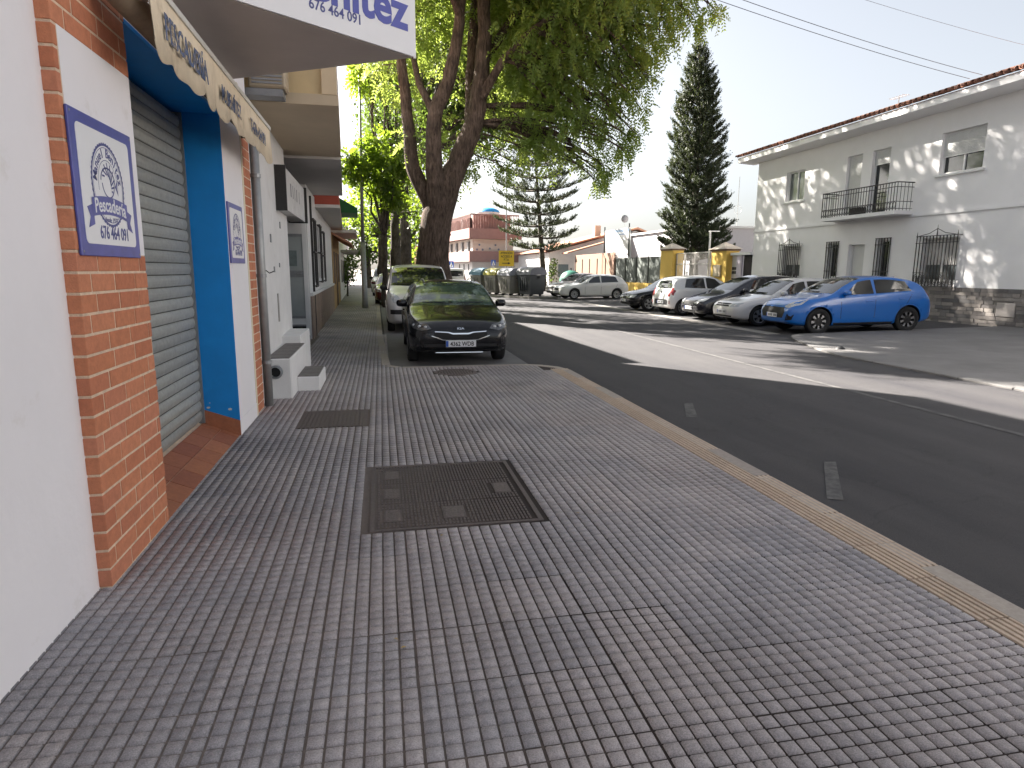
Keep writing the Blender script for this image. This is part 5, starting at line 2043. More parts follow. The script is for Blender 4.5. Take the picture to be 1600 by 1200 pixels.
def street_tree(name, base, h_fork, clumps, mat, label, r0=.22, per=70, l=.16, w=.045, bark=BARK2, lean=(0, 0), spr=False, group='street trees along the left lane'):
    t = empty(name, base, label=label, cat='tree', group=group)
    b = Vector(base)
    top = b + Vector((lean[0], lean[1], h_fork))
    mb = MB()
    mb.tube(wob(bez(b + Vector((0, 0, -.1)), b.lerp(top, .5) + Vector((random.gauss(0, .1), 0, 0)), top, 7), .03), [r0 * (1.25 - .5 * i / 7) for i in range(8)], 10, bark)
    for c, r_ in clumps:
        c = Vector(c)
        mid = top.lerp(c, .5) + Vector((0, 0, .3))
        mb.tube(wob(bez(top - Vector((0, 0, .15)), mid, c, 6), .06), [r0 * .5 * (1 - .85 * i / 6) for i in range(7)], 6, bark)
        for q in range(3):
            e = c + Vector((random.uniform(-1, 1) * r_[0], random.uniform(-1, 1) * r_[1], random.uniform(-.7, .7) * r_[2])) * .8
            s_ = mid.lerp(c, .4)
            mb.tube(wob(bez(s_, (s_ + e) / 2 + Vector((0, 0, .15)), e, 3), .03), [.03, .022, .014, .006], 5, bark)
    mb.build('trunk', bark, t, smooth=True)
    pts, us = in_clumps(clumps, per, 60, 5000, shell=.25)
    if spr:
        d = us * .8 + rng.normal(0, .5, us.shape)
        d[:, 2] -= .5
        me = sprays(pts, d, .42, 5, l, w, mat, droop=.3)
    else:
        me = leaves(pts, l, w, mat)
    link('crown', me, t)
    return t


def pix_clumps(lst, Y):
    out = []
    for x, y, r_, dy in lst:
        c = at(x, y, Y + dy)
        out.append((tuple(c), (r_, r_ * 1.1, r_ * .9)))
    return out


# dark dense tree behind the lamp post and its backlit neighbours
b_ = at(620, 455, 31)
street_tree('street_tree', (b_.x, 31, ROADZ), 4.2, pix_clumps([(610, 170, 1.5, 0), (600, 130, 1.1, -.6), (625, 230, 1.3, 0), (640, 290, 1.0, .3), (590, 200, .9, .4), (620, 90, 1.5, .4), (660, 200, 1.2, .5), (650, 340, .7, .6), (600, 40, 1.8, 1), (580, 140, .9, .2), (575, 175, .8, .5), (590, 105, 1.0, .6), (605, 250, 1.0, .5), (585, 230, .8, .8), (640, 240, 1.0, .2), (615, 310, .8, .5)], 31),
            LEAF4, 'dark dense street tree left of the large forked trunk', r0=.24, per=260, l=.17, w=.05)
b_ = at(604, 450, 27.5)
street_tree('street_tree', (b_.x, 29.2, ROADZ), 3.2, pix_clumps([(575, 120, .65, -1), (560, 245, .55, -1.2), (580, 275, .6, -.5), (600, 265, .5, -1), (552, 265, .35, -1.4), (590, 225, .45, -1), (615, 300, .45, -.6), (625, 250, .35, -1.5), (575, 90, .6, 0), (605, 95, .5, 0), (600, 310, .5, .4)], 29.2),
            LEAF2, 'young street tree with bright yellow-green leaves beside the lamp post', r0=.13, per=300, l=.20, w=.055, spr=True)
b_ = at(598, 445, 38)
street_tree('street_tree', (b_.x, 38, ROADZ), 3.6, pix_clumps([(560, 330, 1.3, 0), (545, 350, 1.0, .5), (580, 350, 1.0, -.3), (575, 300, 1.2, .4), (600, 320, 1.2, .6), (590, 370, .9, .4), (615, 355, 1.0, .2), (630, 380, .9, .6), (560, 375, .7, 0), (600, 250, 1.6, 0), (640, 300, 1.4, .6)], 38),
            LEAF2, 'sunlit yellow-green street tree further down the left lane', r0=.2, per=170, l=.22, w=.07)
b_ = at(640, 440, 47)
street_tree('street_tree', (b_.x, 47, ROADZ), 3.6, pix_clumps([(640, 350, 1.7, 0), (660, 330, 1.8, .5), (625, 320, 1.8, .5), (650, 380, 1.3, 0), (670, 370, 1.3, 0), (630, 395, 1.0, 0), (640, 260, 2.6, 0), (690, 300, 1.6, 1)], 47),
            LEAF2, 'street tree seen between the two dark trunks', r0=.22, per=70, l=.28, w=.09)
b_ = at(575, 440, 58)
street_tree('street_tree', (b_.x, 58, ROADZ), 3.4, pix_clumps([(560, 385, 1.3, 0), (575, 400, 1.2, 0), (590, 390, 1.5, 0), (605, 400, 1.3, 0), (550, 400, .9, 0), (580, 350, 2.4, 0), (620, 410, 1.2, 0), (630, 380, 2., 2)], 58),
            LEAF4, 'dark street tree closing the view at the end of the pavement', r0=.25, per=70, l=.3, w=.1)
# taller trees of the row whose shade falls on the road and the white house
for k, (x, y, s) in enumerate(((1.3, 36.5, 1.0), (1.2, 44, 1.1), (1.0, 53, 1.15))):
    base = (x, y, ROADZ)
    cc = [((x + random.uniform(-1.0, 7.5) * s, y + random.uniform(-4.0, 4.0) * s, random.uniform(9.5, 18.0) * s), (2.0 * s, 2.1 * s, 1.5 * s)) for _ in range((38, 24, 14)[k])]
    street_tree('street_tree', base, 7.0 * s, cc, LEAF4, ['tall tree of the left lane right behind the large forked tree', 'tall tree of the left lane, second behind the large forked tree', 'tall tree of the left lane, third behind the large forked tree'][k], r0=.30, per=(120, 110, 70)[k], l=.30, w=.10)
# shrub and hedge patches far down the pavement
sh_ = empty('hedge_shrub', (-1.6, 40, 0), label='small green shrub against the far end of the left houses', cat='shrub')
pts, us = in_clumps([(tuple(at(542, 428, 40)), (.5, .6, .8)), (tuple(at(548, 415, 42)), (.6, .6, .9))], 900, 60, 3000, .2)
link('crown', leaves(pts, .2, .06, LEAF4), sh_)
MB().tube([(at(543, 455, 40).x, 40, 0), at(543, 425, 40)], [.06, .03], 6, BARK2).build('trunk', BARK2, sh_)


# Norfolk Island pines
def norfolk(name, base, H, tiers, z0, rmax, label, dense, lean=0., zpow=.8, up=.25, droop=0., nb=(6, 9), start_r=None, twin=False):
    t = empty(name, base, label=label, cat='tree')
    b = Vector(base)
    mb = MB()
    mb.tube([b + Vector((lean * k / 8, 0, H * k / 8)) for k in range(9)], [.30 * (1 - k / 8.4) * H / 16 + .02 for k in range(9)], 9, BARK2)
    V, F = [], []
    cs, dirs = [], []

    def branch(o, az, L, up, dens):
        d = Vector((math.cos(az), math.sin(az), 0))
        n = max(3, int(L / .35))
        pp = []
        for i in range(n + 1):
            s = i / n
            pp.append(o + d * (L * s) + UZ * (up * L * (s ** 2) - droop * L * s * (1 - s)))
        mb.tube(pp, [.05 * (1 - .85 * i / n) * (.5 + L / 4) for i in range(n + 1)], 4, BARK2, cap=False)
        side = Vector((-d.y, d.x, 0))
        m = int(dens * L)
        for i in range(m):
            s = random.uniform(.16, 1) ** .75
            k = min(n - 1, int(s * n))
            p = pp[k].lerp(pp[k + 1], s * n - k)
            sg = random.choice((-1, 1))
            wid = .45 * L * (1 - s) + .16
            off = side * sg * random.uniform(0, wid) * .75
            cs.append(p + off + UZ * random.uniform(-.04, .06))
            dirs.append(d * .75 + side * sg * .55 + UZ * (.35 + up))
    for k in range(tiers):
        s = k / (tiers - 1)
        z = z0 + (H - z0 - .3) * s
        if start_r:
            L = rmax * np.interp(s, *start_r)
        else:
            L = rmax * (1 - s) ** zpow + .25
        nbr = random.randint(*nb)
        a0 = random.uniform(0, PI)
        for j in range(nbr):
            az = a0 + 2 * PI * j / nbr + random.gauss(0, .12)
            branch(b + Vector((lean * z / H, 0, z + random.gauss(0, .06))), az, L * random.uniform(.8, 1.12), up * random.uniform(.6, 1.4) + .25 * s, dense)
    mb.build('trunk', BARK2, t, smooth=True)
    # foliage: upcurved tails of short needles
    C = np.array([tuple(c) for c in cs])
    D = np.array([tuple(c) for c in dirs]) + rng.normal(0, .18, (len(cs), 3))
    d, a, b2 = rot_frames(D)
    n = len(C)
    Ls = rng.uniform(.28, .55, n)
    base_i = 0
    for k in range(7):
        s = k / 7
        p = C + d * (Ls * s)[:, None]
        p[:, 2] += .12 * s * s
        for q in range(2):
            an = rng.uniform(0, 2 * PI, n)
            sd = a * np.cos(an)[:, None] + b2 * np.sin(an)[:, None]
            tipd = d * .9 + sd * .8
            wv = np.cross(d, sd)
            l_ = .15 * (1 - .4 * s)
            Vq = np.stack([p, p + tipd * l_ * .5 + wv * .028, p + tipd * l_, p + tipd * l_ * .5 - wv * .028], 1).reshape(-1, 3)
            V.append(Vq)
            F.append(np.arange(base_i, base_i + 4 * n).reshape(-1, 4))
            base_i += 4 * n
    link('crown', np_mesh('crown', np.concatenate(V), np.concatenate(F), LEAF3), t)
    return t


nb_ = at(1086, 440, 42)
topz = at(1096, 62, 42)
norfolk('tall_column_pine', (nb_.x - .1, 42, 0), topz.z, 36, 2.4, 2.35, 'tall dense columnar pine rising behind the gate', 21, lean=topz.x - nb_.x, up=.30, nb=(7, 9),
        start_r=([0, .12, .3, .55, .72, .86, .95, 1], [1.0, .98, .84, .72, .54, .34, .16, .03]))
nb_ = at(851, 440, 50)
topz = at(833, 195, 50)
norfolk('spreading_pine', (nb_.x, 50, 0), topz.z, 11, 3.3, 3.1, 'sparse pine with wide flat branch tiers behind the bins', 17, lean=topz.x - nb_.x, up=.12, droop=.1, nb=(6, 7),
        start_r=([0, .1, .3, .5, .7, .85, 1], [.85, 1.0, 1.05, 1.1, .85, .6, .15]))
pts, us = in_clumps([(tuple(at(862, 425, 49)), (.5, .5, .8)), (tuple(at(866, 410, 49)), (.35, .4, .5))], 800, 60, 3000, .2)
sh_ = empty('pine_shrub', (at(862, 440, 49).x, 49, 0), label='dark leafy shrub at the foot of the spreading pine', cat='shrub')
link('crown', leaves(pts, .22, .06, LEAF4), sh_)
MB().tube([(at(862, 440, 49).x, 49, -.05), at(862, 425, 49)], [.06, .03], 6, BARK2).build('trunk', BARK2, sh_)

# ================================================================== street furniture
lp = empty('lamp_post', (-.68, 27.8, 0), label='tall tapering grey lamp post on the left pavement', cat='lamp post')
b_ = at(571, 483, 27.8)
t_ = at(561, 110, 27.8)
MB().tube([(b_.x, 27.8, 0), (b_.x, 27.8, .5), (b_.x - .02, 27.8, 2.7)], [.13, .115, .105], 14, GALV).build('base_tube', GALV, lp, smooth=True)
MB().tube([(b_.x - .02, 27.8, 2.7), t_], [.072, .045], 12, GREYMETAL).build('pole', GREYMETAL, lp, smooth=True)
MB().tube([t_, t_ + Vector((.4, 0, .5)), t_ + Vector((1.3, 0, .7))], [.045, .04, .035], 10, GREYMETAL).build('arm', GREYMETAL, lp, smooth=True)
MB().bbox(t_.x + 1.2, t_.x + 1.85, 27.65, 27.95, t_.z + .62, t_.z + .78, .03, GREYMETAL).build('lamp_head', GREYMETAL, lp)

# waste containers
def container(x, y, rz, body, lid, label, s=1.):
    e = empty('waste_container', (x, y, ROADZ), rz, label=label, cat='waste container', group='waste containers at the kerb')
    w, d, h = .66 * s, .58 * s, 1.18 * s
    mb = MB()
    vs = []
    for z, k in ((.12, .80), (.16, .83), (h, 1.0), (h + .04, 1.03)):
        for sx_, sy_ in ((-1, -1), (-.6, -1.05), (.6, -1.05), (1, -1), (1, 1), (.6, 1.05), (-.6, 1.05), (-1, 1)):
            vs.append((sx_ * w * k, sy_ * d * k, z))
    fs = [tuple(range(7, -1, -1))]
    for r_ in range(3):
        for k in range(8):
            fs.append((r_ * 8 + k, r_ * 8 + (k + 1) % 8, r_ * 8 + 8 + (k + 1) % 8, r_ * 8 + 8 + k))
    mb.add(vs, fs, body)
    for sx_ in (-.45, -.15, .15, .45):
        mb.box(sx_ * w - .02, sx_ * w + .02, -d * 1.06, -d * .9, .3, h - .1, body)
    bo = mb.build('body', body, e, local=True)
    mb = MB()
    vs, fs = [], []
    n = 10
    for sx_ in (-1.05, 1.05):
        for k in range(n + 1):
            a = PI * k / n
            vs.append((sx_ * w, -math.cos(a) * d * 1.08, h + .05 + math.sin(a) ** .8 * .46 * s))
    for k in range(n):
        fs.append((k, k + 1, n + 2 + k, n + 1 + k))
    fs += [tuple(range(n, -1, -1)), tuple(range(n + 1, 2 * n + 2)), (0, n + 1, 2 * n + 1, n)]
    mb.add(vs, fs, lid)
    mb.build('lid', lid, e, local=True)
    mb = MB()
    mb.tube([(-w * 1.0, 0, h - .1), (-w * 1.14, 0, h - .1)], .07, 10, BLACKP)
    mb.tube([(w * 1.0, 0, h - .1), (w * 1.14, 0, h - .1)], .07, 10, BLACKP)
    mb.build('trunnion', BLACKP, e, local=True)
    for sx_ in (-.6, .6):
        for sy_ in (-.6, .6):
            mb = MB()
            mb.lathe([(0, -.03), (.08, -.03), (.08, .03), (0, .03)], axis='x', n=12, c=(sx_ * w, sy_ * d, .08), mat=BLACKP)
            mb.build('wheel', BLACKP, e, local=True)
    return e


CG = M('bin_grey', (.26, .25, .235), .55, .08, 6)
CD = M('bin_dark', (.050, .055, .062), .5, .1, 6)
container(9.0, 38.6, R(-66), CD, M('bin_lid_grey', (.14, .145, .175), .5, .08), 'nearest dark grey waste container with domed lid', 1.05)
container(8.0, 39.9, R(-66), CG, M('bin_lid_pale', (.30, .31, .36), .5, .08), 'pale grey lidded waste container behind the dark one')
container(7.35, 41.4, R(-66), CG, M('bin_lid_yellow', (.44, .40, .09), .5, .08), 'waste container with yellow lid in the kerb row')
container(6.65, 42.9, R(-66), CG, M('bin_lid_blue', (.16, .30, .44), .5, .08), 'waste container with blue lid at the far end of the row')
isl = MB().prism([(5.2, 44.3), (6.2, 41.6), (8.6, 37.4), (10.3, 37.2), (10.3, 60), (8.0, 60), (5.4, 46)], -.12, .05, CONC).build('kerb_island', CONC)
tag(isl, 'pale raised concrete island under the waste containers', kind='structure')
for e in [o for o in bpy.data.objects if o.name.startswith('waste_container')]:
    e.location.z = .05
gc = empty('green_container', (12.2, 43.5, 0), label='green domed recycling igloo behind the white hatchback', cat='recycling bin')
p_ = at(892, 432, 43.5)
GRN = M('igloo_green', (.03, .16, .115), .5, .08, 5)
MB().lathe([(.65, 0), (.78, .5), (.80, 1.0), (.72, 1.3), (.5, 1.55), (.2, 1.66), (0, 1.68)], n=22, c=(p_.x, 43.5, -.05), mat=GRN).build('dome', GRN, gc, smooth=True)
MB().tube([(p_.x, 43.5, 1.6), (p_.x, 43.5, 1.78)], .05, 8, BLACKP).build('lifting_ring', BLACKP, gc)


def board_sign(name, c0, c1, Y, label, draw, back, post_px, ground_z=.05, mat=None):
    e = empty(name, (0, Y, 0), label=label, cat='sign')
    a, b = at(*c0, Y), at(*c1, Y)
    x0, x1, z1, z0 = min(a.x, b.x), max(a.x, b.x), a.z, b.z
    mb = MB()
    mb.bbox(x0, x1, Y - .02, Y + .02, z0, z1, .008, mat)
    mb.build('board', mat, e)
    mb = MB()
    draw(mb, x0, x1, z0, z1, Y - .024)
    if mb.v:
        mb.build('lettering', None, e)
    for px in post_px:
        q = at(px, c1[1], Y)
        MB().tube([(q.x, Y + .05, ground_z - .05), (q.x, Y + .05, z1)], .03, 8, GALV).build('post', GALV, e)
    return e


SY = M('sign_yellow', (.70, .46, .02), .5, .03)
KINK = M('sign_black_ink', (.03, .025, .02), .6, .1)


def draw_access(mb, x0, x1, z0, z1, y):
    w, h = x1 - x0, z1 - z0
    ux_, uz_ = Vector((1, 0, 0)), UZ
    for s_, v, sz in (('ATENCIÓN', .78, .20), ('ACCESO A', .56, .20), ('P.T.A.', .36, .19)):
        text_on(mb, s_, sz * h, ((x0 + x1) / 2, y, z0 + v * h), ux_, uz_, KINK, ext=.002, off=.006, xs=.78)
    zc = z0 + .19 * h
    mb.add([(x0 + .22 * w, y, zc - .025 * h), (x0 + .6 * w, y, zc - .025 * h), (x0 + .6 * w, y, zc - .075 * h), (x0 + .78 * w, y, zc), (x0 + .6 * w, y, zc + .075 * h), (x0 + .6 * w, y, zc + .025 * h), (x0 + .22 * w, y, zc + .025 * h)], [tuple(range(7))], KINK)


board_sign('direction_sign', (779.5, 391.5), (803, 416), 44.4, 'yellow access sign with black arrow above the island', draw_access, None, (783, 799), mat=SY)
BLU = M('sign_traffic_blue', (.03, .10, .42), .5, .05)


def draw_cross(mb, x0, x1, z0, z1, y):
    w, h = x1 - x0, z1 - z0
    mb.add([(x0 + .12 * w, y, z0 + .1 * h), (x1 - .12 * w, y, z0 + .1 * h), ((x0 + x1) / 2, y, z1 - .1 * h)], [(0, 1, 2)], SIGNW)
    mb.add([((x0 + x1) / 2 - .08 * w, y - .003, z0 + .15 * h), ((x0 + x1) / 2 + .12 * w, y - .003, z0 + .15 * h), ((x0 + x1) / 2 + .05 * w, y - .003, z0 + .6 * h)], [(0, 1, 2)], KINK)


board_sign('crossing_sign', (767.5, 406), (774.5, 415), 62, 'small blue pedestrian crossing sign left of the yellow sign', draw_cross, None, (771,), mat=BLU)
board_sign('crossing_sign', (701, 408), (709, 418), 62, 'blue pedestrian crossing sign beside the large tree trunk', draw_cross, None, (705,), mat=BLU)
pl = empty('street_lamp', (9, 60, 0), label='thin tall pole rising past the spreading pine', cat='lamp post')
p0, p1 = at(791.5, 440, 58), at(791, 262, 58)
MB().tube([(p0.x, 58, 0), p1], [.07, .04], 8, GREYMETAL).build('pole', GREYMETAL, pl)
MB().tube([p1, p1 + Vector((-1.0, 0, .25))], [.04, .03], 6, GREYMETAL).build('arm', GREYMETAL, pl)
bo = empty('leaning_bollard', (8.5, 46, 0), label='dark leaning post beside the blue lidded container', cat='bollard')
q0, q1 = at(791, 449, 45.5), at(787, 431, 45.5)
MB().tube([(q0.x, 45.5, .04), q1], [.06, .06], 8, BLACKP).build('post', BLACKP, bo)
MB().tube([q1, q1 + Vector((-.01, 0, .05))], [.065, .03], 8, BLACKP).build('cap', BLACKP, bo)
# litter, leaves and stones on the pavement and the apron
st_ = MB()
st_.lathe([(0, .07), (.05, .062), (.09, .03), (.11, 0)], n=9, c=(0, 0, 0), mat=BLACKP)
o = st_.build('dark_stone', BLACKP, smooth=True)
pgl = Vector((9.62, 12.0, aprz(9.6)))
o.location = pgl
tag(o, 'small dark lump lying on the right-hand pavement', 'stone')
LIT = M('dry_leaf', (.34, .25, .11), .8, .3, 30)
for k, (x, y, lab) in enumerate(((.02, 2.62, 'tiny dry leaf on the tiles nearest the camera'), (.05, 2.55, 'tiny pale leaf scrap beside the dry leaf'), (1.25, 3.9, 'pale scrap right of the large iron cover'), (.32, 3.7, 'white fleck in front of the large iron cover'))):
    a = random.uniform(0, PI)
    s = .014
    o = MB().add([(-s, 0, .001), (0, -s * .5, .003), (s, 0, .001), (0, s * .5, .005), (0, 0, .006)], [(0, 1, 4), (1, 2, 4), (2, 3, 4), (3, 0, 4)], LIT).build('leaf_scrap', LIT)
    o.location = (x, y, .002)
    o.rotation_euler = (0, 0, a)
    tag(o, lab, 'leaf')


# ================================================================== vehicles
TYRE = M('tyre_rubber', (.016, .016, .017), .85, .2, 40, bump=.1)
RIMS = M('rim_silver', (.42, .43, .44), .35, .08, 20, metal=.8)
RIMD = M('rim_dark', (.03, .03, .032), .4, .1, 20, metal=.5)
CHROME = M('chrome', (.65, .66, .68), .15, .05, metal=1.)
CGLASS = M('car_glass', (.012, .015, .016), .04, .1, spec=1.)
LAMPG = M('lamp_glass', (.48, .50, .52), .08, .3, 30, spec=1.)
LAMPD = M('lamp_dark', (.09, .095, .10), .10, .4, 30, spec=1.)
TAIL = M('tail_red', (.22, .008, .012), .15, .2, 30, spec=.8)
PLATE = M('plate_white', (.72, .73, .75), .4, .02)
PLATEB = M('plate_band', (.03, .10, .42), .4, .02)
PLINK = M('plate_ink', (.02, .02, .022), .5, .1)
SEAM = M('panel_gap', (.008, .008, .009), .7, .1)


def paint(name, col, rough=.28):
    return M(name, col, rough, .03, 3., coat=1., spec=.5)


P_BLACK = M('paint_black', (.008, .008, .010), .25, .03, 3., coat=.45, spec=.3)
P_WHITE = paint('paint_white', (.72, .72, .715), .35)
P_WHITE2 = paint('paint_white_warm', (.68, .665, .65), .4)
P_BLUE = paint('paint_blue', (.004, .135, .50), .3)
P_RED = paint('paint_dark_red', (.10, .010, .018), .25)
P_SILVER = paint('paint_silver', (.40, .40, .42), .3)
P_GREY = paint('paint_taupe', (.15, .135, .13), .3)
P_NAVY = paint('paint_navy', (.014, .014, .020), .22)


class Car:
    def __init__(self, name, S, loc, heading, label, cat='car', group=None):
        self.S = S
        self.L, self.W, self.H = S['L'], S['W'], S['H']
        self.top = pchip(*zip(*S['top']))
        self.belt = pchip(*zip(*S['belt']))
        self.k = S.get('k', .40)
        self.cl = S.get('clear', .19)
        self.e = empty(name, loc, heading, label=label, cat=cat, group=group)
        self.paint = S['paint']
        self.body()
        self.wheels()
        self.glass()

    def w(self, s):
        S = self.S
        uf = np.clip(s / S.get('rf', .95), 0, 1)
        ur = np.clip((self.L - s) / S.get('rr', .6), 0, 1)
        a = S.get('f0', .60)
        b = S.get('r0', .78)
        f = a + (1 - a) * (1 - (1 - uf) ** 3.2) ** (1 / 2.2)
        r = b + (1 - b) * (1 - (1 - ur) ** 3) ** (1 / 2.2)
        return self.W / 2 * f * r

    def sec(self, s):
        zt = float(self.top(s))
        zb = self.cl + .10 * math.exp(-s / .25) + .12 * math.exp(-(self.L - s) / .3)
        w = float(self.w(s))
        be = min(float(self.belt(s)), zt - .10)
        g = zt - be
        yr = .945 * w - self.k * max(0, g - .10) - .03
        h = be - zb
        pts = [(0, zb), (.45 * w, zb), (.86 * w, zb + .005), (.945 * w, zb + .05), (.972 * w, zb + .12 * h + .03), (.982 * w, zb + .30 * h), (.992 * w, zb + .48 * h), (1.0 * w, zb + .66 * h),
               (.996 * w, zb + .80 * h), (.985 * w, zb + .90 * h), (.968 * w, be - .012), (.950 * w, be + .012)]
        c = .055
        zc = zt - c
        for t in (.2, .4, .6, .8, .95):
            pts.append((.945 * w + (yr - .945 * w) * t, be + .014 + (zc - be - .014) * t))
        for q in (.97, .90, .78, .6, .35, 0):
            pts.append((yr * q, zt - c * q ** 3.2))
        return pts, yr, be

    def body(self):
        L = self.L
        ss = [0, .012, .03, .06, .10, .15, .21, .28, .36, .45, .55] + list(np.linspace(.66, L - .62, int((L - 1.2) / .075))) + [L - x for x in (.52, .43, .35, .28, .21, .15, .10, .06, .03, .012, 0)]
        V, F = [], []
        na, nr = self.S.get('nose', .09), self.S.get('tail', .05)
        nz = self.S.get('nosez', .48)
        m = None
        for s in ss:
            pts, yr, be = self.sec(s)
            ring = pts + [(-y, z) for y, z in pts[-2:0:-1]]
            m = len(ring)
            for y, z in ring:
                d = na * min(1.6, abs(z - nz) / .32) ** 2 * math.exp(-s / .22) - nr * min(1.4, abs(z - .5) / .4) ** 2 * math.exp(-(L - s) / .2)
                V.append((L / 2 - s - d, y, z))
        n = len(ss)
        for i in range(n - 1):
            for k in range(m):
                F.append((i * m + k, i * m + (k + 1) % m, (i + 1) * m + (k + 1) % m, (i + 1) * m + k))
        h = m // 2
        for i, rev in ((0, 0), (n - 1, 1)):
            b = i * m
            for k in range(h):
                a0, a1 = b + k, b + k + 1
                c0, c1 = b + (m - k) % m, b + (m - k - 1) % m
                q = []
                for v in (a0, a1, c1, c0):
                    if v not in q:
                        q.append(v)
                if len(q) > 2:
                    F.append(tuple(q) if rev else tuple(q[::-1]))
        me = bpy.data.meshes.new('body')
        me.from_pydata(V, [], F)
        bm = bmesh.new()
        bm.from_mesh(me)
        bmesh.ops.recalc_face_normals(bm, faces=bm.faces)
        bm.to_mesh(me)
        self.bvh = BVHTree.FromBMesh(bm)
        bm.free()
        me.materials.append(self.paint)
        me.materials.append(SEAM)
        me.polygons.foreach_set('use_smooth', [True] * len(me.polygons))
        sf, sr, r = self.S['wheels']
        cut = MB()
        for s in (sf, sr):
            w = float(self.w(s))
            for sg in (-1, 1):
                x = L / 2 - s
                a, b = (w - .30) * sg, (w + .3) * sg
                cut.tube([(x, min(a, b), r + .01), (x, max(a, b), r + .01)], r * 1.13, 28)
        cme = cut.mesh('cut')
        cme.materials.append(self.paint)
        cme.materials.append(SEAM)
        cme.polygons.foreach_set('material_index', [1] * len(cme.polygons))
        co = bpy.data.objects.new('cut', cme)
        bo = bpy.data.objects.new('body', me)
        COL.objects.link(co)
        COL.objects.link(bo)
        md = bo.modifiers.new('b', 'BOOLEAN')
        md.operation = 'DIFFERENCE'
        md.solver = 'EXACT'
        md.object = co
        dg = bpy.context.evaluated_depsgraph_get()
        nm = bpy.data.meshes.new_from_object(bo.evaluated_get(dg))
        bo.modifiers.clear()
        bo.data = nm
        bpy.data.objects.remove(co)
        nm.name = 'body'
        # smooth paint, flat arch lips
        nm.polygons.foreach_set('use_smooth', [p.material_index == 0 for p in nm.polygons])
        bo.parent = self.e
        self.body_o = bo
        am = self.S.get('arch')
        for s in (sf, sr):       # wheel arch lips
            for sg in (-1, 1):
                mb = MB()
                x = L / 2 - s
                R_o = r * (1.13 + (.16 if am else .05))
                pts_i, pts_o = [], []
                for k in range(25):
                    a = R(-12 + 204 * k / 24)
                    for rad, lst in ((r * 1.12, pts_i), (R_o, pts_o)):
                        px, pz = x + rad * math.cos(a), r + .01 + rad * math.sin(a)
                        hit = self.bvh.ray_cast(Vector((px, 3 * sg, pz)), Vector((0, -sg, 0)))
                        y = hit[0].y if hit[0] else .9 * self.W / 2 * sg
                        lst.append(Vector((px, y + .010 * sg, pz)))
                n_ = len(pts_i)
                vs = pts_i + pts_o + [p - Vector((0, .03 * sg, 0)) for p in pts_i] + [p - Vector((0, .012 * sg, 0)) for p in pts_o]
                fs = []
                for k in range(n_ - 1):
                    fs += [(k, k + 1, n_ + k + 1, n_ + k), (k, 2 * n_ + k, 2 * n_ + k + 1, k + 1), (n_ + k, n_ + k + 1, 3 * n_ + k + 1, 3 * n_ + k)]
                mb.add(vs, fs, am or self.paint)
                mb.build('wheel_arch', am or self.paint, self.e, smooth=True, local=True)

    # ---- patches projected onto the body
    def _ray(self, kind, a, b):
        L = self.L
        if kind == 'front':
            o, d, alt = Vector((L / 2 + 1, a, b)), Vector((-1, 0, 0)), Vector((L / 2 - .1, a, b))
        elif kind == 'rear':
            o, d, alt = Vector((-L / 2 - 1, a, b)), Vector((1, 0, 0)), Vector((-L / 2 + .1, a, b))
        elif kind == 'top':
            o, d, alt = Vector((L / 2 - a, b, 4)), Vector((0, 0, -1)), Vector((L / 2 - a, b, self.H))
        else:
            sg = 1 if kind == 'left' else -1
            o, d, alt = Vector((L / 2 - a, 4 * sg, b)), Vector((0, -sg, 0)), Vector((L / 2 - a, sg * self.W / 2, b))
        h = self.bvh.ray_cast(o, d)
        if h[0] is None:
            h = self.bvh.find_nearest(alt)
        return h[0], h[1]

    def patch(self, name, kind, poly, mat, off=.004, step=.07, parent=None):
        pts = []
        n = len(poly)
        for i in range(n):
            p, q = Vector(poly[i]), Vector(poly[(i + 1) % n])
            k = max(1, int((q - p).length / step))
            for j in range(k):
                pts.append(p.lerp(q, j / k))
        nb = len(pts)
        edges = [(i, (i + 1) % nb) for i in range(nb)]
        xs, ys = [p.x for p in pts], [p.y for p in pts]
        ins = []
        gx = min(xs) + step / 2
        while gx < max(xs):
            gy = min(ys) + step / 2
            while gy < max(ys):
                c = False
                j = nb - 1
                for i in range(nb):
                    if (ys[i] > gy) != (ys[j] > gy) and gx < (xs[j] - xs[i]) * (gy - ys[i]) / (ys[j] - ys[i]) + xs[i]:
                        c = not c
                    j = i
                if c and min((p.x - gx) ** 2 + (p.y - gy) ** 2 for p in pts) > (step * .3) ** 2:
                    ins.append(Vector((gx, gy)))
                gy += step
            gx += step
        r = delaunay_2d_cdt(pts + ins, edges, [], 1, 1e-5)
        v2, f = r[0], r[2]
        vs = []
        for p in v2:
            c, nn = self._ray(kind, p.x, p.y)
            vs.append((c, nn))
        V = [c + nn * off for c, nn in vs] + [c - nn * .004 for c, nn in vs]
        m = len(v2)
        cnt = {}
        for t in f:
            for i in range(len(t)):
                a, b = t[i], t[(i + 1) % len(t)]
                cnt[(a, b)] = 1
        F = [tuple(t) for t in f]
        for (a, b) in list(cnt):
            if (b, a) not in cnt:
                F.append((b, a, m + a, m + b))
        me = bpy.data.meshes.new(name)
        me.from_pydata([tuple(v) for v in V], [], F)
        bm = bmesh.new()
        bm.from_mesh(me)
        bmesh.ops.recalc_face_normals(bm, faces=bm.faces)
        # outward check on the first big face
        if bm.faces:
            bm.faces.ensure_lookup_table()
            nsum = sum((fc.normal.dot(vs[min(v.index for v in fc.verts)][1]) * fc.calc_area() for fc in bm.faces if max(v.index for v in fc.verts) < m), 0)
            if nsum < 0:
                bmesh.ops.reverse_faces(bm, faces=bm.faces)
        bm.to_mesh(me)
        bm.free()
        me.materials.append(mat)
        return link(name, me, parent or self.e, local=True)

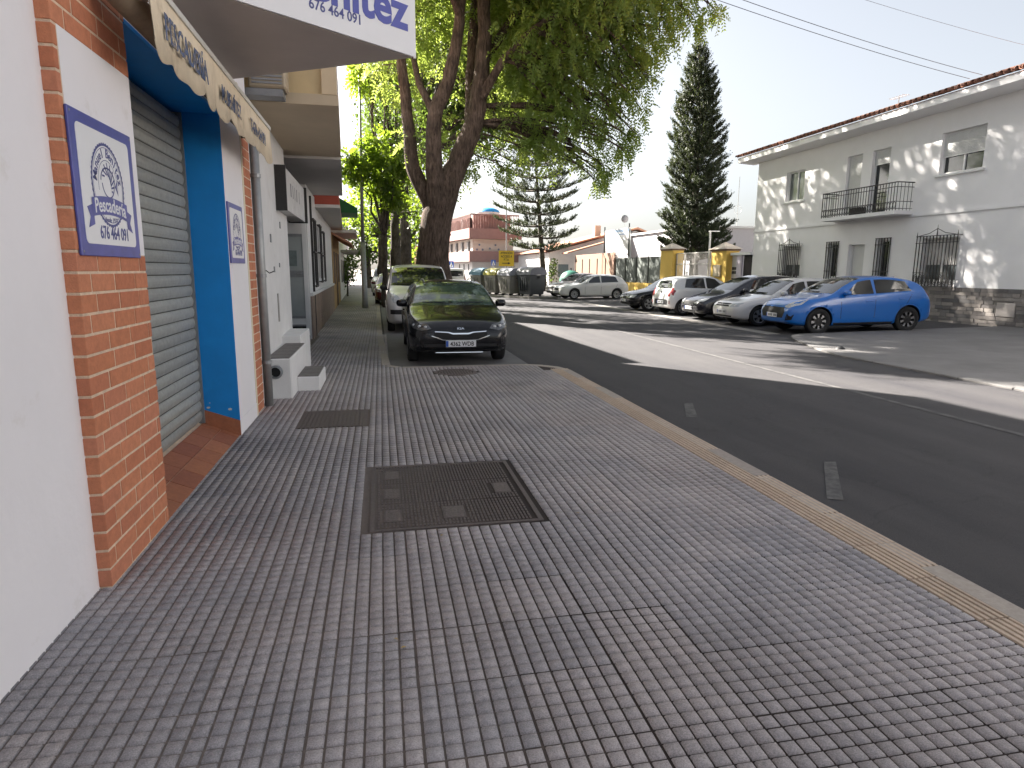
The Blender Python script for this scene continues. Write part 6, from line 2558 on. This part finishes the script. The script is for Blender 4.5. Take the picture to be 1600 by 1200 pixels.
    def both(self, name, kind, poly, mat, **kw):
        """front or rear patch and its mirror image"""
        self.patch(name, kind, poly, mat, **kw)
        self.patch(name, kind, [(-a, b) for a, b in poly], mat, **kw)

    def sides(self, name, poly, mat, **kw):
        for k in ('left', 'right'):
            self.patch(name, k, poly, mat, **kw)

    def glass(self):
        S = self.S
        gm = S.get('glass', CGLASS)
        s0, s1 = S['ws']
        _, yr0, _ = self.sec(s0)
        _, yr1, _ = self.sec(s1)
        yb = min(.9 * float(self.w(s0)), yr0 + .02) * .93
        yt = yr1 * .93
        poly = [(s0 + .10 * (t * t), t * yb) for t in np.linspace(-1, 1, 9)] + [(s1 + .05 * t * t, t * yt) for t in np.linspace(1, -1, 9)]
        self.ws = self.patch('windscreen', 'top', poly, S.get('ws_mat', gm), off=.005)
        if 'rw' in S:
            z0, z1, y0, y1 = S['rw']
            poly = [(t * y0, z0 + .02 * t * t) for t in np.linspace(-1, 1, 7)] + [(t * y1, z1 - .03 * t * t) for t in np.linspace(1, -1, 7)]
            self.patch('rear_window', 'rear', poly, gm, off=.005)
        for a, b, slf, slr in S['win']:
            n = 8
            bot = [(a + (b - a) * i / n, float(self.belt(a + (b - a) * i / n)) + .035) for i in range(n + 1)]
            ta, tb = a + slf, b + slr
            tp = [(ta + (tb - ta) * i / n, max(float(self.top(ta + (tb - ta) * i / n)) - .105, float(self.belt(ta)) + .06)) for i in range(n, -1, -1)]
            self.sides('side_window', bot + tp, gm, off=.005)
        for poly in S.get('seams', []):
            for p, q in zip(poly[:-1], poly[1:]):
                p, q = Vector(p), Vector(q)
                d = (q - p).normalized()
                nn = Vector((-d.y, d.x)) * .006
                self.sides('door_seam', [tuple(p - nn), tuple(q - nn), tuple(q + nn), tuple(p + nn)], SEAM, off=.0015, step=.12)
        for s, z in S.get('handles', []):
            for sg in (-1, 1):
                c, nn = self._ray('left' if sg > 0 else 'right', s, z)
                mb = MB()
                mb.bbox(c.x - .09, c.x + .09, c.y - .012, c.y + .022 if sg > 0 else c.y + .012, z - .014, z + .014, .006, self.paint)
                if sg < 0:
                    mb = MB().bbox(c.x - .09, c.x + .09, c.y - .022, c.y + .012, z - .014, z + .014, .006, self.paint)
                mb.build('door_handle', self.paint, self.e, local=True)
        ms, mz = S.get('mirror', (s0 + .42, float(self.belt(s0 + .3)) + .08))
        mm = S.get('mirror_mat', self.paint)
        for sg in (-1, 1):
            c, nn = self._ray('left' if sg > 0 else 'right', ms, mz - .03)
            mb = MB()
            bm = bmesh.new()
            bmesh.ops.create_icosphere(bm, subdivisions=2, radius=1)
            vs = []
            for v in bm.verts:
                x, y, z = v.co
                q = lambda t: math.copysign(abs(t) ** .7, t)
                vs.append((c.x + q(x) * .085, c.y + sg * .11 + q(y) * .105, mz + .02 + q(z) * .072))
            bm.verts.index_update()
            mb.add(vs, [[v.index for v in f.verts] for f in bm.faces], mm)
            bm.free()
            mb.box(c.x - .03, c.x + .03, min(c.y - .02 * sg, c.y + .06 * sg), max(c.y - .02 * sg, c.y + .06 * sg), mz - .05, mz - .01, BLACKP)
            mb.build('wing_mirror', mm, self.e, smooth=True, local=True)

    def wheels(self):
        sf, sr, r = self.S['wheels']
        tw = .20
        style = self.S.get('rim', 'silver')
        prof = [(r * .64, -.07), (r * .70, -.10), (r * .92, -.10), (r * .985, -.085), (r, -.05), (r, .05), (r * .985, .085), (r * .92, .10), (r * .70, .10), (r * .64, .07)]
        tm = MB().lathe(prof, axis='y', n=32, mat=TYRE).mesh('wheel', TYRE, True)
        rm = MB()
        bm_ = RIMD if style == 'two' else RIMS
        rm.lathe([(r * .66, .085), (r * .60, .075), (r * .585, .02), (0, .015)], axis='y', n=28, mat=RIMD)
        rm.lathe([(r * .67, .08), (r * .655, .098), (r * .60, .092)], axis='y', n=28, mat=bm_)
        ns = self.S.get('spokes', 5)
        for k in range(ns):
            a = 2 * PI * k / ns + .2
            ca, sa = math.cos(a), math.sin(a)
            t_ = (-sa, ca)
            wd0, wd1 = r * .10, r * (.17 if ns <= 6 else .10)
            v = []
            for rad, wd in ((r * .08, wd0), (r * .62, wd1)):
                for yy in (.05, .085):
                    for sg in (-1, 1):
                        v.append((rad * ca + sg * wd * t_[0], yy if rad > r * .3 else yy - .0, rad * sa + sg * wd * t_[1]))
            rm.add(v, [(2, 3, 7, 6), (0, 4, 5, 1), (0, 2, 6, 4), (1, 5, 7, 3)], bm_ if style != 'two' else RIMD)
            if style == 'two':
                v2 = []
                for rad, wd in ((r * .30, r * .035), (r * .62, r * .13)):
                    for sg in (-1, 1):
                        v2.append((rad * ca + sg * wd * t_[0], .090, rad * sa + sg * wd * t_[1]))
                rm.add(v2, [(0, 1, 3, 2)], CHROME)
        rm.lathe([(0, .092), (r * .13, .09), (r * .15, .07)], axis='y', n=14, mat=RIMD)
        rme = rm.mesh('rim')
        for s in (sf, sr):
            w = float(self.w(s))
            for sg in (-1, 1):
                o = link('wheel', tm, self.e, loc=(self.L / 2 - s, sg * (w - .125), r), local=True, rot=(0, random.uniform(0, 1), 0 if sg > 0 else PI))
                link('rim', rme, o, local=True)

    def plate(self, kind, z, text=None, y=0., w=.52, h=.11, lift=.012):
        c, nn = self._ray(kind, y, z)
        sx = 1 if kind == 'front' else -1
        ux_ = Vector((0, sx, 0))          # reading direction as seen from outside
        nx = Vector((sx, 0, nn.z * .5)).normalized()
        uz_ = nx.cross(ux_).normalized()
        if uz_.z < 0:
            uz_ = -uz_
        nx = ux_.cross(uz_).normalized()
        c = c + nx * lift
        mb = MB()
        mb.obox(c, ux_, nx, uz_, w / 2, .008, h / 2, PLATE)
        o = mb.build('number_plate', PLATE, self.e, local=True)
        mb = MB()
        mb.obox(c - ux_ * (w / 2 - .022) + nx * .0015, ux_, nx, uz_, .021, .008, h / 2 - .004, PLATEB)
        mb.build('country_band', PLATEB, o, local=True)
        mb = MB()
        if text:
            text_on(mb, text, .105, c + nx * .0095 + ux_ * .02 - uz_ * .036, ux_, uz_, PLINK, ext=.001, off=.0018, xs=.84)
        else:
            for k in range(8):
                if k != 4:
                    u = -.17 + .055 * k
                    mb.obox(c + ux_ * (u + .02) + nx * .003, ux_, nx, uz_, .016, .006, .032, PLINK)
        mb.build('plate_lettering', PLINK, o, local=True)


def arc(pts):
    return pts


# black crossover, front to the camera -------------------------------------------------
SHADE_REFL = M('sunshade_reflection', (.050, .078, .070), .06, .45, 2.6, spec=1., col2=(.20, .26, .245), thr=.52, soft=.10, c2scale=3.0)  # mottling paints the sunshade and its grey-green reflections into the glass
S_x = dict(L=4.39, W=1.83, H=1.46, paint=P_BLACK, clear=.19, nose=.10, rf=1.1, f0=.66, k=.44,
           top=[(0, .68), (.10, .775), (.45, .875), (1.05, .985), (1.2, 1.02), (1.62, 1.24), (2.0, 1.405), (2.5, 1.46), (3.2, 1.43), (3.75, 1.33), (4.15, 1.10), (4.33, .98), (4.39, .90)],
           belt=[(0, .62), (1.1, .90), (2.5, .97), (4.39, 1.03)], wheels=(.88, 3.53, .33), ws=(1.14, 2.02), ws_mat=SHADE_REFL, rw=(1.02, 1.30, .55, .45), win=[(1.55, 2.45, .42, -.02), (2.52, 3.45, 0, -.12)],
           seams=[[(1.5, .3), (1.48, .93)], [(2.48, .3), (2.5, .98)]], handles=[(2.3, .86), (3.3, .9)], rim='silver', arch=BLACKP)
car = Car('black_crossover', S_x, (1.34, 10.95 + 2.2, ROADZ + .006), -PI / 2 - R(.5), 'black crossover parked at the pavement edge facing the camera')
car.both('headlight', 'front', [(.50, .655), (.56, .72), (.72, .755), (.80, .80), (.845, .815), (.85, .72), (.80, .655), (.66, .625)], LAMPD, off=.006)
for sg in (-1, 1):
    for yy, zz, rr_ in ((.60, .683, .028), (.70, .695, .03), (.79, .71, .026)):
        c, nn = car._ray('front', yy * sg, zz)
        mb = MB()
        mb.lathe([(0, .016), (rr_ * .8, .013), (rr_, .004)], axis='x', n=14, c=c, mat=LAMPG)
        mb.build('lamp_unit', LAMPG, car.e, local=True, smooth=True)
car.patch('grille', 'front', [(-.47, .545), (-.30, .485), (.30, .485), (.47, .545), (.44, .60), (.22, .585), (.14, .56), (-.14, .56), (-.22, .585), (-.44, .60)], SEAM, off=.006, step=.05)
for poly in ([(-.45, .618), (-.44, .602), (-.22, .588), (-.14, .562), (.14, .562), (.22, .588), (.44, .602), (.45, .618), (.21, .604), (.13, .585), (-.13, .585), (-.21, .604)],
             [(-.50, .545), (-.30, .478), (-.14, .470), (.14, .470), (.30, .478), (.50, .545), (.50, .533), (.30, .462), (.14, .448), (-.14, .448), (-.30, .462), (-.50, .533)]):
    car.patch('chrome_trim', 'front', poly, CHROME, off=.010, step=.05)
car.patch('lower_intake', 'front', [(-.52, .22), (.52, .22), (.58, .30), (.40, .335), (-.40, .335), (-.58, .30)], SEAM, off=.006)
car.patch('lower_bumper', 'front', [(-.80, .245), (.80, .245), (.84, .36), (.60, .40), (-.60, .40), (-.84, .36)], BLACKP, off=.003)
car.both('air_curtain', 'front', [(.68, .30), (.76, .29), (.80, .50), (.72, .52)], BLACKP, off=.005)
car.patch('skid_trim', 'front', [(-.45, .214), (.45, .214), (.42, .232), (-.42, .232)], CHROME, off=.016, step=.06)
car.plate('front', .405, '4362 WDB', lift=.02)
c, nn = car._ray('front', 0, .66)
mb = MB()
up_ = nn.cross(Vector((0, 1, 0))).normalized()
if up_.z < 0:
    up_ = -up_
text_on(mb, 'KIA', .052, c + nn * .004 - up_ * .018, Vector((0, 1, 0)), up_, CHROME, ext=.002, off=.0012, xs=1.5)
mb.build('badge', CHROME, car.e, local=True)
mb = MB()
mb.tube([car._ray('top', s, .50)[0] + Vector((0, 0, .035)) for s in np.linspace(2.05, 3.7, 10)], .014, 6, RIMS)
mb.build('roof_rail', RIMS, car.e, local=True)
mb = MB()
mb.tube([car._ray('top', s, -.50)[0] + Vector((0, 0, .035)) for s in np.linspace(2.05, 3.7, 10)], .014, 6, RIMS)
mb.build('roof_rail', RIMS, car.e, local=True)
mb = MB()
for sg in (-1, 1):
    pts = [car._ray('top', s, sg * y)[0] + Vector((0, 0, .012)) for s, y in ((1.20, .05), (1.26, .30), (1.30, .58))]
    mb.tube(pts, .010, 5, BLACKP)
mb.build('wiper', BLACKP, car.e, local=True)


def van_spec(p, tail=False):
    return dict(L=4.38, W=1.81, H=1.80, paint=p, clear=.20, nose=.10, nosez=.5, rf=1.0, f0=.68, r0=.93, k=.16,
                top=[(0, .86), (.08, .96), (.40, 1.08), (.80, 1.17), (.95, 1.24), (1.45, 1.62), (1.75, 1.74), (2.2, 1.80), (3.6, 1.81), (4.22, 1.78), (4.34, 1.66), (4.38, 1.5)],
                belt=[(0, .80), (.8, 1.02), (2.0, 1.06), (4.38, 1.08)], wheels=(.86, 3.56, .32), ws=(.90, 1.66), rw=(1.10, 1.60, .62, .58), win=[(1.15, 2.15, .50, -.02)],
                seams=[[(1.1, .3), (1.08, 1.04)], [(2.2, .3), (2.2, 1.66)]], mirror=(1.35, 1.14), mirror_mat=BLACKP, tail=.02)


def van_front(c):
    c.both('headlight', 'front', [(.50, .78), (.72, .80), (.80, .98), (.70, 1.03), (.58, .95)], LAMPG, off=.008)
    c.patch('grille', 'front', [(-.42, .74), (.42, .74), (.46, .80), (-.46, .80)], SEAM, off=.006)
    c.patch('lower_intake', 'front', [(-.5, .34), (.5, .34), (.44, .50), (-.44, .50)], BLACKP, off=.006)
    c.patch('bumper', 'front', [(-.80, .50), (.80, .50), (.80, .62), (-.80, .62)], BLACKP, off=.006)
    c.plate('front', .56, lift=.02)
    mb = MB()
    for sg in (-1, 1):
        mb.tube([c._ray('top', s, sg * y)[0] + Vector((0, 0, .012)) for s, y in ((.95, .02 * sg + .1), (.99, .35), (1.02, .62))], .010, 5, BLACKP)
    mb.build('wiper', BLACKP, c.e, local=True)


def van_rear(c):
    c.both('tail_light', 'rear', [(.72, .75), (.84, .75), (.84, 1.15), (.74, 1.15)], TAIL, off=.008)
    c.patch('rear_bumper', 'rear', [(-.84, .30), (.84, .30), (.84, .46), (-.84, .46)], BLACKP, off=.01)
    c.plate('rear', .68, lift=.02)


c = Car('white_van', van_spec(P_WHITE2), (1.02, 17.0 + 2.19, ROADZ + .006), -PI / 2, 'white panel van parked behind the black crossover', cat='van')
van_front(c)
c = Car('white_van', van_spec(P_WHITE), (6.55, 57.5 + 2.1, ROADZ), PI / 2, 'white van seen from behind driving away down the street', cat='van')
van_rear(c)
c = Car('white_van', van_spec(P_WHITE2), (.35, 40.0 + 2.2, ROADZ), -PI / 2, 'small far white van parked beyond the dark red car', cat='van')
van_front(c)


def hatch(p, L=4.2, W=1.78, H=1.46, hood=1.0, **kw):
    k = L / 4.2
    h = H / 1.46
    S = dict(L=L, W=W, H=H, paint=p, clear=.17, nose=.08, rf=1.0, f0=.64, k=.42,
             top=[(0, .66 * h), (.09 * k, .74 * h), (.45 * k, .835 * h), (1.05 * k, .93 * h), (1.2 * k, .97 * h), (1.65 * k, 1.21 * h), (2.0 * k, 1.385 * h), (2.4 * k, 1.455 * h), (2.7 * k, 1.46 * h), (3.35 * k, 1.42 * h), (3.7 * k, 1.34 * h), (4.02 * k, 1.05 * h), (4.14 * k, .95 * h), (4.2 * k, .86 * h)],
             belt=[(0, .60 * h), (1.1 * k, .885 * h), (2.5 * k, .94 * h), (4.2 * k, 1.0 * h)], wheels=(.82 * k, 3.42 * k, .31), ws=(1.14 * k, 2.04 * k), rw=(1.0 * h, 1.30 * h, .60, .50),
             win=[(1.55 * k, 2.40 * k, .44 * k, -.02), (2.47 * k, 3.5 * k, 0, -.14)],
             seams=[[(1.46 * k, .3), (1.44 * k, .92 * h)], [(2.43 * k, .3), (2.44 * k, .96 * h)], [(3.2 * k, .5), (3.5 * k, .98 * h)]], handles=[(2.25 * k, .82 * h), (3.2 * k, .86 * h)])
    S.update(kw)
    return S


def hatch_front(c, lamps, grille=None, low=None, platez=.40, lampm=LAMPG):
    c.both('headlight', 'front', lamps, lampm, off=.007)
    if grille:
        c.patch('grille', 'front', grille, SEAM, off=.006)
    if low:
        c.patch('lower_intake', 'front', low, SEAM, off=.005)
    c.plate('front', platez, lift=.02)


def hatch_rear(c, lamps, platez=.6, bump=None):
    c.both('tail_light', 'rear', lamps, TAIL, off=.010)
    if bump:
        c.patch('rear_bumper', 'rear', bump, BLACKP, off=.008)
    c.plate('rear', platez, lift=.02)


LZ = lambda x: lotz(x) + .004


def tilt(c, x):
    """stand a car on the sloping lot"""
    sg = math.cos(c.e.rotation_euler.z)
    c.e.rotation_euler.y = -.021 * sg
    c.e.location.z = lotz(x) + .004


# blue crossover
S_b = hatch(P_BLUE, 4.19, 1.81, 1.53, rim='two', spokes=8, clear=.21, nose=.10, arch=None, mirror_mat=P_BLUE)
S_b['wheels'] = (.84, 3.43, .345)
S_b['top'] = [(0, .76), (.08, .85), (.40, .955), (.95, 1.03), (1.15, 1.08), (1.6, 1.32), (1.95, 1.465), (2.35, 1.525), (2.7, 1.53), (3.35, 1.47), (3.72, 1.37), (4.0, 1.12), (4.12, 1.02), (4.19, .92)]
S_b['belt'] = [(0, .70), (1.1, .97), (2.5, 1.03), (4.2, 1.12)]
c = Car('blue_crossover', S_b, (12.75, 15.95, 0), PI - R(4), 'bright blue crossover parked nearest the stone wall')
tilt(c, 12.75)
hatch_front(c, [(.48, .74), (.60, .86), (.74, .93), (.80, .92), (.82, .80), (.66, .71)], [(-.50, .44), (.50, .44), (.58, .60), (.50, .72), (-.50, .72), (-.58, .60)], [(-.55, .24), (.55, .24), (.5, .32), (-.5, .32)], .50)
c.both('side_intake', 'front', [(.62, .38), (.76, .40), (.80, .54), (.68, .56)], SEAM, off=.005)
c.sides('sill_trim', [(1.25, .23), (3.0, .23), (3.0, .30), (1.25, .30)], BLACKP, off=.004)
hatch_rear(c, [(.55, .95), (.80, .95), (.80, 1.08), (.58, 1.08)])
mb = MB()
mb.add([c._ray('top', 3.35, .04)[0], c._ray('top', 3.35, -.04)[0], c._ray('top', 3.62, 0)[0], c._ray('top', 3.60, 0)[0] + Vector((0, 0, .07))], [(0, 1, 3), (1, 2, 3), (2, 0, 3)], P_BLUE)
mb.build('antenna_fin', P_BLUE, c.e, local=True)

# white older hatchback
S_g = hatch(P_WHITE2, 4.15, 1.735, 1.44, rim='silver', spokes=5)
c = Car('white_hatchback', S_g, (12.62, 18.55, 0), PI - R(2), 'older white hatchback between the blue car and a black car')
tilt(c, 12.62)
hatch_front(c, [(.44, .58), (.74, .60), (.76, .72), (.46, .70)], [(-.42, .60), (.42, .60), (.44, .70), (-.44, .70)], [(-.58, .25), (.58, .25), (.56, .33), (-.56, .33)], .44)
mb = MB()
cc, nn = c._ray('front', 0, .655)
mb.lathe([(.055, .012), (.05, .02), (.042, .02), (.04, .012)], axis='x', n=20, c=cc, mat=CHROME)
mb.build('badge', CHROME, c.e, local=True)
c.patch('grille_bar', 'front', [(-.42, .645), (.42, .645), (.42, .66), (-.42, .66)], P_WHITE2, off=.010)
hatch_rear(c, [(.60, .62), (.80, .62), (.80, .92), (.66, .92)])

# black car, wedge nosed
S_k = hatch(P_NAVY, 4.3, 1.78, 1.46, spokes=7, mirror_mat=P_NAVY)
S_k['top'] = [(0, .64), (.09, .72), (.45, .84), (.95, .95), (1.1, 1.0), (1.65, 1.27), (2.1, 1.44), (2.5, 1.50), (3.0, 1.50), (3.6, 1.45), (3.95, 1.33), (4.15, 1.05), (4.25, .95), (4.3, .86)]
c = Car('black_car', S_k, (12.75, 20.95, 0), PI - R(1), 'black family car between two white cars in the row')
tilt(c, 12.75)
hatch_front(c, [(.46, .60), (.76, .66), (.78, .76), (.54, .70)], [(-.34, .52), (.34, .52), (.38, .66), (-.38, .66)], [(-.5, .24), (.5, .24), (.46, .34), (-.46, .34)], .42)
hatch_rear(c, [(.60, .8), (.82, .8), (.82, 1.0), (.66, 1.0)])

# small white city car seen from behind
S_p = hatch(P_WHITE, 3.6, 1.62, 1.49, rim='silver', spokes=8, r0=.86, rr=.55)
S_p['top'] = [(0, .70), (.08, .79), (.36, .90), (.80, 1.0), (.95, 1.06), (1.35, 1.30), (1.65, 1.44), (2.0, 1.49), (2.6, 1.48), (3.2, 1.40), (3.4, 1.30), (3.53, 1.02), (3.58, .94), (3.6, .86)]
S_p['belt'] = [(0, .66), (.95, .92), (2.1, .96), (3.6, 1.04)]
S_p['wheels'] = (.68, 3.06, .30)
S_p['ws'] = (.90, 1.72)
S_p['rw'] = (1.02, 1.32, .60, .52)
S_p['win'] = [(1.25, 2.05, .40, -.02), (2.12, 3.0, 0, -.14)]
S_p['seams'] = [[(1.2, .3), (1.18, .94)], [(2.08, .3), (2.1, .98)]]
S_p['handles'] = [(1.9, .86), (2.85, .9)]
c = Car('white_city_car', S_p, (12.45, 23.55, 0), R(3), 'small white city car parked nose-in, its rear to the street')
tilt(c, 12.45)
hatch_rear(c, [(.55, .74), (.66, .70), (.78, .76), (.79, 1.02), (.66, 1.06), (.60, .92)], .50)
c.patch('bumper_insert', 'rear', [(-.50, .40), (.50, .40), (.54, .52), (.48, .60), (-.48, .60), (-.54, .52)], BLACKP, off=.006)
c.both('fog_light', 'rear', [(.66, .44), (.70, .44), (.70, .56), (.66, .56)], TAIL, off=.008)
mb = MB()
cc, nn = c._ray('rear', 0, .86)
mb.lathe([(0, -.012), (.06, -.010), (.07, 0)], axis='x', n=18, c=cc, mat=CHROME)
mb.build('badge', CHROME, c.e, local=True)

# black car with round nose, half hidden
S_a = hatch(P_BLACK, 4.1, 1.72, 1.42, spokes=5, nose=.12)
c = Car('black_round_nosed_car', S_a, (12.35, 26.35, 0), PI - R(1), 'black round-nosed car half hidden by the small white city car')
tilt(c, 12.35)
hatch_front(c, [(.48, .54), (.74, .56), (.76, .68), (.54, .66)], [(-.12, .30), (.12, .30), (.20, .66), (0, .70), (-.20, .66)], [(-.60, .26), (.60, .26), (.56, .36), (-.56, .36)], .44)

# white hatchback standing sideways by the containers
S_l = hatch(P_WHITE, 4.28, 1.80, 1.45, rim='silver', spokes=10)
c = Car('white_compact_car', S_l, (12.25, 37.0, lotz(11.5)), PI + R(3), 'clean white hatchback standing sideways beside the waste containers')
hatch_front(c, [(.46, .60), (.78, .64), (.82, .76), (.60, .72)], [(-.38, .52), (.38, .52), (.44, .64), (-.44, .64)], [(-.6, .24), (.6, .24), (.52, .36), (-.52, .36)], .42)
hatch_rear(c, [(.50, .86), (.80, .88), (.84, 1.0), (.60, 1.0)])
# taupe hatchback behind it
S_t = hatch(P_GREY, 4.1, 1.75, 1.50, spokes=5)
c = Car('taupe_hatchback', S_t, (12.6, 40.8, lotz(11.5)), PI + R(18), 'dull taupe hatchback behind the clean white hatchback')
hatch_front(c, [(.46, .60), (.78, .64), (.82, .76), (.60, .72)], [(-.38, .52), (.38, .52), (.44, .64), (-.44, .64)], [(-.6, .24), (.6, .24), (.52, .36), (-.52, .36)], .42)
# pale car seen from behind beyond the island
S_s = hatch(P_SILVER, 4.4, 1.85, 1.62, spokes=5, r0=.9, clear=.24)
c = Car('silver_suv', S_s, (8.7, 50.5, ROADZ + .11), PI / 2 + R(14), 'silver sports utility car seen from behind beyond the yellow sign')
hatch_rear(c, [(.55, .90), (.84, .92), (.86, 1.08), (.60, 1.05)], .86, [(-.84, .30), (.84, .30), (.86, .62), (-.86, .62)])
# parked row further along the left lane
S_r = hatch(P_RED, 4.1, 1.75, 1.48, spokes=5)
c = Car('dark_red_car', S_r, (.55, 30.6 + 2.05, ROADZ + .006), -PI / 2, 'dark red car parked beyond the white panel van')
hatch_front(c, [(.46, .60), (.76, .63), (.78, .75), (.54, .72)], [(-.38, .54), (.38, .54), (.42, .66), (-.42, .66)], [(-.6, .24), (.6, .24), (.52, .36), (-.52, .36)], .42)
S_d = hatch(P_NAVY, 4.1, 1.75, 1.46, spokes=5)
c = Car('far_dark_car', S_d, (.15, 47.5 + 2.05, ROADZ + .006), -PI / 2, 'far dark car at the end of the parked left row')
hatch_front(c, [(.46, .60), (.76, .63), (.78, .75), (.54, .72)], [(-.38, .54), (.38, .54), (.42, .66), (-.42, .66)], None, .42)
